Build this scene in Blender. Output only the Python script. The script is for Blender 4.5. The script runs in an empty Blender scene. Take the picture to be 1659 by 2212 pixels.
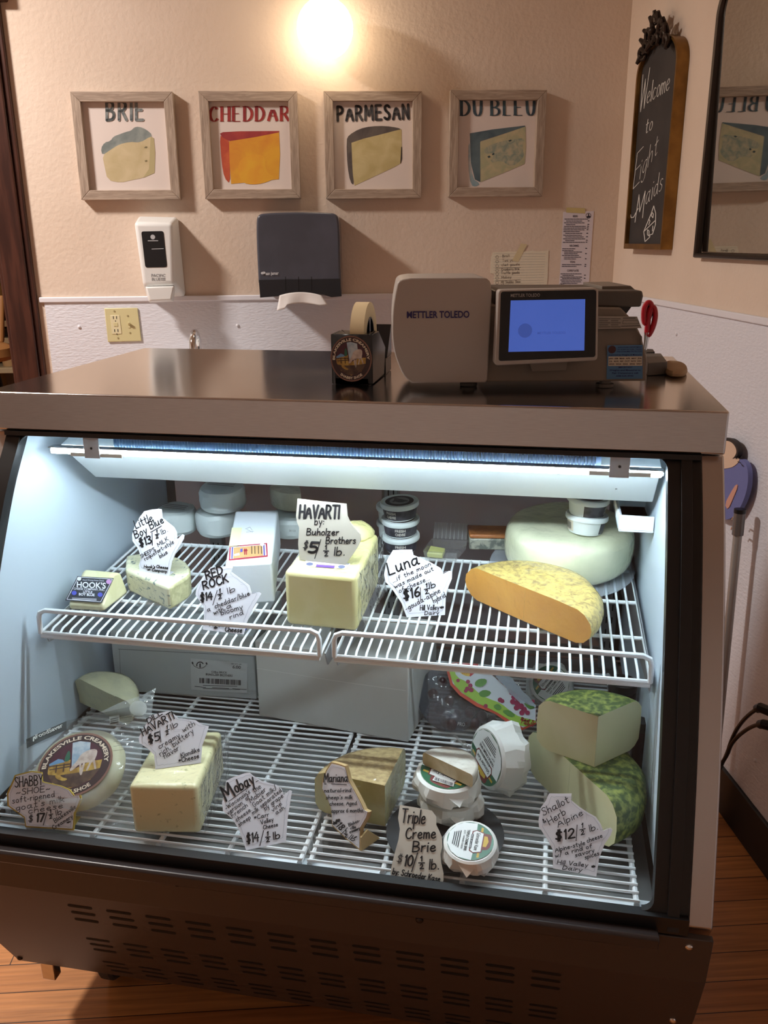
import bpy, bmesh, math, random
from mathutils import Vector as V, Matrix, noise as mnoise
sc = bpy.context.scene
COL = sc.collection
rnd = random.Random(7)
# ------------------------------------------------------------------ camera
CAM = V((0.9519, -1.3182, 1.4798)); YAW, PITCH, ROLL, F = 0.1874, -0.3075, 0.0076, 1856.35
RM = Matrix.Rotation(YAW, 3, 'Z') @ Matrix.Rotation(PITCH, 3, 'X') @ Matrix.Rotation(ROLL, 3, 'Y')
RIGHT, FWD, UP = RM.col[0].copy(), RM.col[1].copy(), RM.col[2].copy()
cd = bpy.data.cameras.new('camera'); cam = bpy.data.objects.new('camera', cd); COL.objects.link(cam)
m4 = Matrix.Identity(4)
for i in range(3):
    m4[i][0], m4[i][1], m4[i][2], m4[i][3] = RIGHT[i], UP[i], -FWD[i], CAM[i]
cam.matrix_world = m4
cd.sensor_fit = 'HORIZONTAL'; cd.sensor_width = 36.0; cd.lens = F / 1659 * 36.0; cd.clip_start = 0.02
sc.camera = cam
# ------------------------------------------------------------------ colour management and world
sc.view_settings.view_transform = 'Standard'; sc.view_settings.look = 'None'
sc.view_settings.exposure = 0.0; sc.view_settings.gamma = 1.0; sc.view_settings.use_curve_mapping = False
w = bpy.data.worlds.new('world'); sc.world = w; w.use_nodes = True
w.node_tree.nodes['Background'].inputs[0].default_value = (0.9, 0.7, 0.55, 1)
w.node_tree.nodes['Background'].inputs[1].default_value = 0.03
# ------------------------------------------------------------------ room lights (ceiling lamp fixtures are built with the ceiling)
def lamp(name, kind, loc, energy, col, size=0.3, rot=None, sizey=None):
    l = bpy.data.lights.new(name, kind); l.energy = energy; l.color = col
    if kind == 'AREA':
        l.size = size
        if sizey: l.shape = 'RECTANGLE'; l.size_y = sizey
        else: l.shape = 'DISK'
    else: l.shadow_soft_size = size
    o = bpy.data.objects.new(name, l); COL.objects.link(o); o.location = loc
    if rot: o.rotation_euler = rot
    return o
WARM = (1.0, 0.93, 0.87)
LAMPS = [((-1.35, 0.35, 2.86), 74), ((0.2, -3.2, 2.86), 62)]
for i, (p, e) in enumerate(LAMPS):
    lamp('ceiling_lamp_light', 'AREA', (p[0], p[1], p[2] - 0.075), e, (WARM, (1.0, 0.96, 0.94))[i], 0.30)
lamp('back_room_fill', 'POINT', (-2.3, 2.6, 2.3), 14, (1.0, 0.8, 0.62), 0.15)  # added light without a fixture, brightens the room beyond
# ------------------------------------------------------------------ frames of reference
WY, WYAW, CORNER = 1.6333, 0.2474, 1.2042          # back wall: distance, turn, corner along the wall
RYAW = WYAW + 0.0183
WX, WN = V((math.cos(WYAW), math.sin(WYAW), 0)), V((math.sin(WYAW), -math.cos(WYAW), 0))
W0 = V((0, WY, 0)); Z = V((0, 0, 1))
RC = W0 + WX * CORNER
RX, RN = V((math.sin(RYAW), -math.cos(RYAW), 0)), V((-math.cos(RYAW), -math.sin(RYAW), 0))
def wall(s, z, off=0.0): return W0 + WX * s + WN * off + Z * z
def rwall(r, z, off=0.0): return RC + RX * r + RN * off + Z * z
TOP, DEPTH, WID = 1.235, 0.626, 1.22               # counter of the display case
SH0, SHN = V((0, -0.05, 0.817)), V((0, -0.08, 1)).normalized()
LOZ = 0.563
# ------------------------------------------------------------------ measuring: a photo point on a real plane
class Pl:
    """a plane; call with photo coordinates to get the point of that plane seen there"""
    def __init__(s, p, n):
        s.p = V(p); s.n = V(n).normalized()
        if s.n.dot(CAM - s.p) < 0: s.n = -s.n
    def __call__(s, u, v, lift=0.0):
        d = RIGHT * ((u - 829.5) / F) + FWD - UP * ((v - 1106) / F)
        t = (s.p - CAM).dot(s.n) / d.dot(s.n)
        return CAM + d * t + s.n * lift
    def up(s, h): return Pl(s.p + Z * h, s.n)
    def off(s, h): return Pl(s.p + s.n * h, s.n)
def PZ(z): return Pl((0, 0, z), Z)
def PY(y): return Pl((0, y, 0), (0, -1, 0))
def PX(x): return Pl((x, 0, 0), (1, 0, 0))
def PW(off=0.0): return Pl(wall(0, 0, off), WN)
def PR(off=0.0): return Pl(rwall(0, 0, off), RN)
SHELF, RACK, COUNTER = Pl(SH0, SHN), PZ(LOZ), PZ(TOP)
def wsz(P): d = V(P) - W0; return d.dot(WX), d.z
# ------------------------------------------------------------------ materials
def S(r, g, b):
    f = lambda c: (c / 255 / 12.92) if c <= 10 else (((c / 255) + 0.055) / 1.055) ** 2.4
    return (f(r), f(g), f(b), 1)
MATS = {}
def mat(name, col, rough=0.5, metal=0.0, col2=None, nscale=20, ndet=4, lo=0.4, hi=0.6, stretch=None, bump=None, bstretch=None,
        coat=0.0, crough=0.05, cbump=None, spec=0.5, emit=None, estr=0, aniso=0, sss=0, rot=None, dist=0.0):
    if name in MATS: return MATS[name]
    m = bpy.data.materials.new(name); MATS[name] = m; m.use_nodes = True
    nt = m.node_tree; N, L = nt.nodes, nt.links; b = N['Principled BSDF']
    b.inputs['Base Color'].default_value = col; b.inputs['Roughness'].default_value = rough
    b.inputs['Metallic'].default_value = metal; b.inputs['Specular IOR Level'].default_value = spec
    if aniso: b.inputs['Anisotropic'].default_value = aniso
    if coat:
        b.inputs['Coat Weight'].default_value = coat; b.inputs['Coat Roughness'].default_value = crough
    if sss:
        b.inputs['Subsurface Weight'].default_value = sss; b.inputs['Subsurface Radius'].default_value = (0.02, 0.012, 0.006)
        b.inputs['Subsurface Scale'].default_value = 0.5
    if emit: b.inputs['Emission Color'].default_value = emit; b.inputs['Emission Strength'].default_value = estr
    tc = N.new('ShaderNodeTexCoord')
    def coords(st):
        if not st and not rot: return tc.outputs['Object']
        mp = N.new('ShaderNodeMapping'); L.new(tc.outputs['Object'], mp.inputs[0])
        mp.inputs['Scale'].default_value = st or (1, 1, 1)
        if rot: mp.inputs['Rotation'].default_value = rot
        return mp.outputs[0]
    if col2:
        n = N.new('ShaderNodeTexNoise'); n.inputs['Scale'].default_value = nscale; n.inputs['Detail'].default_value = ndet
        n.inputs['Distortion'].default_value = dist
        L.new(coords(stretch), n.inputs['Vector'])
        r = N.new('ShaderNodeValToRGB'); r.color_ramp.elements[0].position = lo; r.color_ramp.elements[1].position = hi
        r.color_ramp.elements[0].color = col; r.color_ramp.elements[1].color = col2
        L.new(n.outputs['Fac'], r.inputs[0]); L.new(r.outputs[0], b.inputs['Base Color'])
    def mkbump(sc_, st, ds, strch):
        n = N.new('ShaderNodeTexNoise'); n.inputs['Scale'].default_value = sc_; n.inputs['Detail'].default_value = 3
        L.new(coords(strch), n.inputs['Vector'])
        bp = N.new('ShaderNodeBump'); bp.inputs['Strength'].default_value = st; bp.inputs['Distance'].default_value = ds
        L.new(n.outputs['Fac'], bp.inputs['Height']); return bp.outputs[0]
    if bump: L.new(mkbump(*bump, bstretch), b.inputs['Normal'])
    if cbump: L.new(mkbump(*cbump, None), b.inputs['Coat Normal'])
    return m
def clear(name, tint=(1, 1, 1, 1), rough=0.0, base=0.04, haze=0.0, hazecol=(0.9, 0.9, 0.9, 1), bump=None, gain=0.9):
    """thin clear sheet: see-through with a mirror share that grows towards grazing"""
    if name in MATS: return MATS[name]
    m = bpy.data.materials.new(name); MATS[name] = m; m.use_nodes = True
    nt = m.node_tree; N, L = nt.nodes, nt.links; N.remove(N['Principled BSDF'])
    t = N.new('ShaderNodeBsdfTransparent'); t.inputs[0].default_value = tint
    g = N.new('ShaderNodeBsdfGlossy'); g.inputs['Roughness'].default_value = rough
    lw = N.new('ShaderNodeLayerWeight'); lw.inputs[0].default_value = 0.5
    pw = N.new('ShaderNodeMath'); pw.operation = 'POWER'; pw.inputs[1].default_value = 4.5
    ma = N.new('ShaderNodeMath'); ma.operation = 'MULTIPLY_ADD'; ma.inputs[1].default_value = gain; ma.inputs[2].default_value = base
    L.new(lw.outputs['Facing'], pw.inputs[0]); L.new(pw.outputs[0], ma.inputs[0])
    if bump:
        n = N.new('ShaderNodeTexNoise'); n.inputs['Scale'].default_value = bump[0]
        tc = N.new('ShaderNodeTexCoord'); L.new(tc.outputs['Object'], n.inputs['Vector'])
        bp = N.new('ShaderNodeBump'); bp.inputs['Strength'].default_value = bump[1]; bp.inputs['Distance'].default_value = bump[2]
        L.new(n.outputs['Fac'], bp.inputs['Height'])
        for q in (g, lw): L.new(bp.outputs[0], q.inputs['Normal'])
    src = t.outputs[0]
    if haze:
        d = N.new('ShaderNodeBsdfDiffuse'); d.inputs[0].default_value = hazecol
        mh = N.new('ShaderNodeMixShader'); mh.inputs[0].default_value = haze
        L.new(t.outputs[0], mh.inputs[1]); L.new(d.outputs[0], mh.inputs[2]); src = mh.outputs[0]
    mx = N.new('ShaderNodeMixShader'); L.new(ma.outputs[0], mx.inputs[0]); L.new(src, mx.inputs[1]); L.new(g.outputs[0], mx.inputs[2])
    L.new(mx.outputs[0], N['Material Output'].inputs['Surface'])
    return m
INK = mat('ink', S(22, 20, 24), 0.6)
STEEL = mat('brushed steel', S(206, 204, 204), 0.15, 1.0, col2=S(194, 192, 192), nscale=60, stretch=(0.6, 40, 40), aniso=0.4, bump=(90, 0.02, 0.0006), bstretch=(0.4, 30, 30))
STEELV = mat('brushed steel side', S(196, 192, 190), 0.32, 1.0, aniso=0.4, bump=(90, 0.06, 0.001), bstretch=(30, 30, 0.4))
BLACK = mat('black trim', S(20, 19, 20), 0.4)
KICK = mat('dark brown enamel', S(70, 60, 54), 0.42, spec=0.4, bump=(900, 0.05, 0.0004))
WHITE = mat('white plastic', S(232, 232, 230), 0.4)
ENAMEL = mat('white enamel', S(226, 232, 236), 0.45)
WIRE = mat('white coated wire', S(236, 240, 242), 0.35)
LINER = mat('pale liner', S(198, 211, 222), 0.5)
CHROME = mat('chrome', S(225, 225, 225), 0.08, 1.0)
PAPER = mat('white card', S(232, 230, 236), 0.7)
DARK = mat('dark void', S(8, 8, 9), 0.8)
# ------------------------------------------------------------------ mesh helpers
class MB:
    def __init__(s): s.v = []; s.f = []; s.m = []; s.k = 0
    def add(s, vs, fs, k=None):
        o = len(s.v); s.v += [V(a) for a in vs]; s.f += [tuple(o + i for i in f) for f in fs]
        s.m += [s.k if k is None else k] * len(fs); return s
    def hexa(s, a, k=None):                       # 8 points: bottom 0-3, top 4-7
        return s.add(a, [(3, 2, 1, 0), (4, 5, 6, 7), (0, 1, 5, 4), (1, 2, 6, 5), (2, 3, 7, 6), (3, 0, 4, 7)], k)
    def box(s, lo, hi, fr=None, k=None):
        (x0, y0, z0), (x1, y1, z1) = lo, hi
        a = [(x0, y0, z0), (x1, y0, z0), (x1, y1, z0), (x0, y1, z0), (x0, y0, z1), (x1, y0, z1), (x1, y1, z1), (x0, y1, z1)]
        if fr: a = [fr(*p) for p in a]
        return s.hexa(a, k)
    def prism(s, poly, vec, k=None, kcap=None):
        n = len(poly); poly = [V(p) for p in poly]; vec = V(vec)
        s.add(poly + [p + vec for p in poly], [(i, (i + 1) % n, n + (i + 1) % n, n + i) for i in range(n)], k)
        kc = kcap if kcap is not None else k
        s.add(poly, [tuple(range(n))], kc); s.add([p + vec for p in poly], [tuple(range(n))[::-1]], kc); return s
    def loft(s, rings, k=None, cap=True, closed=True):
        n = len(rings[0]); base = len(s.v); s.v += [V(p) for r in rings for p in r]
        for i in range(len(rings) - 1):
            for j in range(n if closed else n - 1):
                s.f.append((base + i * n + j, base + i * n + (j + 1) % n, base + (i + 1) * n + (j + 1) % n, base + (i + 1) * n + j))
                s.m.append(s.k if k is None else k)
        if cap:
            s.f.append(tuple(base + j for j in range(n))[::-1]); s.f.append(tuple(base + (len(rings) - 1) * n + j for j in range(n)))
            s.m += [s.k if k is None else k] * 2
        return s
    def tube(s, pts, r, n=8, closed=False, k=None, r2=None):
        pts = [V(p) for p in pts]; N = len(pts); rings = []; prev = None
        for i, p in enumerate(pts):
            a = pts[(i - 1) % N] if (closed or i > 0) else p; b = pts[(i + 1) % N] if (closed or i < N - 1) else p
            t = (b - a).normalized()
            if prev is None:
                q = t.cross(Z)
                if q.length < 0.1: q = t.cross(V((1, 0, 0)))
            else: q = prev - t * prev.dot(t)
            q.normalize(); prev = q; w_ = t.cross(q)
            rr = r if r2 is None else r + (r2 - r) * i / (N - 1)
            rings.append([p + (q * math.cos(2 * math.pi * j / n) + w_ * math.sin(2 * math.pi * j / n)) * rr for j in range(n)])
        if closed: rings.append(rings[0])
        return s.loft(rings, k, cap=not closed)
    def lathe(s, prof, c, n=32, ax=None, k=None, cap=True):
        ax = V(ax).normalized() if ax else Z.copy(); q = ax.orthogonal().normalized() if abs(ax.z) < 0.999 else V((1, 0, 0)); w_ = ax.cross(q); c = V(c)
        return s.loft([[c + ax * z + (q * math.cos(2 * math.pi * j / n) + w_ * math.sin(2 * math.pi * j / n)) * max(r, 1e-5) for j in range(n)] for r, z in prof], k, cap)
    def ball(s, c, r, n=12, sq=(1, 1, 1), k=None):
        c = V(c); rings = []
        for i in range(n // 2 + 1):
            a = -math.pi / 2 + math.pi * i / (n // 2)
            rings.append([c + V((r * sq[0] * max(math.cos(a), 1e-4) * math.cos(2 * math.pi * j / n), r * sq[1] * max(math.cos(a), 1e-4) * math.sin(2 * math.pi * j / n), r * sq[2] * math.sin(a))) for j in range(n)])
        return s.loft(rings, k, False)
    def grid(s, fn, nu, nv, k=None):
        base = len(s.v); s.v += [V(fn(i / nu, j / nv)) for j in range(nv + 1) for i in range(nu + 1)]
        for j in range(nv):
            for i in range(nu):
                a = base + j * (nu + 1) + i; s.f.append((a, a + 1, a + nu + 2, a + nu + 1)); s.m.append(s.k if k is None else k)
        return s
def ob(name, mb, mats, parent=None, bevel=0, seg=2, sub=0, ang=35, weld=True, wn=False, solid=0, norm=True):
    """link one mesh object; its origin goes to the middle of its base, or to its parent's"""
    me = bpy.data.meshes.new(name); vs = mb.v
    if parent is not None: org = PLOC[parent.name]
    else:
        org = V(((min(p.x for p in vs) + max(p.x for p in vs)) / 2, (min(p.y for p in vs) + max(p.y for p in vs)) / 2, min(p.z for p in vs)))
    me.from_pydata([tuple(p - org) for p in vs], [], mb.f)
    mats = mats if isinstance(mats, (list, tuple)) else [mats]
    for m in mats: me.materials.append(m)
    me.polygons.foreach_set('material_index', mb.m); me.update()
    bm = bmesh.new(); bm.from_mesh(me)
    if weld: bmesh.ops.remove_doubles(bm, verts=bm.verts, dist=1e-6)
    if norm: bmesh.ops.recalc_face_normals(bm, faces=bm.faces)
    for f in bm.faces: f.smooth = True
    lim = math.radians(ang)
    for e in bm.edges:
        if len(e.link_faces) == 2:
            if e.calc_face_angle(0) > lim: e.smooth = False
    bm.to_mesh(me); bm.free()
    o = bpy.data.objects.new(name, me); COL.objects.link(o)
    PLOC[o.name] = org
    if parent is None: o.location = org
    else: o.parent = parent
    if solid:
        md = o.modifiers.new('solid', 'SOLIDIFY'); md.thickness = solid; md.offset = 0
    if bevel:
        md = o.modifiers.new('bevel', 'BEVEL'); md.width = bevel; md.segments = seg; md.limit_method = 'ANGLE'; md.angle_limit = math.radians(ang); md.harden_normals = False
    if sub:
        md = o.modifiers.new('sub', 'SUBSURF'); md.levels = sub; md.render_levels = sub
    return o
PLOC = {}
def tag(o, label=None, cat=None, group=None, kind=None):
    if label: o['label'] = label
    if cat: o['category'] = cat
    if group: o['group'] = group
    if kind: o['kind'] = kind
    return o
def thing(name, label, cat, loc, group=None):
    o = bpy.data.objects.new(name, None); COL.objects.link(o); o.empty_display_size = 0.05
    o.location = V(loc); PLOC[o.name] = V(loc); return tag(o, label, cat, group)
def struct(name, mb, m, parent=None, **k):
    o = ob(name, mb, m, parent, **k); o['kind'] = 'structure'; return o
def dup(root, move, label=None, rz=0.0):
    r = root.copy(); COL.objects.link(r); r.location = root.location + V(move); r.rotation_euler = (0, 0, rz)
    if label: r['label'] = label
    for ch in list(root.children):
        c = ch.copy(); COL.objects.link(c); c.parent = r
        for g in ch.children:
            d = g.copy(); COL.objects.link(d); d.parent = c
    return r
def lerp(a, b, t): return a + (b - a) * t
def sm(pts, it=2, closed=False):
    """Chaikin smoothing of a polyline"""
    for _ in range(it):
        o = [] if closed else [pts[0]]; n = len(pts)
        for i in range(n if closed else n - 1):
            a, b = pts[i], pts[(i + 1) % n]
            o.append(tuple(a[k] * 0.75 + b[k] * 0.25 for k in range(len(a)))); o.append(tuple(a[k] * 0.25 + b[k] * 0.75 for k in range(len(a))))
        if not closed: o.append(pts[-1])
        pts = o
    return pts
# ------------------------------------------------------------------ lettering
GL = {}
for ln in """A 0,0 .3,1 .6,0|.1,.35 .5,.35
B 0,0 0,1|0,1 .35,.97 .45,.78 .35,.56 0,.52|0,.52 .4,.48 .52,.27 .4,.03 0,0
C .5,.82 .4,.98 .22,.97 .05,.7 .02,.35 .15,.05 .32,0 .48,.08 .53,.2
D 0,0 0,1|0,1 .3,.95 .52,.65 .5,.3 .3,.04 0,0
E .45,1 0,1|0,1 0,0|0,0 .47,0|0,.52 .38,.52
F .45,1 0,1|0,1 0,0|0,.52 .35,.52
G .5,.85 .32,1 .1,.85 .02,.5 .1,.12 .32,0 .5,.12 .5,.42|.5,.42 .3,.42
H 0,0 0,1|.5,0 .5,1|0,.5 .5,.5
I 0,0 0,1
J .4,1 .4,.2 .28,0 .1,.02 0,.2
K 0,0 0,1|.45,1 .02,.42|.14,.55 .5,0
L 0,1 0,0|0,0 .42,0
M 0,0 .06,1|.06,1 .33,.3|.33,.3 .62,1|.62,1 .68,0
N 0,0 0,1|0,1 .5,0|.5,0 .5,1
O .28,1 .08,.85 0,.5 .08,.15 .28,0 .48,.15 .56,.5 .48,.85 .28,1
P 0,0 0,1|0,1 .35,.97 .48,.76 .35,.52 0,.46
Q .28,1 .08,.85 0,.5 .08,.15 .28,0 .48,.15 .56,.5 .48,.85 .28,1|.35,.25 .58,-.05
R 0,0 0,1|0,1 .35,.97 .48,.76 .35,.52 0,.48|.2,.5 .52,0
S .45,.86 .3,1 .1,.95 .03,.76 .15,.57 .38,.44 .47,.24 .36,.04 .18,0 0,.13
T 0,1 .55,1|.27,1 .27,0
U 0,1 .02,.22 .15,.0 .34,.0 .46,.22 .48,1
V 0,1 .27,0|.27,0 .52,1
W 0,1 .17,0|.17,0 .34,.8|.34,.8 .52,0|.52,0 .68,1
X 0,1 .5,0|.5,1 0,0
Y 0,1 .25,.5|.5,1 .25,.5|.25,.5 .25,0
Z 0,1 .5,1|.5,1 0,0|0,0 .5,0
a .4,.5 .22,.58 .05,.45 .02,.2 .12,.02 .28,.06 .4,.3|.42,.57 .4,.15 .46,0 .54,.04
b 0,1 0,0|0,.35 .15,.56 .32,.52 .4,.28 .3,.04 .12,0 0,.1
c .38,.48 .22,.58 .06,.45 .02,.22 .12,.02 .28,.01 .4,.12
d .4,.45 .22,.57 .05,.42 .02,.2 .13,.01 .3,.06 .4,.3|.42,1 .41,.1 .48,0
e .04,.28 .38,.33 .36,.5 .22,.58 .07,.45 .02,.22 .12,.02 .28,.01 .42,.12
f .36,.92 .25,1 .16,.85 .14,0|0,.55 .32,.56
g .38,.48 .2,.57 .05,.42 .03,.2 .15,.03 .3,.1 .38,.3|.4,.56 .39,-.2 .28,-.38 .1,-.36 .02,-.22
h 0,1 0,0|0,.35 .14,.54 .28,.55 .34,.4 .35,0
i .02,.56 .03,0|.03,.78 .05,.82
j .2,.56 .18,-.2 .06,-.36|.21,.78 .23,.82
k 0,1 0,0|.3,.55 .02,.25|.1,.32 .34,0
l 0,1 .01,0
m 0,.56 0,0|0,.38 .12,.55 .22,.52 .25,.35 .25,0|.25,.38 .36,.55 .47,.52 .5,.35 .52,0
n 0,.56 0,0|0,.36 .14,.55 .27,.54 .33,.4 .35,0
o .2,.57 .05,.47 .01,.27 .07,.06 .2,0 .34,.08 .39,.3 .33,.5 .2,.57
p 0,.56 0,-.4|0,.4 .14,.56 .3,.52 .38,.3 .28,.05 .12,0 0,.1
q .38,.48 .2,.57 .05,.42 .03,.2 .15,.03 .3,.1 .38,.3|.4,.56 .39,-.4
r 0,.56 .01,0|.01,.34 .12,.53 .28,.55
s .34,.48 .2,.57 .06,.5 .06,.37 .25,.27 .33,.15 .25,.02 .1,0 0,.08
t .14,.9 .14,.1 .22,0 .34,.06|0,.6 .32,.62
u 0,.56 .01,.15 .1,.01 .24,.05 .34,.3|.36,.56 .36,.08 .44,0
v 0,.56 .16,0|.16,0 .34,.56
w 0,.56 .12,0|.12,0 .25,.42|.25,.42 .38,0|.38,0 .52,.56
x 0,.56 .34,0|.34,.56 0,0
y 0,.56 .17,.08|.38,.56 .1,-.38
z 0,.56 .34,.56|.34,.56 0,0|0,0 .36,0
0 .25,1 .06,.82 0,.5 .07,.15 .24,0 .42,.15 .48,.5 .42,.85 .25,1
1 .05,.8 .15,1|.15,1 .15,0
2 .03,.76 .14,.97 .32,.97 .42,.76 .32,.48 .02,0|.02,0 .48,.02
3 .04,.86 .2,1 .4,.92 .4,.66 .18,.54|.18,.54 .42,.42 .44,.15 .24,0 .02,.1
4 .3,1 .0,.4|.0,.4 .48,.4|.38,.75 .36,0
5 .44,1 .08,1|.08,1 .06,.58|.06,.58 .3,.62 .45,.4 .38,.1 .2,0 .02,.08
6 .38,.95 .15,.75 .02,.35 .1,.05 .26,0 .42,.15 .4,.42 .22,.5 .06,.35
7 0,1 .46,1|.46,1 .16,0
8 .24,.54 .06,.72 .12,.95 .32,.98 .42,.8 .24,.54 .04,.3 .08,.05 .3,0 .44,.2 .24,.54
9 .42,.7 .25,.98 .06,.85 .06,.6 .25,.48 .42,.68|.42,.7 .38,0
$ .42,.78 .24,.9 .05,.78 .08,.58 .36,.42 .42,.22 .24,.06 .02,.18|.18,1.08 .18,-.12|.3,1.08 .3,-.12
/ 0,-.12 .3,1.1
. .04,.0 .06,.04
, .08,.08 .02,-.15
' .04,1 .02,.78
- 0,.3 .26,.32
_ 0,-.12 .5,-.12
~ 0,.3 .12,.45 .3,.3 .42,.45
* .2,.75 .2,.25|.02,.62 .4,.38|.4,.62 .02,.38
! .05,1 .05,.3|.05,.02 .06,.06
: .04,.05 .06,.09|.04,.45 .06,.49
& .5,.0 .08,.75 .18,1 .32,.82 .05,.3 .15,.0 .35,.1 .48,.4
? .02,.8 .15,1 .35,.9 .3,.6 .16,.45 .16,.25|.16,.02 .17,.05
# .28,1.0 .3,.62|0,.5 .5,.6|.12,.34 .24,.42 .34,.34 .12,.0|.12,.0 .42,.04""".split('\n'):
    c, d = ln[0], ln[2:]
    GL[c] = [[tuple(float(q) for q in p.split(',')) for p in st.split()] for st in d.split('|')]
def hand2d(text, slant=0.0, smooth=True, gap=0.16, serif=False):
    """strokes of a hand-lettered line, baseline at 0 and capitals 1 high; returns strokes and width"""
    x = 0.0; out = []
    for ch in text:
        if ch == ' ': x += 0.38; continue
        g = GL.get(ch) or GL['-']; wd = max(p[0] for s_ in g for p in s_)
        for s_ in g:
            q = sm(s_, 2) if smooth and len(s_) > 2 else s_
            out.append([(p[0] + x + slant * p[1], p[1]) for p in q])
            if serif and len(s_) == 2 and abs(s_[0][0] - s_[1][0]) < 0.1:
                for p in s_:
                    if p[1] in (0, 1): out.append([(p[0] + x - 0.13, p[1] + (0.015 if p[1] == 0 else -0.015)), (p[0] + x + 0.13, p[1] + (0.015 if p[1] == 0 else -0.015))])
        x += wd + gap
    return out, max(x - gap, 0.05)
def ribbons(mb, strokes, fn, hw, k=None, contrast=None, joint=True):
    """flat pen strokes: 2-D polylines widened by hw and laid out by fn(x, y)"""
    for st in strokes:
        for i in range(len(st) - 1):
            a, b = V((*st[i], 0)), V((*st[i + 1], 0)); d = b - a
            if d.length < 1e-7: continue
            d.normalize(); n = V((-d.y, d.x, 0)); h = hw
            if contrast: h = lerp(contrast[0], contrast[1], abs(d.y))
            q = [a + n * h, a - n * h, b - n * h, b + n * h]
            mb.add([fn(p.x, p.y) for p in q], [(0, 1, 2, 3)], k)
        if joint:
            for p in (st if not contrast else []):
                mb.add([fn(p[0] + hw * math.cos(j * 1.0472), p[1] + hw * math.sin(j * 1.0472)) for j in range(6)], [(0, 1, 2, 3, 4, 5)], k)
FONT = {}
def font2d(text, bold=0.0):
    if (text, bold) not in FONT:
        cu = bpy.data.curves.new('t', 'FONT'); cu.body = text; cu.offset = bold; cu.resolution_u = 3; cu.size = 1.0
        o = bpy.data.objects.new('t', cu); COL.objects.link(o)
        me = bpy.data.meshes.new_from_object(o.evaluated_get(bpy.context.evaluated_depsgraph_get()))
        vs = [tuple(v.co) for v in me.vertices]; fs = [tuple(p.vertices) for p in me.polygons]
        bpy.data.objects.remove(o); bpy.data.curves.remove(cu); bpy.data.meshes.remove(me)
        x0 = min(v[0] for v in vs); x1 = max(v[0] for v in vs)
        cap = 0.729
        FONT[(text, bold)] = ([((v[0] - x0) / cap, v[1] / cap) for v in vs], fs, (x1 - x0) / cap)
    return FONT[(text, bold)]
def printed(mb, text, fn, bold=0.0, k=None):
    """printed lettering; fn maps (x in 0..1, y in cap heights)"""
    vs, fs, wd = font2d(text, bold); mb.add([fn(x / wd, y) for x, y in vs], fs, k); return wd
def line_fn(pl, a, b, h, lift=0.0004):
    """a text line from photo point a to b on plane pl, capitals h photo pixels high"""
    ax, ay = a; dx, dy = b[0] - ax, b[1] - ay; L_ = math.hypot(dx, dy); nx, ny = dy / L_, -dx / L_
    return lambda x, y: pl(ax + dx * x + nx * y * h, ay + dy * x + ny * y * h, lift)
def pprint_(mb, text, pl, a, b, h, bold=0.0, k=None, lift=0.0004): printed(mb, text, line_fn(pl, a, b, h, lift), bold, k)
def phand(mb, text, pl, a, b, h, wt=1.6, k=None, lift=0.0004, slant=0.08, serif=False, contrast=None, smooth=True, upv=None, gap=0.16):
    """handwriting from photo point a to b on plane pl; wt is the half pen width in photo pixels"""
    st, wd = hand2d(text, slant, smooth, gap, serif); ax, ay = a; dx, dy = b[0] - ax, b[1] - ay; L_ = math.hypot(dx, dy)
    ux, uy = dx / L_, dy / L_; nx, ny = uy, -ux
    if upv: nx, ny = upv
    sx = L_ / wd
    st = [[(p[0] * sx, p[1] * h) for p in s_] for s_ in st]
    ribbons(mb, st, lambda x, y: pl(ax + ux * x + nx * y, ay + uy * x + ny * y, lift), wt, k, contrast)
def pline(mb, pl, pts, wt, k=None, lift=0.0004):
    ribbons(mb, [pts], lambda x, y: pl(x, y, lift), wt, k)
def ppoly(mb, pl, pts, k=None, lift=0.0003):
    mb.add([pl(u, v, lift) for u, v in pts], [tuple(range(len(pts)))], k)
def pslab(mb, pl, pts, thick, k=None, kcap=None):
    """a photo outline standing on plane pl, given its real thickness behind the plane"""
    mb.prism([pl(u, v) for u, v in pts], -pl.n * thick, k, kcap)
def rrect(tl, tr_, br_, bl_, e):
    o = []; P_ = [tl, tr_, br_, bl_]
    for i in range(4):
        a, b, c = P_[i - 1], P_[i], P_[(i + 1) % 4]; da = math.hypot(a[0] - b[0], a[1] - b[1]); dc = math.hypot(c[0] - b[0], c[1] - b[1])
        p = (b[0] + (a[0] - b[0]) * e / da, b[1] + (a[1] - b[1]) * e / da); q_ = (b[0] + (c[0] - b[0]) * e / dc, b[1] + (c[1] - b[1]) * e / dc)
        o += [p] + [((1 - k) ** 2 * p[0] + 2 * k * (1 - k) * b[0] + k * k * q_[0], (1 - k) ** 2 * p[1] + 2 * k * (1 - k) * b[1] + k * k * q_[1]) for k in (0.25, 0.5, 0.75)] + [q_]
    return o
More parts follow.
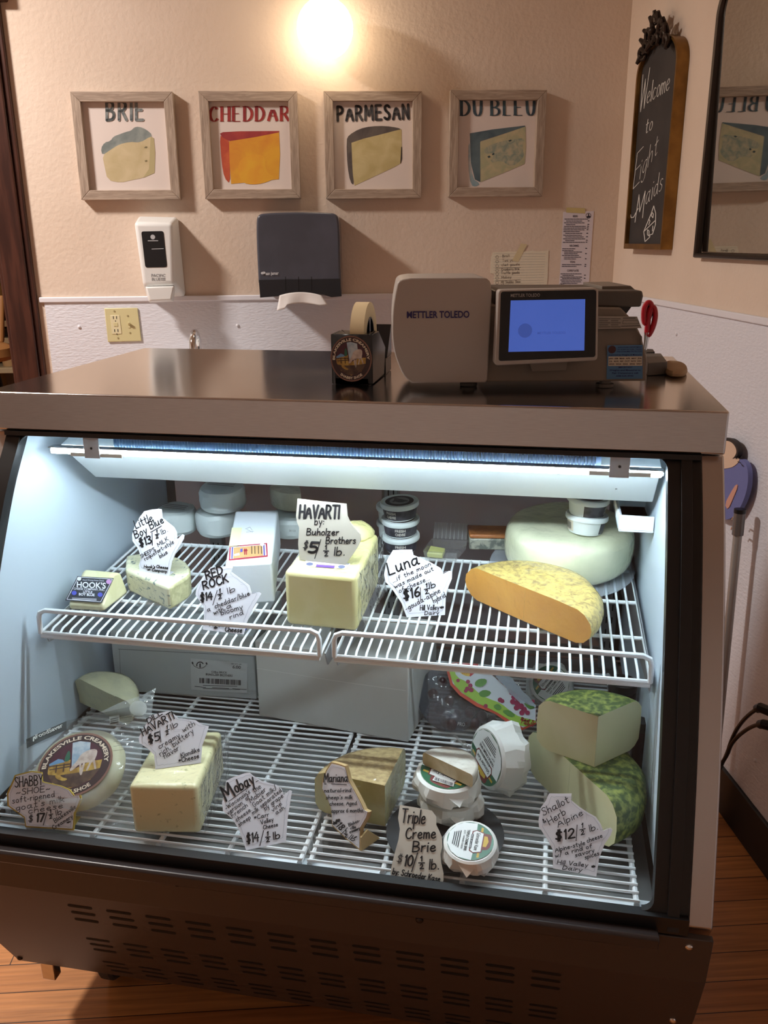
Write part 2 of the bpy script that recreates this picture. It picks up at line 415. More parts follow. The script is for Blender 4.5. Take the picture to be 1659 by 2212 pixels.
# ================================================================== the room
PLASTER = mat('cream plaster', S(222, 202, 184), 0.75, bump=(75, 0.35, 0.004), col2=S(218, 197, 178), nscale=3)
SHOPW = mat('grey shop wall', S(204, 196, 190), 0.8)
FRP = mat('white textured wall panel', S(226, 226, 234), 0.42, bump=(110, 0.5, 0.004), bstretch=(0.6, 0.6, 1.6))
TRIMW = mat('white trim', S(228, 226, 232), 0.45)
DWOOD = mat('dark stained wood', S(74, 42, 32), 0.32, col2=S(52, 28, 22), nscale=9, stretch=(6, 6, 0.5), spec=0.45)
def floor_mat():
    m = bpy.data.materials.new('fir plank floor'); m.use_nodes = True; N, L = m.node_tree.nodes, m.node_tree.links; b = N['Principled BSDF']
    tc = N.new('ShaderNodeTexCoord')
    br = N.new('ShaderNodeTexBrick'); br.offset = 0.37; br.inputs['Scale'].default_value = 1.0
    br.inputs['Brick Width'].default_value = 1.9; br.inputs['Row Height'].default_value = 0.0735; br.inputs['Mortar Size'].default_value = 0.0011
    br.inputs['Color1'].default_value = S(216, 152, 92); br.inputs['Color2'].default_value = S(192, 126, 74); br.inputs['Mortar'].default_value = S(44, 22, 12)
    L.new(tc.outputs['Object'], br.inputs['Vector'])
    mp = N.new('ShaderNodeMapping'); mp.inputs['Scale'].default_value = (1.6, 34, 1); L.new(tc.outputs['Object'], mp.inputs[0])
    n = N.new('ShaderNodeTexNoise'); n.inputs['Scale'].default_value = 3.0; n.inputs['Detail'].default_value = 8; L.new(mp.outputs[0], n.inputs['Vector'])
    r = N.new('ShaderNodeValToRGB'); r.color_ramp.elements[0].position = 0.3; r.color_ramp.elements[1].position = 0.75
    r.color_ramp.elements[0].color = (0.62, 0.55, 0.5, 1); r.color_ramp.elements[1].color = (1.08, 1.03, 1, 1); L.new(n.outputs['Fac'], r.inputs[0])
    mx = N.new('ShaderNodeMix'); mx.data_type = 'RGBA'; mx.blend_type = 'MULTIPLY'; mx.inputs[0].default_value = 1.0
    L.new(br.outputs['Color'], mx.inputs[6]); L.new(r.outputs[0], mx.inputs[7]); L.new(mx.outputs[2], b.inputs['Base Color'])
    b.inputs['Roughness'].default_value = 0.42
    bp = N.new('ShaderNodeBump'); bp.inputs['Strength'].default_value = 0.25; bp.inputs['Distance'].default_value = 0.002
    L.new(r.outputs[0], bp.inputs['Height']); L.new(bp.outputs[0], b.inputs['Normal']); return m
mb = MB(); mb.box((-4.2, -4.6, -0.06), (4.0, 4.4, 0.0)); fl = struct('floor', mb, floor_mat())
fl.rotation_euler = (0, 0, WYAW)
ws = lambda s0, s1, z0, z1, th=0.14, off=0.0: [wall(s, z, o) for z in (z0, z1) for s, o in ((s0, off), (s1, off), (s1, off - th), (s0, off - th))]
CEIL = 2.9
mb = MB(); mb.hexa(ws(-0.80, CORNER + 0.25, 0, CEIL)); struct('wall_back', mb, PLASTER)
mb = MB(); mb.hexa(ws(-3.3, -1.95, 0, CEIL)); mb.hexa(ws(-1.95, -0.80, 2.35, CEIL)); struct('wall_back_left', mb, PLASTER)
mb = MB(); mb.hexa([rwall(r, z, o) for z in (0, CEIL) for r, o in ((-0.2, 0), (4.6, 0), (4.6, -0.14), (-0.2, -0.14))]); struct('wall_right', mb, PLASTER)
mb = MB(); mb.hexa([wall(s, z, o) for z in (0, CEIL) for s, o in ((-3.2, 4.4), (-3.2, -2.6), (-3.34, -2.6), (-3.34, 4.4))]); struct('wall_left', mb, SHOPW)
mb = MB(); mb.hexa([wall(s, z, o) for z in (0, CEIL) for s, o in ((-3.3, 4.4), (1.4, 4.4), (1.4, 4.54), (-3.3, 4.54))]); struct('wall_front', mb, SHOPW)
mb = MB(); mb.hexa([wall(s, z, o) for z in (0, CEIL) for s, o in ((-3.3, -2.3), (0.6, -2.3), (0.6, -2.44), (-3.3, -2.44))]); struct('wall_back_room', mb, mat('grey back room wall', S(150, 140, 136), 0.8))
mb = MB(); mb.box((-4.2, -4.6, CEIL), (4.0, 4.6, CEIL + 0.06)); o = struct('ceiling', mb, mat('ceiling white', S(206, 196, 186), 0.9)); o.rotation_euler = (0, 0, WYAW)
# white wainscot panels with their cap rails and push rivets
RAILZ = 1.2865
mb = MB(); mb.hexa(ws(-0.775, CORNER - 0.004, 0, RAILZ - 0.006, 0.0045, 0.005)); tb = struct('trim_1', mb, FRP)
mb = MB(); mb.hexa([rwall(r, z, o) for z in (0.11, RAILZ - 0.006) for r, o in ((0.0, 0.005), (3.2, 0.005), (3.2, 0.0005), (0.0, 0.0005))]); tr = struct('trim_2', mb, FRP)
mb = MB(); mb.hexa(ws(-0.79, CORNER - 0.012, RAILZ - 0.006, RAILZ + 0.012, 0.0105, 0.011)); struct('cap_rail', mb, TRIMW, tb, bevel=0.003)
mb = MB(); mb.hexa([rwall(r, z, o) for z in (RAILZ - 0.006, RAILZ + 0.012) for r, o in ((0.0, 0.012), (3.2, 0.012), (3.2, 0.0005), (0.0, 0.0005))]); struct('cap_rail', mb, TRIMW, tr, bevel=0.003)
for u, v in ((171, 706), (513, 703)):
    mb = MB(); mb.lathe([(0.0055, 0), (0.005, 0.003), (0.0025, 0.0045), (0, 0.005)], PW(0.005)(u, v), 12, WN); struct('rivet', mb, TRIMW, tb)
for u, v in ((1462, 722), (1632, 1643)):
    mb = MB(); mb.lathe([(0.0055, 0), (0.005, 0.003), (0.0025, 0.0045), (0, 0.005)], PR(0.005)(u, v), 12, RN); struct('rivet', mb, TRIMW, tr)
mb = MB(); mb.hexa([rwall(r, z, o) for z in (0, 0.13) for r, o in ((0.0, 0.014), (3.2, 0.014), (3.2, 0.0005), (0.0, 0.0005))]); struct('baseboard_right', mb, mat('black vinyl base', S(24, 22, 22), 0.5), bevel=0.004)
# door casing on the left
mb = MB()
mb.hexa(ws(-0.895, -0.815, 0, 2.33, 0.06, 0.028)); mb.hexa(ws(-0.815, -0.797, 0, 2.33, 0.05, 0.018)); mb.hexa(ws(-0.91, -0.893, 0, 2.33, 0.2, 0.012))
d1 = struct('door_1', mb, DWOOD, bevel=0.004)
mb = MB(); mb.hexa(ws(-0.925, -0.772, 2.19, 2.36, 0.06, 0.036)); struct('corner_block', mb, DWOOD, d1, bevel=0.006)
mb = MB(); mb.hexa(ws(-1.93, -0.925, 2.21, 2.33, 0.06, 0.028)); struct('head_casing', mb, DWOOD, d1, bevel=0.004)
mb = MB(); mb.hexa(ws(-1.96, -1.86, 0, 2.33, 0.06, 0.028)); struct('side_casing', mb, DWOOD, d1, bevel=0.004)
# ceiling lamps that light the room (out of the picture)
GLOW = mat('lamp diffuser', S(255, 240, 220), 0.5, emit=(1, 0.78, 0.56, 1), estr=3)
for i, (p, e) in enumerate(LAMPS):
    t = thing('ceiling_lamp', ['round flush ceiling lamp above the doorway side of the room', 'round flush ceiling lamp above the shoppers'][i], 'lamp', (p[0], p[1], 2.83))
    mb = MB(); mb.lathe([(0.2, 0.07), (0.2, 0.03), (0.18, 0.02)], (p[0], p[1], 2.83), 32); ob('lamp_base', mb, WHITE, t)
    mb = MB(); mb.lathe([(0.178, 0.03), (0.165, 0.012), (0.1, 0.002), (0.0, 0.0)], (p[0], p[1], 2.80), 32); ob('diffuser', mb, GLOW, t)
# globe lamp on the back wall
G = wall(*wsz(PW(0.1)(702, 62)), 0.1)
t = thing('globe_lamp', 'glowing white glass globe lamp high on the cream back wall', 'lamp', wall(wsz(G)[0], wsz(G)[1] - 0.09, 0.1))
mb = MB(); mb.ball((0, 0, 0), 0.087, 32); mb.v = [G + v for v in mb.v]
ob('glass_globe', mb, mat('lit opal glass', S(255, 248, 235), 0.4, emit=(1.0, 0.82, 0.58, 1), estr=8.0), t)
mb = MB(); mb.lathe([(0.05, 0.0), (0.05, 0.015), (0.03, 0.03), (0.03, 0.05)], wall(wsz(G)[0], wsz(G)[1], 0.0005), 24, WN); ob('lamp_base', mb, WHITE, t)
# ================================================================== the refrigerated case
t = case = thing('display_case', 'stainless and black refrigerated cheese display case with curved glass front', 'display case', (0.61, 0.15, 0))
HC = 0.066
mb = MB(); mb.box((0, 0, TOP - HC), (WID, DEPTH, TOP)); ob('countertop', mb, STEEL, t, bevel=0.0035, seg=3)
GP = [(1.165, 0.012), (1.135, -0.012), (1.085, -0.05), (1.025, -0.086), (0.935, -0.135), (0.795, -0.197), (0.675, -0.239), (0.566, -0.27), (0.545, -0.276)]
GP = sm(GP, 2)
def gy(z):
    for (z0, y0), (z1, y1) in zip(GP, GP[1:]):
        if z1 <= z <= z0: return lerp(y0, y1, (z0 - z) / (z0 - z1))
    return GP[0][1] if z > GP[0][0] else GP[-1][1]
def curved(mb, x0, x1, z0, z1, off0, off1, n=24, k=None):
    """a strip that follows the bulge of the front glass between two offsets"""
    rings = []
    for i in range(n + 1):
        z = lerp(z1, z0, i / n); y = gy(z); rings.append([V((x0, y + off0, z)), V((x1, y + off0, z)), V((x1, y + off1, z)), V((x0, y + off1, z))])
    mb.loft(rings, k)
# steel end panels: full side plus front flange
for nm, x0, x1, a in (('side_panel', 1.187, 1.222, 1), ('side_panel', -0.002, 0.034, 0)):
    prof = [(gy(z) + 0.004, z) for z in [1.165 - 0.62 * i / 20 for i in range(21)]] + [(-0.2, 0.40), (-0.1, 0.16), (0.60, 0.16), (0.60, 1.165)]
    mb = MB(); mb.prism([(x0, y, z) for y, z in prof], (x1 - x0, 0, 0)); ob(nm, mb, STEELV, t, bevel=0.003)
# black frame around the glass
mb = MB()
curved(mb, 1.139, 1.187, 0.545, 1.168, -0.004, 0.02); curved(mb, 1.158, 1.174, 0.545, 1.168, -0.010, 0.0)
curved(mb, 0.034, 0.061, 0.545, 1.168, -0.006, 0.02)
curved(mb, 0.034, 1.187, 1.1605, 1.168, -0.006, 0.02, 4); mb.box((0.034, -0.004, 1.1607), (1.187, 0.03, 1.1685))
mb.box((0.034, -0.284, 0.540), (1.187, -0.2675, 0.5665))
for cx_, sx in ((1.139, -1), (0.061, 1)):           # rounded inner corners of the frame
    for zc, sz in ((1.1605, -1), (0.5665, 1)):
        R_ = 0.016; pts = [(cx_, zc)] + [(cx_ + sx * R_ * (1 - math.sin(a)), zc + sz * R_ * (1 - math.cos(a))) for a in [math.pi / 2 * i / 6 for i in range(7)]]
        mb.prism([(x, gy(z) - 0.005, z) for x, z in pts], (0, 0.012, 0))
ob('glass_frame', mb, BLACK, t, bevel=0.002, ang=40)
mb = MB(); mb.grid(lambda u, v: (lerp(0.05, 1.15, u), gy(lerp(0.556, 1.165, v)) + 0.004, lerp(0.556, 1.165, v)), 2, 24)
ob('glass_front', mb, clear('case glass', (0.96, 0.98, 0.98, 1), base=0.035), t)
# dark front skirt with its bends, lip, louvres and screws
mb = MB(); lip = [(-0.272, 0.542), (-0.302, 0.550), (-0.306, 0.546), (-0.305, 0.528), (-0.29, 0.522), (-0.272, 0.522)]
mb.prism([(0.0, y, z) for y, z in lip], (1.146, 0, 0)); ob('skirt_lip', mb, mat('black lip', S(52, 46, 46), 0.33), t, bevel=0.002)
KP = [(-0.284, 0.536), (-0.270, 0.447), (-0.235, 0.342), (-0.190, 0.235), (-0.146, 0.150)]
mb = MB(); back = [(y + 0.012, z) for y, z in KP[::-1]]
mb.prism([(0.0, y, z) for y, z in KP + back], (1.2225, 0, 0)); ob('skirt_panel', mb, KICK, t, bevel=0.0015, ang=5)
mb = MB()
for fi, ts in ((1, (0.30, 0.49, 0.69)), (2, (0.30, 0.49, 0.68)), (3, (0.18, 0.42, 0.68))):
    (ya, za), (yb, zb) = KP[fi], KP[fi + 1]; dn = V((0, yb - ya, zb - za)); nn = V((0, (zb - za), -(yb - ya))).normalized()
    if nn.y > 0: nn = -nn
    for tt in ts:
        for c in range(12):
            xc = 0.2265 + c * 0.07003; c0 = V((xc, ya, za)) + V((0, dn.y, dn.z)) * tt + nn * 0.0006; e = dn.normalized() * 0.0036
            pts = []
            for j in range(14):
                a = -math.pi / 2 + math.pi * (j % 7) / 6; sg = 1 if j < 7 else -1
                pts.append(c0 + V((1, 0, 0)) * sg * (0.0225 - 0.0036 + 0.0036 * math.cos(a)) + e * sg * math.sin(a))
            mb.add(pts, [tuple(range(14))])
ob('vent_grille', mb, DARK, t, norm=False)
def on_front(u, v, fi):
    (ya, za), (yb, zb) = KP[fi], KP[fi + 1]; pl = Pl((0, ya, za), (0, (zb - za), -(yb - ya))); return pl(u, v), pl.n
for u, v, fi in ((382, 1908, 0), (906, 1987, 0), (1488, 2045, 0), (43, 2069, 3), (1453, 2204, 1)):
    p, n = on_front(u, v, fi); mb = MB(); mb.lathe([(0.006, 0), (0.0055, 0.002), (0.003, 0.004), (0, 0.0045)], p, 12, n); ob('screw', mb, CHROME if v > 2000 and u > 900 else mat('dark screw', S(60, 55, 52), 0.3, 0.8), t)
# body below and behind
mb = MB(); mb.box((0.034, -0.2, 0.5), (1.187, 0.60, 0.515)); mb.box((0.0, -0.10, 0.15), (1.22, 0.60, 0.165)); mb.box((0.034, 0.585, 0.16), (1.187, 0.60, 0.52)); ob('base_frame', mb, KICK, t)
for x, y in ((0.12, 0.0), (1.10, 0.0), (0.12, 0.5), (1.10, 0.5)):
    mb = MB(); mb.box((x - 0.035, y - 0.035, 0.143), (x + 0.035, y + 0.035, 0.15)); mb.box((x - 0.022, y - 0.03, 0.06), (x - 0.017, y + 0.02, 0.145)); mb.box((x + 0.017, y - 0.03, 0.06), (x + 0.022, y + 0.02, 0.145))
    ca = ob('caster', mb, CHROME, t); mb = MB(); mb.lathe([(0.02, -0.016), (0.055, -0.016), (0.06, -0.01), (0.06, 0.01), (0.055, 0.016), (0.02, 0.016)], (x, y, 0.0602), 24, (1, 0, 0)); ob('wheel', mb, mat('grey rubber', S(60, 58, 58), 0.6), ca)
p = PZ(0.12)(110, 2098)
mb = MB(); mb.box((p.x - 0.014, p.y - 0.01, 0.108), (p.x + 0.014, p.y + 0.012, 0.165)); ob('leveling_foot', mb, CHROME, t, bevel=0.002)
# inside: liner, doors, posts
mb = MB(); X0, X1, YB, ZF = 0.055, 1.150, 0.575, 0.522
mb.prism([(X0 - 0.012, gy(z) + 0.012, z) for z in [1.163 - 0.6 * i / 12 for i in range(13)]] + [(X0 - 0.012, YB, 0.56), (X0 - 0.012, YB, 1.163)], (0.012, 0, 0))
mb.prism([(X1, gy(z) + 0.012, z) for z in [1.163 - 0.6 * i / 12 for i in range(13)]] + [(X1, YB, 0.56), (X1, YB, 1.163)], (0.012, 0, 0))
mb.box((0.045, 0.03, 1.158), (1.16, YB, 1.164))
ob('liner', mb, LINER, t)
mb = MB(); mb.box((X0, -0.255, 0.519), (X1, YB, 0.524)); ob('floor_pan', mb, mat('worn steel pan', S(150, 150, 150), 0.4, 0.6, col2=S(120, 118, 116), nscale=8), t)
mb = MB(); mb.box((X0 - 0.005, -0.2665, 0.519), (X1 + 0.005, -0.232, 0.5485)); ob('front_ledge', mb, ENAMEL, t, bevel=0.002)
DOORM = clear('smoky glass door', (0.60, 0.63, 0.66, 1), 0.06, 0.04, 0.36, (0.42, 0.43, 0.45, 1))
for x0, x1, y in ((0.045, 0.62, 0.572), (0.60, 1.16, 0.582)):
    mb = MB(); mb.box((x0, y, 0.53), (x1, y + 0.008, 1.158)); d = ob('sliding_door', mb, DOORM, t)
    mb = MB(); mb.box((x0, y - 0.006, 0.53), (x0 + 0.03, y - 0.0005, 1.158)); mb.box((x1 - 0.03, y - 0.006, 0.53), (x1, y - 0.0005, 1.158)); mb.box((x0, y - 0.006, 0.53), (x1, y - 0.0005, 0.56)); ob('door_frame', mb, mat('grey brown door frame', S(116, 106, 100), 0.4), d)
POST = mat('grey slotted post', S(150, 150, 150), 0.4, 0.5)
for xp in (0.185, 0.617, 1.12):
    mb = MB(); mb.box((xp - 0.016, 0.535, 0.525), (xp + 0.016, 0.56, 1.157)); po = ob('slotted_post', mb, POST, t, bevel=0.002)
    mb = MB()
    for i in range(18):
        for dx in (-0.006, 0.006): mb.box((xp + dx - 0.0013, 0.5335, 0.58 + i * 0.031), (xp + dx + 0.0013, 0.5351, 0.595 + i * 0.031))
    ob('slots', mb, DARK, po)
# lamp hood under the counter
H0, H1 = (0.052, 1.1335), (0.150, 1.047)          # front top and back bottom of the hood (y, z)
mb = MB(); mb.prism([(0.104, H0[0], H0[1]), (0.104, H0[0], H0[1] - 0.004), (0.108, H1[0], H1[1]), (0.108, H1[0] + 0.006, H1[1]), (0.108, H1[0] + 0.006, H1[1] + 0.02), (0.104, H0[0] + 0.03, H0[1] + 0.008)], (1.034, 0, 0))
hood = ob('lamp_hood', mb, mat('hood enamel', S(200, 208, 210), 0.4), t, bevel=0.0015)
mb = MB(); mb.box((0.106, 0.013, 1.1262), (1.135, 0.0245, 1.1368))
ob('light_strip', mb, mat('lit strip', S(240, 248, 255), 0.4, emit=(0.76, 0.905, 1.0, 1), estr=112), hood, bevel=0.003)
mb = MB(); mb.box((0.104, 0.011, 1.1374), (1.137, 0.0285, 1.1386)); mb.box((0.104, 0.0262, 1.1325), (1.137, 0.0285, 1.1386)); ob('added_shield', mb, mat('hood enamel', S(200, 208, 210), 0.4), hood)  # plates added to keep the strip's glare off the coil fins
for u, v in ((1322, 1043), (1380, 1046), (1331, 1055)):
    pl = Pl((0, H0[0], H0[1]), (0, -(H0[1] - H1[1]), -(H1[0] - H0[0]))); p = pl(u, v); mb = MB(); mb.lathe([(0.0025, 0), (0.002, 0.0012), (0, 0.0015)], p, 10, pl.n); ob('screw', mb, CHROME, hood)
PLc = PY(0.0095)
for (u0, u1), (b0, b1) in (((182, 215), (150, 262)), ((1316, 1360), (1272, 1407))):
    a, b = PLc(u0, 975 if u0 < 600 else 1015), PLc(u1, 975 if u0 < 600 else 1015)
    mb = MB(); mb.box((a.x, 0.0085, a.z - 0.012), (b.x, 0.0102, 1.160)); br_ = ob('hood_bracket', mb, mat('bare aluminium', S(190, 190, 192), 0.45, 0.3), hood, bevel=0.0008)
    mb = MB(); mb.lathe([(0.0022, 0), (0.0022, 0.0004), (0, 0.0005)], ((a.x + b.x) / 2, 0.0084, a.z + 0.006), 12, (0, -1, 0)); ob('screw_hole', mb, DARK, br_)
    c, d = PLc(b0, 975 if u0 < 600 else 1020), PLc(b1, 975 if u0 < 600 else 1028)
    mb = MB(); mb.box((c.x, 0.0105, a.z - 0.010), (d.x, 0.0127, a.z - 0.003)); ob('lamp_holder', mb, mat('ivory lamp holder', S(222, 220, 208), 0.45), hood, bevel=0.001)
# blue cooling coil behind the top rail
mb = MB()
for i in range(150):
    x = 0.215 + i * 0.0055; mb.box((x, 0.036, 1.129), (x + 0.0012, 0.049, 1.157), k=0)
mb.box((0.21, 0.049, 1.128), (1.045, 0.051, 1.156), k=1); mb.box((0.21, 0.035, 1.1535), (1.045, 0.051, 1.157), k=1); mb.box((0.10, 0.034, 1.1245), (1.14, 0.037, 1.1295), k=2)
ob('cooling_coil', mb, [mat('pale fins', S(170, 200, 224), 0.35, 0.4), mat('blue coil', S(40, 66, 96), 0.5), mat('grey coil rail', S(150, 165, 175), 0.4, 0.3)], t)
# white drip tray at the right
mb = MB(); a, b, c = PY(0.16)(1338, 1112), PY(0.16)(1427, 1118), PY(0.16)(1427, 1147)
mb.box((a.x, 0.155, c.z), (X1 - 0.001, 0.16, a.z)); mb.box((a.x, 0.16, c.z), (a.x + 0.005, 0.30, a.z)); mb.box((a.x, 0.155, c.z - 0.004), (X1 - 0.001, 0.30, c.z)); mb.box((a.x, 0.295, c.z), (X1 - 0.001, 0.30, a.z))
ob('drip_tray', mb, ENAMEL, t, bevel=0.002)
# shelf brackets
def shz(y): return 0.817 + 0.08 * (y + 0.05)
for x in (0.075, 0.603, 0.621, 1.141):
    prof = [(-0.035, shz(-0.035) - 0.012), (-0.02, shz(-0.02) - 0.042), (0.15, 0.757), (0.53, 0.72), (0.53, 0.86), (0.34, shz(0.34) - 0.012)]
    mb = MB(); mb.prism([(x, y, z) for y, z in prof], (0.0025, 0, 0)); ob('shelf_bracket', mb, mat('galvanised bracket', S(168, 168, 170), 0.4, 0.5), t)
# ================================================================== wire shelves
def wire_shelf(x0, x1, label):
    t = thing('wire_shelf', label, 'shelf', ((x0 + x1) / 2, 0.15, 0.8), 'wire shelves in the display case')
    y0, y1 = -0.05, 0.345; s = lambda x, y, dz=0.0: V((x, y, shz(y) + dz))
    mb = MB(); n = round((x1 - x0) / 0.0176)
    for i in range(1, n):
        x = lerp(x0, x1, i / n); mb.tube([s(x, y1, -0.0022), s(x, y0 + 0.012, -0.0022), s(x, y0 + 0.004, -0.006), s(x, y0, -0.012)], 0.0022, 6)
    ob('wires', mb, WIRE, t)
    mb = MB(); mb.tube([s(x0, y1, -0.005), s(x1, y1, -0.005), s(x1, y0, -0.007), s(x0, y0, -0.007)], 0.0042, 8, True); mb.tube([s(x0, y0, -0.013), s(x1, y0, -0.013)], 0.0042, 8)
    ob('outer_frame', mb, WIRE, t)
    for y in (0.085, 0.215):
        mb = MB(); mb.tube([s(x0, y, -0.0075), s(x1, y, -0.0075)], 0.0038, 8); ob('cross_bar', mb, WIRE, t)
    mb = MB(); h = 0.038; pts = [(x0, -0.007), (x0, h - 0.014), (x0 + 0.003, h - 0.005), (x0 + 0.014, h), (x1 - 0.014, h), (x1 - 0.003, h - 0.005), (x1, h - 0.014), (x1, -0.007)]
    mb.tube([s(x, y0 - 0.001, z) for x, z in pts], 0.0046, 10); ob('guard_rail', mb, WIRE, t)
wire_shelf(0.083, 0.599, 'upper wire shelf carrying the blue cheeses and the white block')
wire_shelf(0.625, 1.137, 'upper wire shelf carrying the large white wheel and orange half wheel')
def rack(xs, label):
    t = thing('floor_rack', label, 'rack', ((xs[0] + xs[-1]) / 2, 0.1, LOZ - 0.02), 'white wire racks on the case floor')
    mb = MB(); y = -0.2505
    while y < 0.45: mb.tube([(xs[0] - 0.004, y, LOZ - 0.0022), (xs[-1] + 0.004, y, LOZ - 0.0022)], 0.0022, 6); y += 0.0172
    ob('wires', mb, WIRE, t)
    for x in xs:
        mb = MB(); mb.tube([(x, -0.2535, LOZ - 0.0075), (x, 0.45, LOZ - 0.0075)], 0.0043, 8); ob('support_bar', mb, WIRE, t)
    for x in (xs[0], xs[-1]):
        for yy in (-0.19, 0.4):
            mb = MB(); mb.tube([(x, yy, LOZ - 0.0085), (x, yy, 0.5242)], 0.004, 8); ob('foot', mb, WIRE, t)
rack([0.066, 0.148, 0.262, 0.377, 0.494, 0.612], 'white floor rack under the dill block and bagged wheel')
rack([0.628, 0.743, 0.865, 0.988, 1.119], 'white floor rack under the black plate and green herb wheel')
# ================================================================== things on the walls
FRW = [mat('weathered grey wood ' + n_, S(184, 164, 146), 0.6, col2=S(150, 130, 114), nscale=1, ndet=6, lo=0.35, hi=0.65, stretch=s_, dist=1.0) for n_, s_ in (('flat', (14, 14, 230)), ('upright', (230, 230, 14)))]
PRINT = mat('cream print paper', S(226, 212, 204), 0.7)
def flatmat(n, r, g, b, r2=None, sc_=18, lo=0.35, hi=0.65, rough=0.7):
    return mat(n, S(r, g, b), rough, col2=S(*r2) if r2 else None, nscale=sc_, lo=lo, hi=hi, dist=0.6)
def picture(label, px, title, art, cs, tm, tkw):
    pf = PW(0.032); a = [pf(u, v) for u, v in px]; s0 = (wsz(a[0])[0] + wsz(a[3])[0]) / 2; s1 = (wsz(a[1])[0] + wsz(a[2])[0]) / 2
    z1 = (a[0].z + a[1].z) / 2; z0 = (a[2].z + a[3].z) / 2
    t = thing('framed_print', label, 'picture', wall((s0 + s1) / 2, z0, 0.016), 'framed cheese prints on the back wall'); bw = 0.030
    for (p0, p1, p2, p3) in (((s0, z1), (s1, z1), (s1 - bw, z1 - bw), (s0 + bw, z1 - bw)), ((s0, z0), (s0 + bw, z0 + bw), (s1 - bw, z0 + bw), (s1, z0)), ((s0, z0), (s0, z1), (s0 + bw, z1 - bw), (s0 + bw, z0 + bw)), ((s1, z0), (s1 - bw, z0 + bw), (s1 - bw, z1 - bw), (s1, z1))):
        mb = MB(); mb.prism([wall(s, z, 0.001) for s, z in (p0, p1, p2, p3)], WN * 0.031); ob('frame_rail', mb, FRW[0] if abs(p1[0] - p0[0]) > 0.05 and abs(p1[1] - p0[1]) < 0.02 or p0[1] == z0 and p3[1] == z0 else FRW[1], t, bevel=0.0016)
    mb = MB(); mb.hexa([wall(s, z, o) for z in (z0 + bw, z1 - bw) for s, o in ((s0 + bw, 0.014), (s1 - bw, 0.014), (s1 - bw, 0.002), (s0 + bw, 0.002))]); pp = ob('print', mb, PRINT, t)
    pl = PW(0.0142); mb = MB(); ms = []
    for i, (m, poly) in enumerate(art):
        if m not in ms: ms.append(m)
        ppoly(mb, pl, [(cs[0] + u / 3.13, cs[1] + v / 3.13) for u, v in poly], ms.index(m), 0.0002 + 0.00015 * i)
    ob('cheese_painting', mb, ms, pp, norm=False)
    mb = MB()
    for txt, u0, v0, u1, v1, h in title: phand(mb, txt, pl, (cs[0] + u0 / 3.13, cs[1] + v0 / 3.13), (cs[0] + u1 / 3.13, cs[1] + v1 / 3.13), h / 3.13, lift=0.0012, slant=0.0, **tkw)
    ob('lettering', mb, tm, pp, norm=False); return t
C1, C2 = (130, 180), (680, 180)
brie = [(flatmat('brie rind paint', 150, 156, 150, (118, 126, 124)), sm([(275, 440), (300, 400), (340, 390), (360, 360), (400, 345), (440, 330), (480, 320), (500, 298), (530, 292), (580, 310), (625, 350), (600, 385), (540, 400), (470, 395), (400, 415), (340, 450), (285, 488)], 1, True)),
        (flatmat('brie paste paint', 206, 188, 150, (192, 174, 132)), sm([(285, 488), (340, 450), (400, 412), (470, 396), (540, 402), (612, 358), (632, 372), (642, 480), (636, 600), (560, 640), (480, 655), (410, 672), (320, 655), (300, 560)], 1, True)),
        (flatmat('brie side paint', 182, 168, 124), [(612, 358), (634, 372), (643, 470), (638, 606), (560, 640), (600, 580)]),
        (flatmat('brie hole paint', 120, 108, 74), [(566, 436), (580, 426), (592, 430), (584, 440)]), (flatmat('brie hole paint', 120, 108, 74), [(570, 524), (584, 518), (592, 524), (580, 532)])]
ched = [(flatmat('cheddar rind paint', 176, 66, 58, (150, 48, 52)), [(1080, 340), (1100, 330), (1220, 324), (1482, 322), (1480, 334), (1330, 362), (1150, 392), (1100, 370)]),
        (flatmat('cheddar edge paint', 206, 100, 58, (182, 74, 50)), sm([(1078, 345), (1105, 372), (1150, 392), (1146, 540), (1150, 682), (1110, 640), (1092, 540)], 1, True)),
        (flatmat('cheddar paste paint', 226, 166, 46, (214, 138, 46), 12), [(1142, 392), (1330, 362), (1480, 332), (1486, 480), (1478, 648), (1330, 664), (1156, 680), (1146, 540)]),
        (flatmat('cheddar bright paint', 228, 170, 48, (224, 152, 46), 14), sm([(1200, 500), (1390, 470), (1385, 600), (1470, 640), (1330, 690), (1210, 670)], 2, True))]
parm = [(flatmat('parmesan rind paint', 78, 70, 70, (104, 94, 88)), sm([(213, 385), (230, 350), (300, 308), (380, 290), (480, 288), (560, 300), (588, 312), (560, 318), (430, 352), (330, 376), (248, 402), (255, 600), (266, 692), (240, 668), (220, 560)], 1, True)),
        (flatmat('parmesan paste paint', 190, 172, 118, (208, 192, 142), 16), [(248, 402), (330, 374), (430, 350), (560, 316), (586, 310), (588, 430), (582, 540), (540, 565), (380, 640), (268, 692), (256, 600)]),
        (flatmat('parmesan dark edge', 64, 56, 54), [(584, 430), (590, 430), (590, 510), (582, 542), (578, 540)])]
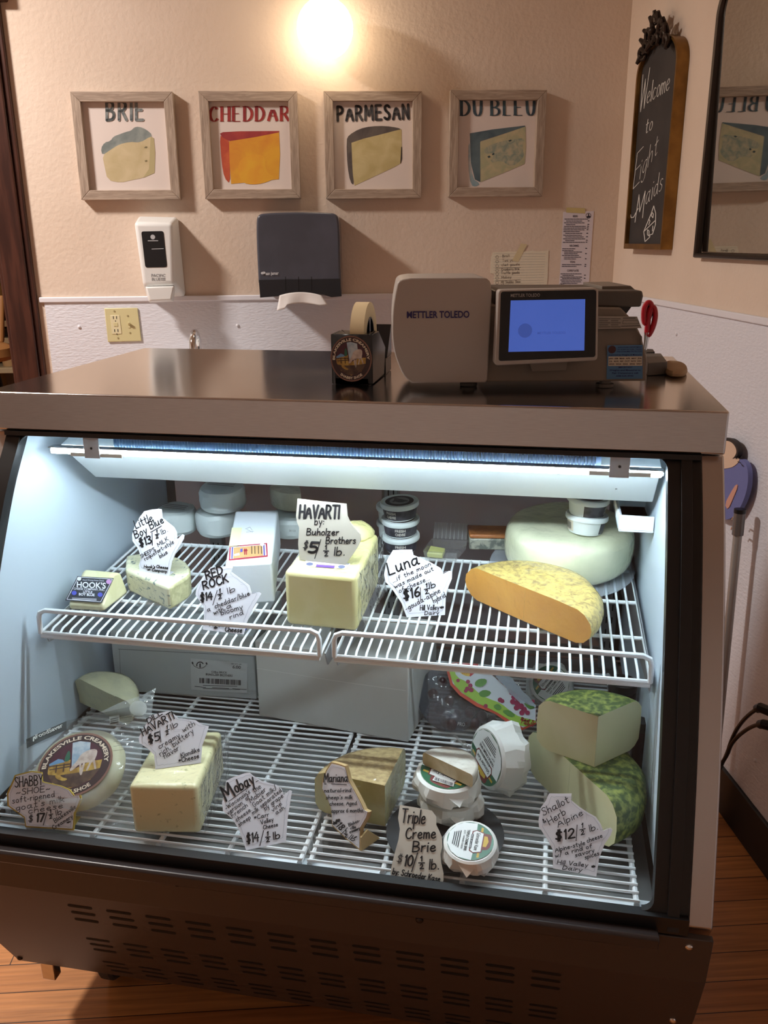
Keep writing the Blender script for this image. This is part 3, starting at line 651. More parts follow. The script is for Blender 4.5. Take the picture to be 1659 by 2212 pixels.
bleu = [(flatmat('bleu wash paint', 128, 160, 172, (200, 196, 190), 14), sm([(1040, 380), (1060, 470), (1062, 640), (1120, 680), (1090, 700), (1055, 690), (1036, 560)], 1, True)),
        (flatmat('bleu rind paint', 74, 92, 102, (98, 116, 122), 14), [(1048, 338), (1200, 312), (1420, 286), (1424, 292), (1280, 340), (1120, 392), (1118, 668), (1082, 650), (1056, 540)]),
        (flatmat('bleu paste paint', 196, 184, 148, (172, 172, 138), 30), [(1118, 396), (1280, 342), (1424, 292), (1428, 440), (1418, 545), (1300, 596), (1120, 668)]),
        (flatmat('bleu veins paint', 136, 150, 136, (186, 178, 150), 60), sm([(1140, 440), (1230, 400), (1330, 380), (1420, 370), (1400, 430), (1420, 500), (1330, 570), (1260, 520), (1180, 540), (1220, 470), (1150, 480)], 1, True)),
        (flatmat('bleu dark spot', 56, 74, 78), [(1166, 496), (1180, 488), (1190, 498), (1176, 506)]), (flatmat('bleu dark spot', 56, 74, 78), [(1196, 480), (1208, 470), (1216, 478), (1204, 488)]), (flatmat('bleu dark spot', 56, 74, 78), [(1306, 388), (1326, 380), (1330, 388), (1316, 394)])]
picture('framed print lettered BRIE, pale wedge with grey rind, beside the doorway', ((149, 197), (372, 198), (390, 431), (177, 432)), [('BRIE', 316, 250, 560, 248, 128)], brie, C1, mat('grey lettering', S(134, 138, 136), 0.7, col2=S(98, 104, 106), nscale=60), dict(wt=3.2, smooth=True, gap=0.34))
picture('framed print lettered CHEDDAR, orange wedge with red rind', ((426, 197), (640, 196), (652, 429), (445, 430)), [('CHEDDAR', 1012, 258, 1546, 255, 100)], ched, C1, mat('red lettering', S(166, 52, 46), 0.7, col2=S(140, 40, 44), nscale=30), dict(wt=3, serif=True, contrast=(0.8, 3.2), gap=0.3))
picture('framed print lettered PARMESAN, straw wedge with dark rind', ((698, 198), (911, 195), (911, 428), (705, 430)), [('PARMESAN', 156, 254, 634, 240, 96)], parm, C2, mat('slate lettering', S(62, 60, 62), 0.7, col2=S(84, 82, 82), nscale=30), dict(wt=2.9, gap=0.3))
picture('framed print lettered DU BLEU, blue-veined wedge, nearest the room corner', ((975, 194), (1184, 194), (1170, 424), (967, 426)), [('DU BLEU', 992, 220, 1484, 216, 104)], bleu, C2, mat('blue grey lettering', S(48, 64, 78), 0.7, col2=S(70, 92, 102), nscale=30), dict(wt=3, serif=True, contrast=(0.8, 3.2), gap=0.3))
def wloft(front, fo, back, bo):
    """body on the back wall between a front outline and a back outline, both measured on their own planes"""
    return MB().loft([[PW(fo)(u, v) for u, v in front], [PW(bo)(u, v) for u, v in back]])
# soap dispenser
t = thing('soap_dispenser', 'white push soap dispenser with dark window on the back wall', 'soap dispenser', wall(-0.36, 1.29, 0.05))
sd = wloft(((289, 480), (372, 482), (377, 614), (309, 616)), 0.105, ((298, 466), (386, 468), (403, 642), (318, 648)), 0.0005); ob('body', sd, WHITE, t, bevel=0.012, seg=4)
pl = PW(0.1054); mb = MB(); mb.prism([pl(u, v, -0.002) for u, v in rrect((305, 500), (353, 499), (361, 577), (314, 578), 5)], WN * 0.0028)
wd_ = ob('window', mb, mat('smoked window', S(30, 31, 34), 0.12, col2=S(52, 52, 50), nscale=10, lo=0.5, hi=0.8), t)
pl = PW(0.1065); mb = MB(); mb.lathe([(0.0075, 0), (0, 0.0001)], pl(330, 512), 20, WN); pline(mb, pl, [(320, 520), (341, 520)], 0.9, 0, 0.0005); pline(mb, pl, [(328, 538), (353, 537)], 0.7, 0, 0.0005); ob('logo', mb, mat('pale grey print', S(190, 192, 196), 0.5), wd_, norm=False)
pl = PW(0.1056); mb = MB(); pprint_(mb, 'PACIFIC', pl, (327, 598), (357, 598), 6.5); pprint_(mb, 'BLUE', pl, (328, 606), (346, 606), 6.5); pline(mb, pl, [(347, 601), (357, 601)], 0.6); pline(mb, pl, [(347, 604.5), (357, 604.5)], 0.6); ob('lettering', mb, mat('grey print', S(110, 112, 118), 0.5), t, norm=False)
lv = wloft(((315, 620), (375, 619), (370, 648), (324, 650)), 0.118, ((312, 617), (379, 616), (376, 652), (322, 654)), 0.06); ob('push_lever', lv, WHITE, t, bevel=0.004)
# paper towel dispenser
t = thing('towel_dispenser', 'smoky dark paper towel dispenser above the splash panel', 'towel dispenser', wall(0.11, 1.29, 0.06))
fr = sm([(553, 480), (558, 463), (575, 460), (640, 458), (706, 459), (727, 462), (733, 478), (735, 560), (737, 640), (720, 636), (560, 640), (556, 560)], 2, True)
mb = wloft(fr, 0.125, [(u + 4, v + 2) for u, v in fr], 0.0005); SMK = mat('smoky plastic cover', S(74, 76, 86), 0.16, col2=S(84, 86, 98), nscale=5); ob('cover', mb, SMK, t, bevel=0.008, seg=3)
pl = PW(0.1252); mb = MB(); mb.prism([pl(u, v, -0.003) for u, v in ((559, 604), (735, 602), (738, 640), (716, 642), (690, 634), (655, 629), (620, 632), (600, 640), (562, 643))], WN * 0.0055)
for u in (617, 645, 673): pline(mb, pl, [(u, 598), (u + 0.5, 628)], 0.8, 1, 0.003)
ob('lower_jaw', mb, [mat('dark plastic jaw', S(40, 41, 46), 0.3), DARK], t, bevel=0.001)
mb = MB(); pprint_(mb, 'san jamar', pl, (574, 594), (602, 593), 7, 0.02, lift=0.003); pline(mb, pl, [(566, 590), (571, 589)], 2.6, 0, 0.003); ob('lettering', mb, mat('white print', S(220, 222, 226), 0.5), t, norm=False)
# towel hanging out
t = thing('paper_towel', 'white paper towel hanging from the dark dispenser', 'paper towel', PW(0.09)(650, 668))
def towel(u, v):
    x = lerp(lerp(604, 694, u), lerp(598, 708, u), v); top = 631 + 7 * (2 * u - 1) ** 2; bot = 664 - 9 * math.sin(math.pi * u) + (7 if u < 0.18 else 0) - 6 * max(0, (u - 0.85) * 6)
    return PW(0.131 + 0.006 * (1 + math.sin(u * 9)) * v)(x, lerp(top, bot, v))
mb = MB(); mb.grid(towel, 20, 8); ob('towel', mb, mat('tissue', S(236, 232, 230), 0.9), t, solid=0.0012)
# outlet and switch plate
t = thing('wall_plate', 'ivory double wall plate with outlet and light switch', 'wall plate', wall(-0.52, 1.14, 0.002))
IV = mat('ivory plastic', S(214, 204, 156), 0.4); pl = PW(0.012)
mb = MB(); mb.prism([PW(0.0105)(u, v) for u, v in ((225, 666), (297, 665), (306, 737), (233, 739))], -WN * 0.0045); ob('plate', mb, IV, t, bevel=0.002)
mb = MB(); mb.prism([pl(u, v) for u, v in ((238, 681), (258, 680.5), (263, 721), (242, 722))], -WN * 0.003); oo = ob('outlet', mb, mat('light ivory', S(226, 216, 178), 0.35), t, bevel=0.0008)
mb = MB()
for du, dv in ((0, 0), (3, 28)):
    for u in (244.5, 251.5): mb.prism([pl(u + du - 0.7, 683 + dv, 0.0003), pl(u + du + 0.7, 683 + dv, 0.0003), pl(u + du + 1.2, 689 + dv, 0.0003), pl(u + du - 0.2, 689 + dv, 0.0003)], WN * 0.0002)
    mb.lathe([(0.002, 0), (0, 0.0002)], pl(249.5 + du, 693.5 + dv, 0.0003), 10, WN)
ob('socket_slots', mb, DARK, oo)
mb = MB(); mb.prism([pl(u, v) for u, v in ((245, 697), (254, 697), (255, 705), (246, 705))], WN * 0.0012); ob('test_button', mb, IV, oo, bevel=0.0004)
mb = MB(); mb.prism([PW(0.011)(u, v) for u, v in ((276, 698), (281, 698), (282, 708), (277, 708))], WN * 0.001); sw = ob('switch', mb, IV, t)
mb = MB(); mb.hexa([PW(o)(u, v) for o, k in ((0.011, 0), (0.022, 4)) for u, v in ((276.5, 703 - k), (281, 703 - k), (281.3, 698 - k), (276.8, 698 - k))]); ob('toggle', mb, IV, sw, bevel=0.001)
for u, v in ((247, 672), (276, 682), (281, 719), (255, 730)):
    mb = MB(); mb.lathe([(0.0032, 0), (0.003, 0.0012), (0, 0.0016)], PW(0.0106)(u, v), 12, WN); ob('screw', mb, mat('brass screw', S(196, 184, 140), 0.35, 0.5), t)
# hand sink with the chrome faucet that shows above the counter
t = thing('hand_sink', 'white hand sink on the back wall, hidden behind the case', 'sink', wall(-0.24, 0.85, 0.2))
mb = MB(); mb.hexa([wall(s, z, o) for z in (0.85, 1.0) for s, o in ((-0.46, 0.38), (-0.02, 0.38), (-0.02, 0.006), (-0.46, 0.006))]); ob('basin', mb, WHITE, t, bevel=0.02)
p = PW(0.22)(416, 760); s_, _z = wsz(p); zt = PW(0.22)(416, 716).z
t = thing('faucet', 'chrome gooseneck faucet peeking over the counter edge', 'faucet', wall(s_, 1.0, 0.1)); mb = MB()
pts = [wall(s_, 1.0, 0.09), wall(s_, zt - 0.06, 0.09)] + [wall(s_, zt - 0.062 + 0.052 * math.sin(a), 0.15 - 0.06 * math.cos(a)) for a in [math.pi * i / 12 for i in range(13)]] + [wall(s_, zt - 0.11, 0.212)]
mb.tube(pts, 0.0115, 14); ob('spout', mb, CHROME, t); mb = MB(); mb.tube([wall(s_, zt - 0.112, 0.212), wall(s_, zt - 0.075, 0.2105)], 0.0145, 14); ob('aerator', mb, CHROME, t)
mb = MB(); mb.lathe([(0.026, 0), (0.026, 0.01), (0.016, 0.03)], wall(s_, 1.0, 0.09), 20); ob('faucet_base', mb, CHROME, t)
# handwritten list
t = thing('note_sheet', 'lined handwritten note sheet taped to the back wall', 'note', wall(0.87, 1.28, 0.002)); pl = PW(0.0016)
NP = mat('notebook paper', S(228, 218, 196), 0.8)
mb = MB(); mb.prism([pl(u, v) for u, v in ((1065, 545), (1100, 543), (1130, 544), (1150, 541), (1160, 543), (1185, 541), (1183, 600), (1180, 625), (1066, 632), (1068, 592), (1059, 590), (1061, 556))], -WN * 0.0012); ob('sheet', mb, NP, t)
mb = MB(); C3 = (1040, 440); SC = 6.38
for i in range(14): pline(mb, pl, [(C3[0] + (170 - i) / SC, C3[1] + (690 + i * 38) / SC), (C3[0] + (880 - i * 2) / SC, C3[1] + (692 + i * 36) / SC)], 0.22, 0, 0.0003)
for tx, a, b in (('Brat', (290, 740), (385, 730)), ('Two year', (285, 800), (485, 790)), ('chet gouda', (275, 860), (525, 850)), ('Cranberry Brie', (275, 925), (520, 912)), ('Truffle gouda', (270, 972), (525, 962)), ('Mobay', (272, 1035), (410, 1025)), ('Mt Shabby Shoe', (268, 1100), (535, 1090)), ('Mariana', (272, 1142), (455, 1137))):
    phand(mb, tx, pl, (C3[0] + a[0] / SC, C3[1] + a[1] / SC), (C3[0] + b[0] / SC, C3[1] + b[1] / SC), 5.6, 0.32, 1, 0.0005)
for v in (735, 797, 858, 920, 968, 1025, 1090, 1130, 1170): pline(mb, pl, [(C3[0] + (215 + 20 * math.cos(a)) / SC, C3[1] + (v + 20 * math.sin(a)) / SC) for a in [i * 0.7 for i in range(10)]], 0.3, 1, 0.0005)
for v in (890, 1060): pline(mb, pl, [(C3[0] + 190 / SC, C3[1] + v / SC), (C3[0] + 540 / SC, C3[1] + (v - 12) / SC)], 0.35, 1, 0.0005)
ob('handwriting', mb, [mat('pale rule', S(176, 172, 166), 0.8), mat('pencil', S(120, 108, 100), 0.8)], t, norm=False)
TAPE = mat('masking tape', S(206, 188, 130), 0.7); mb = MB(); pl = PW(0.0022); mb.prism([pl(u, v) for u, v in ((1126, 526), (1139, 528), (1119, 566), (1106, 563))], -WN * 0.0004); ob('tape_strip', mb, mat('translucent tape', S(214, 198, 158), 0.6), t)
# menu strip
t = thing('menu_strip', 'narrow printed drinks menu taped near the corner', 'menu', wall(1.07, 1.28, 0.002)); pl = PW(0.0016)
mb = MB(); mb.prism([pl(u, v) for u, v in ((1217, 458), (1283, 456), (1277, 540), (1271, 632), (1207, 632), (1213, 540))], -WN * 0.0012); ob('sheet', mb, mat('white menu paper', S(222, 214, 222), 0.7), t)
mb = MB()
for tx, u0, v0, u1 in (('BEERS', 1260, 186, 1328), ('N/A DRINKS', 1216, 592, 1342), ('SODAS', 1222, 815, 1290), ('COFFEE PLATES', 1180, 935, 1340)):
    pprint_(mb, tx, pl, (C3[0] + u0 / SC, C3[1] + v0 / SC), (C3[0] + u1 / SC, C3[1] + v0 / SC), 4.4, 0.02)
rows = [(1148, 1465, 212), (1170, 1385, 238), (1142, 1420, 263), (1168, 1290, 288), (1140, 1435, 312), (1136, 1440, 336), (1134, 1420, 360), (1132, 1355, 384), (1156, 1385, 408), (1130, 1380, 434), (1156, 1405, 458), (1128, 1425, 484), (1156, 1280, 508), (1124, 1430, 532), (1116, 1290, 620), (1116, 1265, 645), (1142, 1385, 666), (1142, 1320, 690), (1112, 1340, 714), (1140, 1370, 738), (1138, 1300, 762), (1112, 1375, 840), (1110, 1305, 864), (1094, 1375, 966), (1118, 1270, 988), (1092, 1390, 1010), (1114, 1360, 1030), (1090, 1380, 1052), (1104, 1370, 1076), (1130, 1320, 1098), (1170, 1418, 1132), (1170, 1418, 1152)]
for u0, u1, v in rows:
    u = u0
    while u < u1:
        w_ = rnd.uniform(18, 60); pline(mb, pl, [(C3[0] + u / SC, C3[1] + v / SC), (C3[0] + min(u + w_, u1) / SC, C3[1] + (v + 1) / SC)], 0.75); u += w_ + 9
for i, v in enumerate((236, 285, 310, 334, 358, 408, 456, 504, 530, 615, 688, 760, 838, 862, 985, 1028, 1096)): pline(mb, pl, [(C3[0] + (1468 - i * 3.6) / SC, C3[1] + v / SC), (C3[0] + (1484 - i * 3.6) / SC, C3[1] + v / SC)], 0.9)
for u, v in ((1475, 165), (1108, 1132)):
    pline(mb, pl, [(C3[0] + (u + 34 * math.cos(a)) / SC, C3[1] + (v + 36 * math.sin(a)) / SC) for a in [i * 0.42 for i in range(16)]], 0.45); pline(mb, pl, [(C3[0] + (u - 14) / SC, C3[1] + (v + 18) / SC), (C3[0] + (u + 16) / SC, C3[1] + (v + 14) / SC)], 2.0); pline(mb, pl, [(C3[0] + u / SC, C3[1] + (v - 22) / SC), (C3[0] + u / SC, C3[1] + (v + 14) / SC)], 1.2)
ob('print', mb, mat('menu ink', S(62, 56, 72), 0.7), t, norm=False)
mb = MB(); pl = PW(0.0024); mb.prism([pl(u, v) for u, v in ((1224, 448), (1264, 450), (1264, 461), (1223, 459))], -WN * 0.0005); ob('tape_strip', mb, TAPE, t)
# ------------------------------------------------------------------ chalkboard on the right wall
BRONZE = mat('dark bronze', S(58, 48, 42), 0.38, 0.7, bump=(120, 0.2, 0.001)); GOLD = mat('aged gold', S(150, 112, 58), 0.36, 0.75, col2=S(122, 88, 44), nscale=12)
def arch(r0, r1, z0, zs, zt, n=10):
    """outline with rounded shoulders that rise to a flat arch"""
    rc = (r0 + r1) / 2; R_ = min(0.085, (r1 - r0) * 0.28); pts = [(r0, z0), (r0, zs)]
    for i in range(1, n + 1): a = math.pi / 2 * i / n; pts.append((r0 + R_ * (1 - math.cos(a)), zs + R_ * 0.9 * math.sin(a)))
    zz = zs + R_ * 0.9
    for i in range(1, n): x = lerp(r0 + R_, r1 - R_, i / n); pts.append((x, zz + (zt - zz) * math.sin(math.pi * i / n)))
    for i in range(n + 1): a = math.pi / 2 * i / n; pts.append((r1 - R_ * (1 - math.sin(a)), zs + R_ * 0.9 * math.cos(a)))
    pts.append((r1, z0)); return pts
def crest(mb, r, z, sc_, off):
    """a carved crest of scrolls and leaves"""
    for cx0, cz0, R_, sg, th in ((0, 0.045, 0.03, 1, .007), (-0.05, 0.02, 0.026, -1, .006), (0.05, 0.02, 0.026, 1, .006), (-0.1, -0.02, 0.02, 1, .006), (0.1, -0.02, 0.02, -1, .006), (-0.02, 0.01, 0.02, 1, .006), (0.025, 0.0, 0.018, -1, .006), (-0.07, -0.005, 0.018, 1, .005), (0.075, 0.0, 0.018, -1, .005)):
        pts = []
        for i in range(18):
            a = i * 0.52; q = R_ * (1 - i / 22); pts.append(rwall(r + (cx0 + sg * q * math.cos(a)) * sc_, z + (cz0 + q * math.sin(a)) * sc_, off + 0.006 * math.sin(i * 0.4)))
        mb.tube(pts, th * sc_ * 1.35, 8, r2=th * sc_ * 0.8)
    for cx0, cz0, dx, dz in ((0, 0.055, 0.0, 0.03), (-0.02, 0.05, -0.015, 0.025), (0.02, 0.05, 0.015, 0.025), (-0.06, 0.035, -0.02, 0.012), (0.06, 0.035, 0.02, 0.012), (-0.035, 0.0, -0.012, -0.018), (0.035, 0.0, 0.012, -0.018), (-0.11, -0.02, -0.01, -0.022), (0.11, -0.02, 0.01, -0.022), (-0.085, 0.01, -0.02, 0.016), (0.085, 0.01, 0.02, 0.016), (0.0, 0.01, 0.0, -0.02)):
        a = rwall(r + cx0 * sc_, z + cz0 * sc_, off); b = rwall(r + (cx0 + dx) * sc_, z + (cz0 + dz) * sc_, off + 0.01); mb.tube([a, a.lerp(b, 0.5), b], 0.011 * sc_, 8, r2=0.0055 * sc_)
    mb.ball((0, 0, 0), 0.012 * sc_, 10); c = rwall(r, z + 0.03 * sc_, off + 0.012); mb.v[-77:] = [v + c if v.length < 0.05 else v for v in mb.v[-77:]]
D_ = 0.036; P0 = PR(D_)
t = thing('chalkboard', 'tall arched chalkboard in a deep gold frame with carved crest', 'chalkboard', rwall(0.36, 1.44, 0.02))
rr_ = lambda u, v: (P0(u, v) - RC).dot(RX); r0, r1 = rr_(1347, 537), rr_(1427, 540); z0, zs, zt = 1.444, 1.945, 2.04
out = arch(r0, r1, z0, zs, zt); inn = arch(r0 + 0.010, r1 - 0.008, z0 + 0.016, zs - 0.004, zt - 0.013)
mb = MB(); o1 = [rwall(r, z, 0.001) for r, z in out]; o2 = [rwall(r, z, D_) for r, z in out]; i2 = [rwall(r, z, D_) for r, z in inn]; i1 = [rwall(r, z, D_ - 0.012) for r, z in inn]
n = len(out); mb.loft([o1, o2, i2, i1], cap=False); ob('frame', mb, GOLD, t, ang=40)
mb = MB(); mb.prism([rwall(r, z, D_ - 0.0125) for r, z in inn], -RN * 0.006); ob('slate', mb, mat('black slate', S(48, 44, 44), 0.7, col2=S(56, 52, 51), nscale=10), t)
mb = MB(); crest(mb, (r0 + r1) / 2 - 0.01, 2.025, 0.95, D_ + 0.004); ob('crest', mb, BRONZE, t)
mb = MB(); pl = PR(D_ - 0.0122); C4 = (1300, 0); s4 = 3.688
for tx, a, b, h, wt in (('W', (295, 905), (350, 850), 300, 0.9), ('elcome', (355, 830), (535, 715), 165, 0.85), ('to', (345, 1070), (400, 1030), 120, 0.95), ('E', (250, 1505), (300, 1450), 270, 0.8), ('ight', (300, 1430), (440, 1225), 165, 0.9), ('M', (265, 1770), (325, 1735), 210, 0.85), ('aids', (345, 1640), (478, 1510), 165, 0.85)):
    phand(mb, tx, pl, (C4[0] + a[0] / s4, C4[1] + a[1] / s4), (C4[0] + b[0] / s4, C4[1] + b[1] / s4), h / s4, wt, slant=0.12, upv=(0.08, -1.0))
q = lambda *p: [(C4[0] + u / s4, C4[1] + v / s4) for u, v in p]
for L_ in (q((230, 1710), (235, 1735), (255, 1730), (290, 1660)), q((335, 1845), (395, 1700), (415, 1640), (430, 1700), (428, 1790), (405, 1865), (385, 1870), (382, 1890), (345, 1925), (335, 1845), (428, 1755)), q((400, 1690), (412, 1705), (408, 1735), (396, 1720), (400, 1690)), q((375, 1745), (385, 1760), (375, 1790)), q((365, 1830), (378, 1840), (376, 1880), (364, 1870), (365, 1830)), q((408, 1800), (404, 1840))): pline(mb, pl, L_, 0.8)
ob('chalk_lettering', mb, mat('chalk', S(214, 210, 204), 0.9), t, norm=False)
# ------------------------------------------------------------------ arched mirror
t = thing('mirror', 'arched mirror with dark bronze frame and crest, reflecting the blue cheese print', 'mirror', rwall(0.95, 1.425, 0.02))
r0, r1, z0, zs, zt = 0.706, 1.21, 1.423, 2.01, 2.16; out = arch(r0, r1, z0, zs, zt); D2 = 0.028
mb = MB(); pts = [rwall(r + 0.009 if r < 0.95 else r - 0.009, z + (0.009 if z < 1.5 else -0.006), 0.016) for r, z in out]; mb.tube(pts, 0.0115, 10, True); ob('frame', mb, BRONZE, t)
inn = arch(r0 + 0.017, r1 - 0.017, z0 + 0.018, zs - 0.004, zt - 0.016); MT = 0.016
mb = MB(); mb.prism([rwall(r, z, 0.007 + MT * (r - r0) + MT * (z - z0)) for r, z in inn], -RN * 0.004); ob('mirror_glass', mb, mat('silvered glass', S(206, 208, 204), 0.02, 1.0), t)
mb = MB(); crest(mb, 0.80, 2.12, 1.1, 0.03); ob('crest', mb, BRONZE, t)
# ------------------------------------------------------------------ wooden cut-out figure, pole and cords on the right wall
t = thing('wooden_figure', 'flat painted wooden figure in a blue dress hanging behind the case', 'wall decoration', rwall(1.09, 0.80, 0.02)); pl = PR(0.03)
ptp = lambda *p: [rwall(r, z, 0.03) for r, z in p]
SKIN = mat('painted skin', S(226, 196, 172), 0.6); BLU = mat('blue painted dress', S(112, 118, 176), 0.6)
dress = sm([(1540, 1012), (1576, 1010), (1590, 1001), (1599, 990), (1608, 997), (1614, 1008), (1616.5, 1030), (1614, 1056), (1606, 1082), (1594, 1105), (1580, 1120), (1560, 1124), (1540, 1112)], 2, True)
mb = MB(); mb.prism([pl(u, v) for u, v in dress], -RN * 0.012); ob('dress', mb, BLU, t)
pf3, ph3 = PR(0.0315), PR(0.0308)
mb = MB(); mb.prism([pf3(u, v) for u, v in sm([(1545, 950), (1572, 952), (1582, 957), (1589, 967), (1591, 977), (1587, 986), (1580, 992), (1592, 989), (1598, 994), (1590, 1004), (1578, 1011), (1545, 1014)], 1, True)], -RN * 0.0025); ob('face_and_neck', mb, SKIN, t)
mb = MB(); mb.prism([ph3(u, v) for u, v in sm([(1540, 944), (1574, 946), (1586, 952), (1593, 964), (1595, 977), (1591, 987), (1583, 994), (1560, 1000), (1540, 990)], 1, True)], -RN * 0.012); ob('hair', mb, mat('painted black hair', S(48, 40, 38), 0.6), t)
mb = MB(); mb.prism([rwall(r, z, 0.032) for r, z in sm([(1.06, 0.83), (1.085, 0.87), (1.106, 0.897), (1.116, 0.893), (1.10, 0.86), (1.08, 0.82)], 1, True)], -RN * 0.0018); ob('painted_hand', mb, mat('painted pink', S(216, 160, 140), 0.6), t)
mb = MB(); pl2 = PR(0.0322)
for a, b in (((1588, 987), (1593, 984)), ((1590, 991), (1595, 988)), ((1594, 997), (1600, 1000)), ((1602, 1003), (1605, 1007))): pline(mb, pl2, [a, b], 0.8)
ob('painted_lines', mb, INK, t, norm=False)
a = PR(0.05)(1598, 1108); b = PR(0.05)(1585, 1240); dr = (b - a).normalized(); L_ = a.z / -dr.z
t = thing('chrome_pole', 'slim chrome pole with black cap leaning behind the case', 'pole', a + dr * L_)
mb = MB(); mb.tube([a + dr * 0.035, a + dr * (L_ - 0.015)], 0.0105, 14); ob('pole', mb, mat('satin steel pole', S(178, 176, 174), 0.4, 0.4), t)
mb = MB(); mb.tube([a, a + dr * 0.055], 0.0135, 14); ob('collar', mb, mat('grey collar', S(130, 128, 128), 0.35, 0.6), t)
mb = MB(); mb.tube([a - dr * 0.010, a - dr * 0.004, a], 0.014, 14); mb.tube([a + dr * (L_ - 0.02), a + dr * (L_ - 0.001)], 0.013, 12); ob('end_caps', mb, BLACK, t)
mb = MB()
for k in (0.02, 0.045): c = a + dr * k; mb.tube([c, c - RX * 0.03, c - RX * 0.034 - Z * 0.008], 0.0022, 6)
ob('hooks', mb, CHROME, t)
t = thing('outlet_box', 'wall outlet where the two black plugs go in, right of the case', 'outlet', rwall(1.46, 0.40, 0.02))
mb = MB(); mb.hexa([rwall(r, z, o) for z in (0.37, 0.50) for r, o in ((1.43, 0.02), (1.53, 0.02), (1.53, 0.006), (1.43, 0.006))]); ob('plate', mb, IV, t, bevel=0.003)
for nm, path, lab in (('power_cord', [(1572, 1625), (1578, 1603), (1590, 1577), (1605, 1556), (1622, 1540), (1636, 1531)], 'upper black power cord rising to the wall outlet'), ('power_cord', [(1571, 1632), (1578, 1610), (1592, 1592), (1612, 1576), (1630, 1567), (1642, 1565)], 'lower black power cord curving to the wall outlet')):
    pl = PR(0.06); p0 = [pl(u, v) for u, v in path]; low = p0[0]; k_ = 0.0 if 'upper' in lab else 0.03; pre = [rwall(1.225 + k_ * 0.3, 0.02, 0.06 + k_), rwall(1.235 + k_ * 0.3, 0.14, 0.06 + k_ * 0.6)]
    e = p0[-1]; t = thing(nm, lab, 'cord', pre[0]); mb = MB(); mb.tube([V(p) for p in sm([tuple(p) for p in pre + p0], 2)], 0.0048, 8); ob('cable', mb, BLACK, t)
    mb = MB(); d = (p0[-1] - p0[-2]).normalized(); tip = rwall(1.46, e.z + 0.02, 0.022); mb.tube([e, e + d * 0.012, e.lerp(tip, 0.5), tip], 0.0105, 10, r2=0.013); ob('plug', mb, BLACK, t)
# ------------------------------------------------------------------ the shop seen through the doorway
SHW = mat('pale shelf wood', S(176, 156, 124), 0.6); BO = -1.9; PB = PW(BO)
t = thing('shelving_unit', 'open wooden shelving seen through the doorway', 'shelving', wall(-1.5, 0, BO - 0.15))
bl = [(0, 0.03), (0, 1)]
for v, th in ((553, 0.03), (576, 0.03), (644, 0.032), (694, 0.03), (731, 0.03), (795, 0.03)):
    z = PB(20, v).z; mb = MB(); mb.hexa([wall(s, zz, o) for zz in (z - th, z) for s, o in ((-1.75, BO), (-1.28, BO), (-1.28, BO - 0.3), (-1.75, BO - 0.3))]); ob('shelf_board', mb, SHW, t, bevel=0.003)
mb = MB(); mb.hexa([wall(s, zz, o) for zz in (0.0, 2.1) for s, o in ((-1.75, BO - 0.3), (-1.28, BO - 0.3), (-1.28, BO - 0.32), (-1.75, BO - 0.32))]); ob('back_board', mb, mat('grey back board', S(126, 112, 104), 0.7), t)
for s in (-1.765, -1.279):
    mb = MB(); mb.hexa([wall(x, zz, o) for zz in (0.0, 2.1) for x, o in ((s, BO), (s + 0.015, BO), (s + 0.015, BO - 0.32), (s, BO - 0.32))]); ob('upright', mb, SHW, t)
def onb(v): return PB(20, v).z
def shop_item(name, label, cat, u, v, r, h, m, prof=None, group=None, off=0.1):
    pl = PW(BO - off); p = pl(u, v); p.z = onb(v) + 0.0005 if v != 735 else p.z; c = p; mb = MB(); pr = prof or [(0.8, 0), (1, 0.05), (1, 0.7), (0.5, 0.85), (0.4, 1)]
    mb.lathe([(a * r, b * h) for a, b in pr], c, 18); return tag(ob(name, mb, m), label, cat, group)
shop_item('jar', 'small pale jar on the doorway shelving', 'jar', 3, 644, 0.028, 0.09, mat('honey jar', S(208, 176, 126), 0.4))
shop_item('bottle', 'white and red bottle on the doorway shelving', 'bottle', 12.5, 644, 0.019, 0.125, mat('white bottle', S(196, 186, 180), 0.4, col2=S(110, 48, 44), nscale=14))
shop_item('jar', 'dark jar with pale cap behind the door casing', 'jar', 18.5, 644, 0.016, 0.06, mat('dark jar', S(70, 60, 64), 0.3))
shop_item('bowl', 'dark glass bowl on the shelf below the bottles', 'bowl', 8, 694, 0.05, 0.045, mat('smoked glass bowl', S(56, 44, 42), 0.08), [(0.5, 0), (0.9, 0.5), (1, 1), (0.95, 1), (0.8, 0.5), (0.0, 0.12)])
shop_item('bowl', 'small dark bowl with a dark stand on the lower shelf', 'bowl', 12, 731, 0.045, 0.05, mat('smoked glass bowl', S(56, 44, 42), 0.08), [(0.5, 0), (0.9, 0.5), (1, 1), (0.95, 1), (0.8, 0.5), (0.0, 0.12)])
shop_item('tin', 'red tin at the foot of the door casing', 'tin', 46, 795, 0.02, 0.085, mat('red tin', S(168, 36, 44), 0.4), [(1, 0), (1, 1)])
shop_item('paper_bag', 'tan paper bag on the bottom shelf', 'bag', 24, 795, 0.045, 0.085, mat('kraft bag', S(196, 156, 110), 0.8), [(0.9, 0), (1, 0.5), (0.8, 0.9), (0.6, 1)])
t = thing('bar_stool', 'black legged stool with tan leather seat by the doorway', 'stool', wall(-1.25, 0, -1.0)); pl = PW(-1.0)
p = pl(2, 768); mb = MB(); q = wsz(p); mb.lathe([(0.02, 0.0), (0.17, 0.0), (0.185, 0.02), (0.18, 0.055), (0.15, 0.07), (0, 0.075)], wall(q[0] - 0.13, q[1] - 0.02, -1.0), 28); ob('seat', mb, mat('tan leather', S(170, 116, 66), 0.5), t)
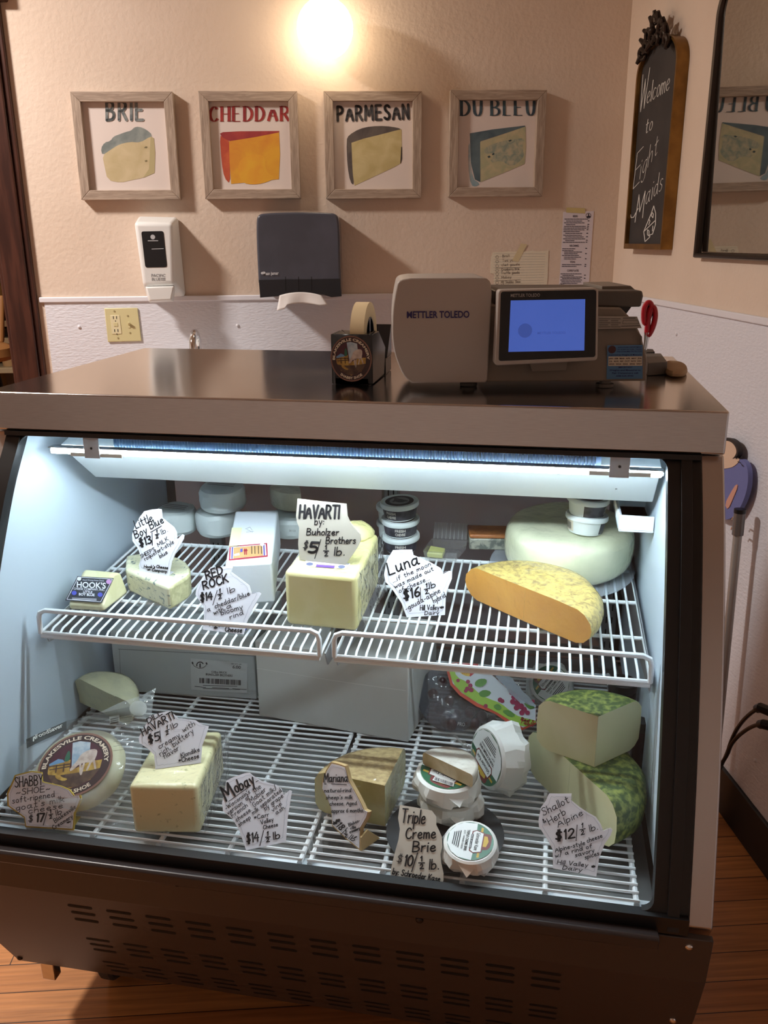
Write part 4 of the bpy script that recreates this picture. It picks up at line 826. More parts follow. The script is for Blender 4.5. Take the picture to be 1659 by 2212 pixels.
mb = MB(); mb.prism([wall(q[0] - 0.26, q[1] + 0.045, -1.13), wall(q[0] - 0.02, q[1] + 0.045, -1.13), wall(q[0] + 0.0, q[1] + 0.26, -1.16), wall(q[0] - 0.28, q[1] + 0.26, -1.16)], WN * 0.03); ob('backrest', mb, mat('tan leather', S(170, 116, 66), 0.5), t, bevel=0.01)
for ds, do in ((0.05, 0.1), (0.05, -0.1), (-0.2, 0.1), (-0.2, -0.1)):
    top = wall(q[0] - 0.1 + ds * 0.7, q[1] - 0.022, -1.0 + do * 0.7); bot = wall(q[0] - 0.09 + ds * 1.8, 0.002, -1.0 + do * 1.8); mb = MB(); mb.tube([top, bot], 0.014, 8); ob('leg', mb, BLACK, t)
# ================================================================== things on the counter
SG = mat('warm grey plastic', S(176, 168, 161), 0.38, bump=(700, 0.08, 0.0006)); SG2 = mat('taupe grey housing', S(124, 114, 104), 0.42, bump=(700, 0.08, 0.0006)); NAVY = mat('navy print', S(36, 28, 96), 0.5)
SY = math.radians(10.5); SX, SN = V((math.cos(SY), math.sin(SY), 0)), V((math.sin(SY), -math.cos(SY), 0))
SO = COUNTER.up(0.012)(875, 828)
def sp(off=0.0): return Pl(SO + SN * off, SN)
def sxz(u, v, off=0.0): p = sp(off)(u, v); return (p - SO).dot(SX), p.z
def spt(x, z, off=0.0): return SO + SX * x + SN * off + Z * (z - SO.z)
t = thing('label_scale', 'grey price computing scale with printer housing and blue screen', 'scale', spt(0.2, TOP, -0.1))
xL, zT = sxz(847, 690)[0], sxz(960, 600)[1]; xR = sxz(1062, 700)[0]
prof = [(0.0, SO.z), (-0.005, SO.z + 0.008), (-0.022, SO.z + 0.07), (xL, SO.z + 0.12), (xL + 0.006, zT - 0.02), (xL + 0.012, zT - 0.006), (xL + 0.024, zT), (xR - 0.016, zT), (xR - 0.004, zT - 0.007), (xR, zT - 0.02), (xR - 0.004, SO.z + 0.01), (xR - 0.012, SO.z)]
prof = [(0.028, SO.z)] + sm([(0.012, SO.z), (-0.004, SO.z + 0.012), (-0.022, SO.z + 0.06), (xL, SO.z + 0.12), (xL + 0.006, zT - 0.018), (xL + 0.010, zT - 0.003), (xL + 0.03, zT)], 2) + sm([(xR - 0.03, zT), (xR - 0.004, zT - 0.001), (xR - 0.001, zT - 0.025)], 2) + [(xR - 0.004, SO.z + 0.004), (xR - 0.008, SO.z)]
mb = MB(); rings = []
for off, k in ((-0.004, 0.985), (0.0, 0.996), (-0.012, 1.0), (-0.19, 1.0)):
    rings.append([spt(lerp((xL + xR) / 2, x, k), lerp(SO.z + 0.09, z, k), off) for x, z in prof])
rings = [rings[1], rings[2], rings[3]]; mb.loft(rings); hs = ob('printer_housing', mb, SG, t, bevel=0.002, ang=50)
mb = MB(); pprint_(mb, 'METTLER TOLEDO', sp(0.0008), (879, 687), (1014, 686), 15, 0.022); ob('lettering', mb, NAVY, hs, norm=False)
# body to the right
x0 = xR - 0.006; yb = -0.23
b = [sxz(1063, 822)[0], SO.z]; R1 = sxz(1398, 822)[0]
pr = [(x0, SO.z), (R1, SO.z)] + sm([(R1, sxz(1398, 780)[1]), (sxz(1393, 745)[0], sxz(1393, 745)[1]), (sxz(1380, 700)[0], sxz(1380, 700)[1]), (sxz(1352, 668)[0], sxz(1352, 668)[1])], 2) + [(x0, sxz(1063, 662)[1])]
mb = MB(); fr_ = [spt(x, z, -0.006 if z < SO.z + 0.075 else -0.006 - (z - SO.z - 0.075) * 0.55) for x, z in pr]; bk = [spt(x, z, yb) for x, z in pr]; mb.loft([fr_, bk]); bd = ob('body', mb, SG2, t, bevel=0.003, ang=50)
mb = MB(); q = [sxz(u, v, -0.05) for u, v in ((1068, 628), (1388, 628), (1390, 640), (1385, 663), (1290, 664), (1068, 665))]; mb.loft([[spt(x, z, -0.05) for x, z in q], [spt(x, z, -0.26) for x, z in q]]); ob('platform', mb, mat('dark grey tray', S(84, 78, 72), 0.4), t, bevel=0.003)
mb = MB(); q = [sxz(u, v, -0.06) for u, v in ((1080, 659), (1366, 660), (1352, 679), (1080, 679))]; mb.loft([[spt(x, z, -0.06) for x, z in q], [spt(x, z, -0.2) for x, z in q]]); ob('load_cell_block', mb, BLACK, t)
q = [sxz(u, v, -0.10) for u, v in ((1300, 618), (1362, 617), (1376, 629), (1300, 629))]; mb = MB(); mb.loft([[spt(x, z, -0.10) for x, z in q], [spt(x, z, -0.25) for x, z in q]]); ob('tray_lug', mb, SG2, t, bevel=0.001)
# screen
sv = lambda u, v, d: spt(*sxz(u, v, 0.035), 0.035 + d)
cr = lambda pts, r=6: sm(pts, 2, True)
pd = sp(0.035); mb = MB(); mb.prism([pd(u, v) for u, v in rrect((1076, 626), (1293, 622), (1291, 779), (1068, 790), 9)], -SN * 0.028); ds = ob('display_bezel', mb, SG, t, bevel=0.002)
mb = MB(); ppoly(mb, pd, rrect((1082, 630), (1288, 626), (1286, 771), (1077, 780), 6), 0, 0.0004); ob('display_glass', mb, mat('black gloss panel', S(16, 16, 18), 0.12), ds, norm=False)
mb = MB(); ppoly(mb, pd, [(1103, 649), (1264, 646), (1262, 757), (1098, 760)], 0, 0.0008); ob('screen', mb, mat('blue screen', S(40, 60, 140), 0.25, emit=S(78, 108, 200), estr=0.62, col2=S(52, 76, 160), nscale=6), ds, norm=False)
mb = MB(); pprint_(mb, 'METTLER TOLEDO', pd, (1103, 641.5), (1166, 640.5), 7, 0.008, 0, 0.0012); ob('lettering', mb, mat('silver print', S(170, 170, 172), 0.4), ds, norm=False)
mb = MB(); pprint_(mb, 'METTLER TOLEDO', pd, (1161, 722), (1221, 721), 5.5, 0.01, 0, 0.0012); mb.lathe([(0.0115, 0), (0, 0.00005)], pd(1134, 714, 0.0011), 18, SN); ob('screen_marks', mb, mat('dim screen print', S(44, 60, 120), 0.4, emit=S(66, 92, 176), estr=0.6), ds, norm=False)
mb = MB(); mb.prism([sp(0.008)(u, v) for u, v in ((1140, 770), (1230, 768), (1222, 800), (1150, 802))], -SN * 0.016); ob('display_mount', mb, SG2, t)
for u, v, z in ((1012, 833, 0), (1306, 836, 0), (1012, 800, 0.15), (1306, 800, 0.15)):
    p = COUNTER(u, v) - SN * z * 1.0; p.z = TOP + 0.0004
    mb = MB(); mb.lathe([(0.014, 0.0), (0.015, 0.001), (0.015, 0.006), (0.010, 0.007), (0.010, 0.0125)], p, 20); ob('foot', mb, mat('grey rubber foot', S(96, 92, 88), 0.5), t)
# labels on the scale
p1 = sp(-0.0052); mb = MB(); ppoly(mb, p1, [(1312, 746), (1388, 745), (1388, 818), (1310, 819)], 0, 0.0004); ppoly(mb, p1, [(1314, 770), (1387, 769.5), (1387, 790), (1313.5, 790.5)], 1, 0.0008)
mb.lathe([(0.0065, 0), (0, 0.00005)], p1(1322, 755, 0.0008), 18, SN, k=3)
for i, tx in enumerate(('WISCONSIN DEPARTMENT', 'OF AGRICULTURE, TRADE', 'AND CONSUMER PROTECTION')): pprint_(mb, tx, p1, (1334 - i, 751.5 + i * 4.6), (1386, 751 + i * 4.6), 2.9, 0.01, 2, 0.001)
pprint_(mb, 'Inspected by Weights & Measures', p1, (1315, 768), (1386, 767.5), 3.2, 0.01, 2, 0.001)
for i, tx in enumerate(('JAN  FEB  MAR  APR  MAY  JUN', 'JUL  AUG  SEP  OCT  NOV  DEC', '2023  2024  2025  2026  2027')): pprint_(mb, tx, p1, (1315, 775.8 + i * 6.0), (1386, 775.3 + i * 6.0), 3.2, 0.015, 3, 0.0012)
for i, (tx, a, b_) in enumerate((('IMPORTANT', 1336, 1366), ('Weights and Measures or', 1316, 1384), ('Fair Consumers call', 1322, 1378), ('608-224-4942', 1331, 1368))): pprint_(mb, tx, p1, (a, 794.8 + i * 6.2), (b_, 794.6 + i * 6.2), 3.2, 0.015, 2, 0.001)
ob('inspection_sticker', mb, [mat('blue sticker', S(78, 124, 168), 0.5), mat('cream sticker band', S(206, 196, 178), 0.6), NAVY, mat('maroon print', S(72, 40, 44), 0.6)], bd, norm=False)
h_ = SO.z + 0.075; zc = sxz(1340, 697)[1]; p2 = Pl(spt(0.4, h_, -0.006 + 0.0008), SN + Z * 0.55)
mb = MB(); ppoly(mb, p2, [(1292, 683), (1376, 684), (1386, 709), (1292, 711)], 0, 0.0004)
for i, (a, b_) in enumerate(((1294, 1318), (1320, 1340))):
    for j in range(5): pline(mb, p2, [(a, 689 + j * 4.4), (b_ - (j % 2) * 5, 689 + j * 4.4)], 0.7, 1, 0.0008)
pline(mb, p2, [(1346, 692), (1378, 692), (1379, 700), (1345, 700), (1346, 692)], 0.4, 1, 0.0008); pline(mb, p2, [(1342, 705), (1382, 704)], 0.8, 1, 0.0008); pline(mb, p2, [(1346, 687.5), (1372, 687.5)], 0.8, 1, 0.0008)
ob('rating_label', mb, [mat('grey label', S(150, 142, 134), 0.5), mat('label ink', S(70, 64, 64), 0.6)], bd, norm=False)
# round creamery badge, drawn on a unit disc
BROWN = mat('badge brown', S(62, 40, 38), 0.45); RIM = mat('badge rim', S(136, 96, 80), 0.45)
BADGE = [BROWN, RIM, mat('badge cream', S(236, 218, 192), 0.5), mat('badge maroon', S(78, 34, 44), 0.5), mat('badge sky', S(150, 172, 190), 0.5, col2=S(196, 204, 208), nscale=60), mat('badge straw', S(196, 158, 74), 0.5, col2=S(160, 120, 52), nscale=90), mat('badge earth', S(70, 48, 40), 0.5, col2=S(98, 74, 54), nscale=80), mat('badge goat', S(214, 196, 182), 0.5, col2=S(188, 164, 150), nscale=90), mat('badge green', S(52, 104, 78), 0.5), mat('badge blue', S(110, 150, 186), 0.5)]
def badge(mb, fn):
    circ = lambda r, n=40, cx_=0, cy_=0: [(cx_ + r * math.cos(2 * math.pi * i / n), cy_ + r * math.sin(2 * math.pi * i / n)) for i in range(n)]
    def pg(p, k, l): mb.add([fn(x, y, l) for x, y in p], [tuple(range(len(p)))], k)
    pg(circ(1.0), 1, 1); pg(circ(0.94), 0, 2); pg(circ(0.73), 3, 3)
    pg([(-0.2, 0.70), (0.0, 0.73), (0.3, 0.66), (0.36, 0.1), (-0.08, -0.1)], 4, 4)
    pg([(-0.72, 0.02), (-0.15, 0.16), (-0.12, -0.2), (0.1, -0.1), (0.4, 0.05), (0.72, 0.06), (0.70, -0.2), (0.5, -0.53), (0, -0.73), (-0.5, -0.53), (-0.7, -0.2)], 5, 5)
    pg([(-0.68, -0.25), (-0.4, -0.3), (0.0, -0.28), (0.4, -0.25), (0.70, -0.2), (0.55, -0.48), (0.2, -0.70), (-0.2, -0.70), (-0.52, -0.5)], 6, 6)
    pg([(-0.72, 0.08), (-0.5, 0.22), (-0.36, 0.18), (-0.3, 0.1), (-0.7, 0.02)], 9, 6); pg(sm([(-0.34, 0.1), (-0.28, 0.48), (-0.2, 0.4), (-0.16, 0.12)], 2, True), 8, 7)
    pg(sm([(-0.12, -0.12), (0.04, 0.1), (0.1, 0.3), (0.3, 0.42), (0.5, 0.42), (0.56, 0.3), (0.5, -0.02), (0.3, 0.02), (0.1, -0.02), (0.0, -0.16), (-0.1, -0.22)], 1, True), 7, 7)
    for a, b in (((0.14, 0.0), (0.20, -0.3)), ((0.24, 0.0), (0.22, -0.34)), ((0.42, 0.02), (0.36, -0.22)), ((0.5, 0.05), (0.58, -0.2))): ribbons(mb, [[a, b]], lambda x, y: fn(x, y, 8), 0.028, 7)
    ribbons(mb, [[(-0.7, 0.0), (-0.12, 0.02)], [(-0.66, -0.1), (-0.14, -0.06)], [(-0.5, 0.02), (-0.48, -0.2)], [(-0.3, 0.04), (-0.28, -0.2)]], lambda x, y: fn(x, y, 8), 0.018, 6)
    pg(sm([(-0.5, -0.3), (-0.4, -0.42), (-0.2, -0.5), (-0.1, -0.44), (-0.3, -0.36), (-0.36, -0.26)], 1, True), 5, 8)
    for text, a0, a1, r, sg in (('BLAKESVILLE CREAMERY', math.radians(184), math.radians(-2), 0.78, 1), ('SHABBY SHOE', math.radians(232), math.radians(308), 0.89, -1)):
        def cf(x, y, a0=a0, a1=a1, r=r, sg=sg): a = lerp(a0, a1, x); q = r + sg * y * 0.115; return fn(q * math.cos(a), q * math.sin(a), 9)
        printed(mb, text, cf, 0.03, 2)
# tape dispenser
t = thing('tape_dispenser', 'black weighted tape dispenser with a round brown badge', 'tape dispenser', (0.617, 0.25, TOP))
mb = MB(); pr = [(0.161, TOP + 0.001), (0.161, TOP + 0.0875), (0.222, TOP + 0.0875), (0.285, TOP + 0.052), (0.285, TOP + 0.001)]
mb.prism([(0.579, y, z) for y, z in pr], (0.006, 0, 0)); mb.prism([(0.646, y, z) for y, z in pr], (0.007, 0, 0)); mb.box((0.585, 0.161, TOP + 0.001), (0.646, 0.167, TOP + 0.0875)); mb.box((0.585, 0.161, TOP + 0.001), (0.646, 0.285, TOP + 0.012))
mb.box((0.585, 0.165, TOP + 0.08), (0.607, 0.222, TOP + 0.0875)); mb.box((0.636, 0.165, TOP + 0.08), (0.646, 0.222, TOP + 0.0875)); mb.box((0.600, 0.285, TOP + 0.001), (0.653, 0.345, TOP + 0.03)); mb.prism([(0.600, 0.30, TOP + 0.03), (0.600, 0.345, TOP + 0.088), (0.600, 0.350, TOP + 0.088), (0.600, 0.350, TOP + 0.03)], (0.053, 0, 0))
GLB = mat('black gloss plastic', S(20, 21, 24), 0.22); ob('body', mb, GLB, t, bevel=0.0012, ang=40)
fp = PY(0.161); c = fp(758.5, 775); R_ = abs(fp(804, 775).x - c.x) * 0.985
mb = MB(); badge(mb, lambda x, y, l: V((c.x + x * R_, 0.161 - 0.0002 - 0.00008 * l, c.z + y * R_ * 1.08))); ob('round_badge', mb, BADGE, t, norm=False)
rc = V((0.622, 0.236, TOP + 0.077))
mb = MB(); mb.lathe([(0.034, -0.0125), (0.034, 0.0125), (0.032, 0.0125), (0.032, -0.0125), (0.034, -0.0125)], rc, 32, (1, 0, 0), cap=False); ob('hub', mb, BLACK, t)
mb = MB(); mb.tube([rc - V((0.0345, 0, 0)), rc + V((0.0235, 0, 0))], 0.006, 12); mb.box((0.607, 0.232, TOP + 0.045), (0.634, 0.241, TOP + 0.109)); ob('axle', mb, GLB, t)
t = thing('tape_roll', 'roll of cream masking tape standing in the black dispenser', 'tape roll', rc - Z * 0.06)
mb = MB(); mb.lathe([(0.0345, -0.0125), (0.0602, -0.0125), (0.0602, 0.0125), (0.0345, 0.0125), (0.0345, -0.0125)], rc, 56, (1, 0, 0), cap=False); ob('roll', mb, mat('masking tape roll', S(226, 206, 164), 0.6, bump=(400, 0.1, 0.0005)), t)
# red handled scissors behind the scale
t = thing('scissors', 'red handled scissors standing behind the scale', 'scissors', (1.19, 0.46, TOP)); pl = PY(0.47)
RED = mat('red rubber handle', S(178, 24, 38), 0.35)
for lp in (((1391, 668), (1398, 654), (1405, 654), (1408, 664), (1402, 684), (1396, 700), (1391, 695)), ((1402, 672), (1408, 662), (1414, 666), (1416, 684), (1411, 706), (1402, 724), (1397, 724), (1399, 700))):
    L_ = sm(lp, 2, True); mb = MB(); mb.tube([pl(u, v) for u, v in L_], 0.0055, 8, True); hh = ob('handle', mb, RED, t)
    mb = MB(); cx_ = sum(p[0] for p in lp) / len(lp); cy_ = sum(p[1] for p in lp) / len(lp); mb.tube([pl(cx_ + (u - cx_) * 0.72, cy_ + (v - cy_) * 0.82, 0.001) for u, v in L_], 0.0032, 8, True); ob('inner_grip', mb, BLACK, hh)
for du in (0, 3): a, b = pl(1397 + du, 718), pl(1386 + du, 800); b.z = TOP + 0.002; mb = MB(); mb.tube([a, a.lerp(b, 0.3), b], 0.0055, 6, r2=0.0015); ob('blade', mb, CHROME, t)
# small box, flat black pad and tan pouch at the right rear
a, b = COUNTER(1398, 812), COUNTER(1439, 811); h = 0.024
mb = MB(); q = [COUNTER(1398, 812.5), COUNTER(1439.5, 809.5), COUNTER(1426, 789.5), COUNTER(1388, 789)]; mb.loft([[p + Z * 0.0005 for p in q], [p + Z * h for p in q]]); tag(ob('small_box', mb, mat('dark grey box', S(92, 88, 84), 0.45), bevel=0.0015), 'small dark grey box on the counter beside the scale', 'box')
q = [COUNTER(1380, 770), COUNTER(1414, 768), COUNTER(1410, 762), COUNTER(1380, 760)]; mb = MB(); mb.loft([[p + Z * 0.0005 for p in q], [p + Z * 0.008 for p in q]]); tag(ob('black_pad', mb, BLACK, bevel=0.001), 'thin black pad lying at the rear edge of the counter', 'pad')
q = sm([tuple(COUNTER(u, v)) for u, v in ((1436, 816), (1478, 818), (1487, 806), (1470, 792), (1432, 790))], 2, True); cc = V((sum(p[0] for p in q) / len(q), sum(p[1] for p in q) / len(q), TOP)); mb = MB()
mb.loft([[cc + (V(p) - cc) * k + Z * z for p in q] for k, z in ((0.9, 0.0005), (1.0, 0.004), (1.0, 0.008), (0.92, 0.012), (0.7, 0.014))]); tag(ob('tan_pouch', mb, mat('tan cloth', S(168, 140, 108), 0.8, bump=(60, 0.4, 0.002))), 'soft tan pouch at the right rear corner of the counter', 'pouch')
# ================================================================== food: helpers
def wrapmat(name, col, col2=None, nscale=30, lo=0.4, hi=0.6, coat=0.9, cb=(38, 0.45, 0.004), rough=0.55, sss=0.0, stretch=None, bump=None, dist=0.6, ndet=5):
    cb = (cb[0] * 1.7, min(1.0, cb[1] * 1.9), cb[2] * 1.3)
    return mat(name, col, rough, col2=col2, nscale=nscale, lo=lo, hi=hi, coat=coat, crough=0.12, cbump=cb, stretch=stretch, bump=bump, dist=dist, ndet=ndet, sss=sss)
SHU = SHN.copy(); SHY = SHU.cross(V((1, 0, 0))).normalized()
def frame_at(c, up=None):
    up = (up or Z).normalized(); ex = V((0, 1, 0)).cross(up)
    ex = ex.normalized() if ex.length > 0.1 else V((1, 0, 0)); ey = up.cross(ex)
    return lambda x, y, z: c + ex * x + ey * y + up * z
def crumple(mb, amp, freq, seed=0.0, keep=None):
    for i, v in enumerate(mb.v):
        if keep and keep(v): continue
        mb.v[i] = v + mnoise.noise_vector(v * freq + V((seed, seed * 1.7, 0))) * amp
def sector(mb, fr, r, h, a0, a1, e=0.01, n=30, kr=0, kp=1, bulge=0.0):
    """wedge of a cheese wheel; rind gets slot kr, cut faces slot kp"""
    prof = [(r * 0.001, 0), (r - e, 0), (r - e * 0.3, e * 0.3), (r + bulge * 0.7, min(e, h / 3)), (r + bulge, h / 2), (r + bulge * 0.7, h - min(e, h / 3)), (r - e * 0.3, h - e * 0.3), (r - e, h), (r * 0.5, h), (r * 0.001, h)]
    full = abs(a1 - a0) > 6.28; rings = []
    for i in range(n + 1):
        a = lerp(a0, a1, i / n); rings.append([fr(q * math.cos(a), q * math.sin(a), z) for q, z in prof])
    mb.loft(rings, kr, cap=False, closed=False)
    if not full:
        for rg in (rings[0], rings[-1]): mb.add(rg, [tuple(range(len(rg)))], kp)
    return mb
def half_from(A, B, up=None):
    """centre, radius and start angle of the half wheel cut along A-B, bulging away from the viewer"""
    c = (A + B) / 2; d = A - B; return c, d.length / 2, math.atan2(d.y, d.x)
def hgt(P, v):
    a, b = 0.0, 0.6
    for _ in range(50):
        m = (a + b) / 2; q = P + Z * m - CAM; vv = 1106 - F * q.dot(UP) / q.dot(FWD)
        if vv > v: a = m
        else: b = m
    return a
def block(fbl, fbr, base, h, back, up=None):
    """8 corners of a block from its two front bottom corners (on plane base), height and one top rear right photo point"""
    a, b = base(*fbl), base(*fbr); up = up or Z; c = base.up(h / max(up.z, 0.1))(*back); dv = (c - up * h) - b; ax = (b - a).normalized()
    dv = dv - up * dv.dot(up); return [a, b, b + dv, a + dv, a + up * h, b + up * h, b + dv + up * h, a + dv + up * h]
def subdiv_block(P, n=10, k=0):
    mb = MB(); A = P
    for q in ((0, 1, 5, 4), (1, 2, 6, 5), (2, 3, 7, 6), (3, 0, 4, 7), (4, 5, 6, 7), (3, 2, 1, 0)):
        mb.grid(lambda u, v, q=q: A[q[0]].lerp(A[q[1]], u).lerp(A[q[3]].lerp(A[q[2]], u), v), n, n, k)
    return mb
def on_obj_top(h): return SHELF.up(h)
# ------------------------------------------------------------------ the handwritten signs
SGREY = mat('grey card edge', S(196, 194, 200), 0.7); KRAFT = mat('kraft card', S(204, 196, 182), 0.8, bump=(500, 0.1, 0.0004)); MAPL = mat('faint map print', S(188, 188, 196), 0.7)
class Bent:
    """a card creased once: lower half on one plane, upper half more upright"""
    def __init__(s, pl, ab, hn, up, crease, lean2):
        s.p1 = pl; q = pl(*crease); d = (pl(crease[0] + 50, crease[1]) - q).normalized(); le = math.radians(lean2); up2 = Z * math.cos(le) - hn * math.sin(le); s.p2 = Pl(q, d.cross(up2)); s.q, s.n = q, pl.n; s.up = (up - d * up.dot(d)).normalized()
    def __call__(s, u, v, lift=0.0):
        p = s.p1(u, v, lift); return p if (p - s.q).dot(s.up) <= 0 else s.p2(u, v, lift)
    def pick(s, u, v, sg): return (s.p1 if sg > 0 else s.p2)(u, v)
def sign(label, crop, out, base, A, B, lean, lines, m=PAPER, thick=0.0022, extra=None, mapl=True, edge=None, foot=None, cat='price sign', bend=None):
    ox, oy, k = crop; cv = lambda p: (ox + p[0] / k, oy + p[1] / k)
    a, b = base(*cv(A)), base(*cv(B)); ab = (b - a).normalized(); hn = V((ab.y, -ab.x, 0)).normalized()
    if hn.dot(CAM - a) < 0: hn = -hn
    le = math.radians(lean); up = Z * math.cos(le) - hn * math.sin(le); pl = Pl(a + Z * 0.0006, ab.cross(up)); up = (up - ab * up.dot(ab)).normalized()
    if bend: pl = Bent(pl, ab, hn, up, cv(bend[0]), bend[1])
    t = thing('price_sign', label, cat, (a + b) / 2 + Z * 0.0006, 'handwritten price signs')
    ol = [cv(p) for p in out]
    mb = MB()
    if bend:
        ys = cv((0, bend[2]))[1]
        for sgn in (1, -1):
            pc_ = []
            for i in range(len(ol)):
                p, q = ol[i], ol[(i + 1) % len(ol)]
                if (p[1] - ys) * sgn >= 0: pc_.append(p)
                if (p[1] - ys) * (q[1] - ys) < 0: f = (ys - p[1]) / (q[1] - p[1]); pc_.append((lerp(p[0], q[0], f), ys))
            pk_ = [pl.pick(u, v, sgn) for u, v in pc_]; mb.prism(pk_, -(pl.p1 if sgn > 0 else pl.p2).n * thick, 0)
    else: mb.prism([pl(u, v) for u, v in ol], -pl.n * thick, 0)
    bo = ob('card', mb, m if not edge else edge, t)
    if edge:
        cx_ = sum(p[0] for p in ol) / len(ol); cy_ = sum(p[1] for p in ol) / len(ol)
        mb = MB(); mb.prism([pl(cx_ + (u - cx_) * 0.955, cy_ + (v - cy_) * 0.955, 0.0006) for u, v in ol], -pl.n * 0.0005); ob('paper_face', mb, m, t)
    mb = MB(); lift = 0.0014 if edge else 0.0006
    if mapl:
        cx_ = sum(p[0] for p in ol) / len(ol); cy_ = sum(p[1] for p in ol) / len(ol); jag = []
        for i in range(len(ol)):
            p, q = ol[i], ol[(i + 1) % len(ol)]; n = max(2, int(math.hypot(p[0] - q[0], p[1] - q[1]) / 6))
            for j in range(n): u, v = lerp(p[0], q[0], j / n), lerp(p[1], q[1], j / n); f = 0.90 + rnd.uniform(-0.015, 0.015); jag.append((cx_ + (u - cx_) * f, cy_ + (v - cy_) * f))
        pline(mb, pl, jag + jag[:1], 0.42, 0, lift)
        for i in range(7):
            u0, v0 = cx_ + rnd.uniform(-40, 40), cy_ + rnd.uniform(-40, 40); L_ = rnd.uniform(10, 26); pline(mb, pl, [(u0, v0), (u0 + L_, v0 - 2)] if i % 2 else [(u0, v0), (u0 + 2, v0 + L_)], 0.25, 0, lift)
        ob('map_outline', mb, MAPL, bo if not edge else t, norm=False); mb = MB()
    for ln in lines:
        tx, x0, y0, x1, y1, h, wt = ln[:7]; bold = len(ln) > 7
        phand(mb, tx, pl, cv((x0, y0)), cv((x1, y1)), h / k * (0.84 if wt < 1.05 else 0.96), wt * (0.82 if wt < 1.05 else 0.95), 0, lift + 0.0003, slant=0.1)
    def half(x, y, h, wt=1.1, dy=-0.25):
        q = lambda *p: [cv((x + a_ * h, y + dy * a_ * h - b_ * h)) for a_, b_ in p]
        for st in (q((0.16, 0.88), (0.27, 1.02), (0.25, 0.58)), q((-0.02, 0.42), (0.5, 0.42)), q((0.12, 0.22), (0.22, 0.34), (0.34, 0.26), (0.3, 0.1), (0.1, -0.1), (0.42, -0.08))): pline(mb, pl, st, wt, 0, lift + 0.0003)
    if extra: extra(mb, pl, cv, half, lambda pts, wt: pline(mb, pl, [cv(p) for p in pts], wt, 0, lift + 0.0003))
    ob('lettering', mb, INK, t, norm=False)
    if foot: foot(t, pl, cv, a, b, ab, hn)
    return t, pl
def strut(m, back=0.028, hh=0.03):
    def f(t, pl, cv, a, b, ab, hn):
        p = a.lerp(b, 0.3) - hn * 0.003; q = a.lerp(b, 0.97) - hn * 0.003; mb = MB(); mb.hexa([p + Z * 0.0006, q + Z * 0.0006, q - hn * back + Z * 0.0006, p - hn * back + Z * 0.0006, p + Z * 0.0016, q + Z * 0.0016, q - hn * back + Z * 0.0016, p - hn * back + Z * 0.0016]); ob('foot', mb, m, t)
    return f
# ================================================================== upper shelf
# wedge with the black label
a, b = SHELF(150, 1318) + SHU * 0.001, SHELF(226, 1322) + SHU * 0.001; ta, tb_ = SHELF.up(0.046)(181, 1233), SHELF.up(0.046)(243, 1240); fa, fb = a + SHU * 0.014, b + SHU * 0.014
back_a, back_b = ta - SHU * 0.045 + V((-0.012, 0.012, 0)), tb_ - SHU * 0.045 + V((0.02, 0.014, 0))
mb = MB(); mb.loft([[a, fa, ta, ta + V((-0.004, 0.01, 0)), back_a], [b, fb, tb_, tb_ + V((0.012, 0.012, 0)), back_b]])
t = thing('cheese_wedge', 'small wrapped cheese wedge with a black label at the shelf front corner', 'cheese', (a + b) / 2)
ob('cheese', mb, wrapmat('ivory wrapped cheese', S(226, 220, 178), S(212, 206, 160), 20, cb=(25, 0.3, 0.004)), t, bevel=0.005, seg=3)
nn = (fb - fa).cross(ta - fa); pl = Pl(fa.lerp(tb_, 0.5), nn); C5 = (120, 1180); k5 = 5.184; cv = lambda u, v: (C5[0] + u / k5, C5[1] + v / k5)
mb = MB(); ppoly(mb, pl, [cv(*p) for p in ((248, 340), (655, 362), (520, 640), (110, 610))], 0, 0.0012)
for pts in ([(258, 352), (640, 374), (508, 628), (130, 600), (258, 352)],): pline(mb, pl, [cv(*p) for p in pts], 0.5, 1, 0.0016)
for tx, u0, v0, u1, v1, h, bo_ in (("HOOK'S", 240, 466, 565, 480, 66, 0.02), ('CHEESE COMPANY, INC.', 205, 492, 555, 506, 24, 0.01), ('LITTLE', 312, 528, 415, 535, 26, 0.03), ('BOY BLUE', 264, 556, 440, 566, 28, 0.03), ('Award Winning Artisan Cheese', 305, 390, 545, 400, 16, 0.0)): pprint_(mb, tx, pl, cv(u0, v0), cv(u1, v1), h / k5, bo_, 1, 0.0018)
for v in (592, 606): pline(mb, pl, [cv(190, v - 6), cv(460, v + 6)], 0.5, 1, 0.0016)
for u, v, r, kk in ((212, 530, 28, 2), (503, 550, 28, 2), (600, 405, 30, 3), (268, 372, 24, 1)): mb.add([pl(*cv(u + r * math.cos(i * 0.4), v + r * math.sin(i * 0.4) * 0.9), 0.002) for i in range(16)], [tuple(range(16))], kk)
ob('label', mb, [mat('black label', S(28, 28, 36), 0.3), mat('white label print', S(222, 222, 226), 0.5), mat('blue seal', S(66, 74, 170), 0.5), mat('mauve seal', S(176, 128, 176), 0.5)], t, norm=False)
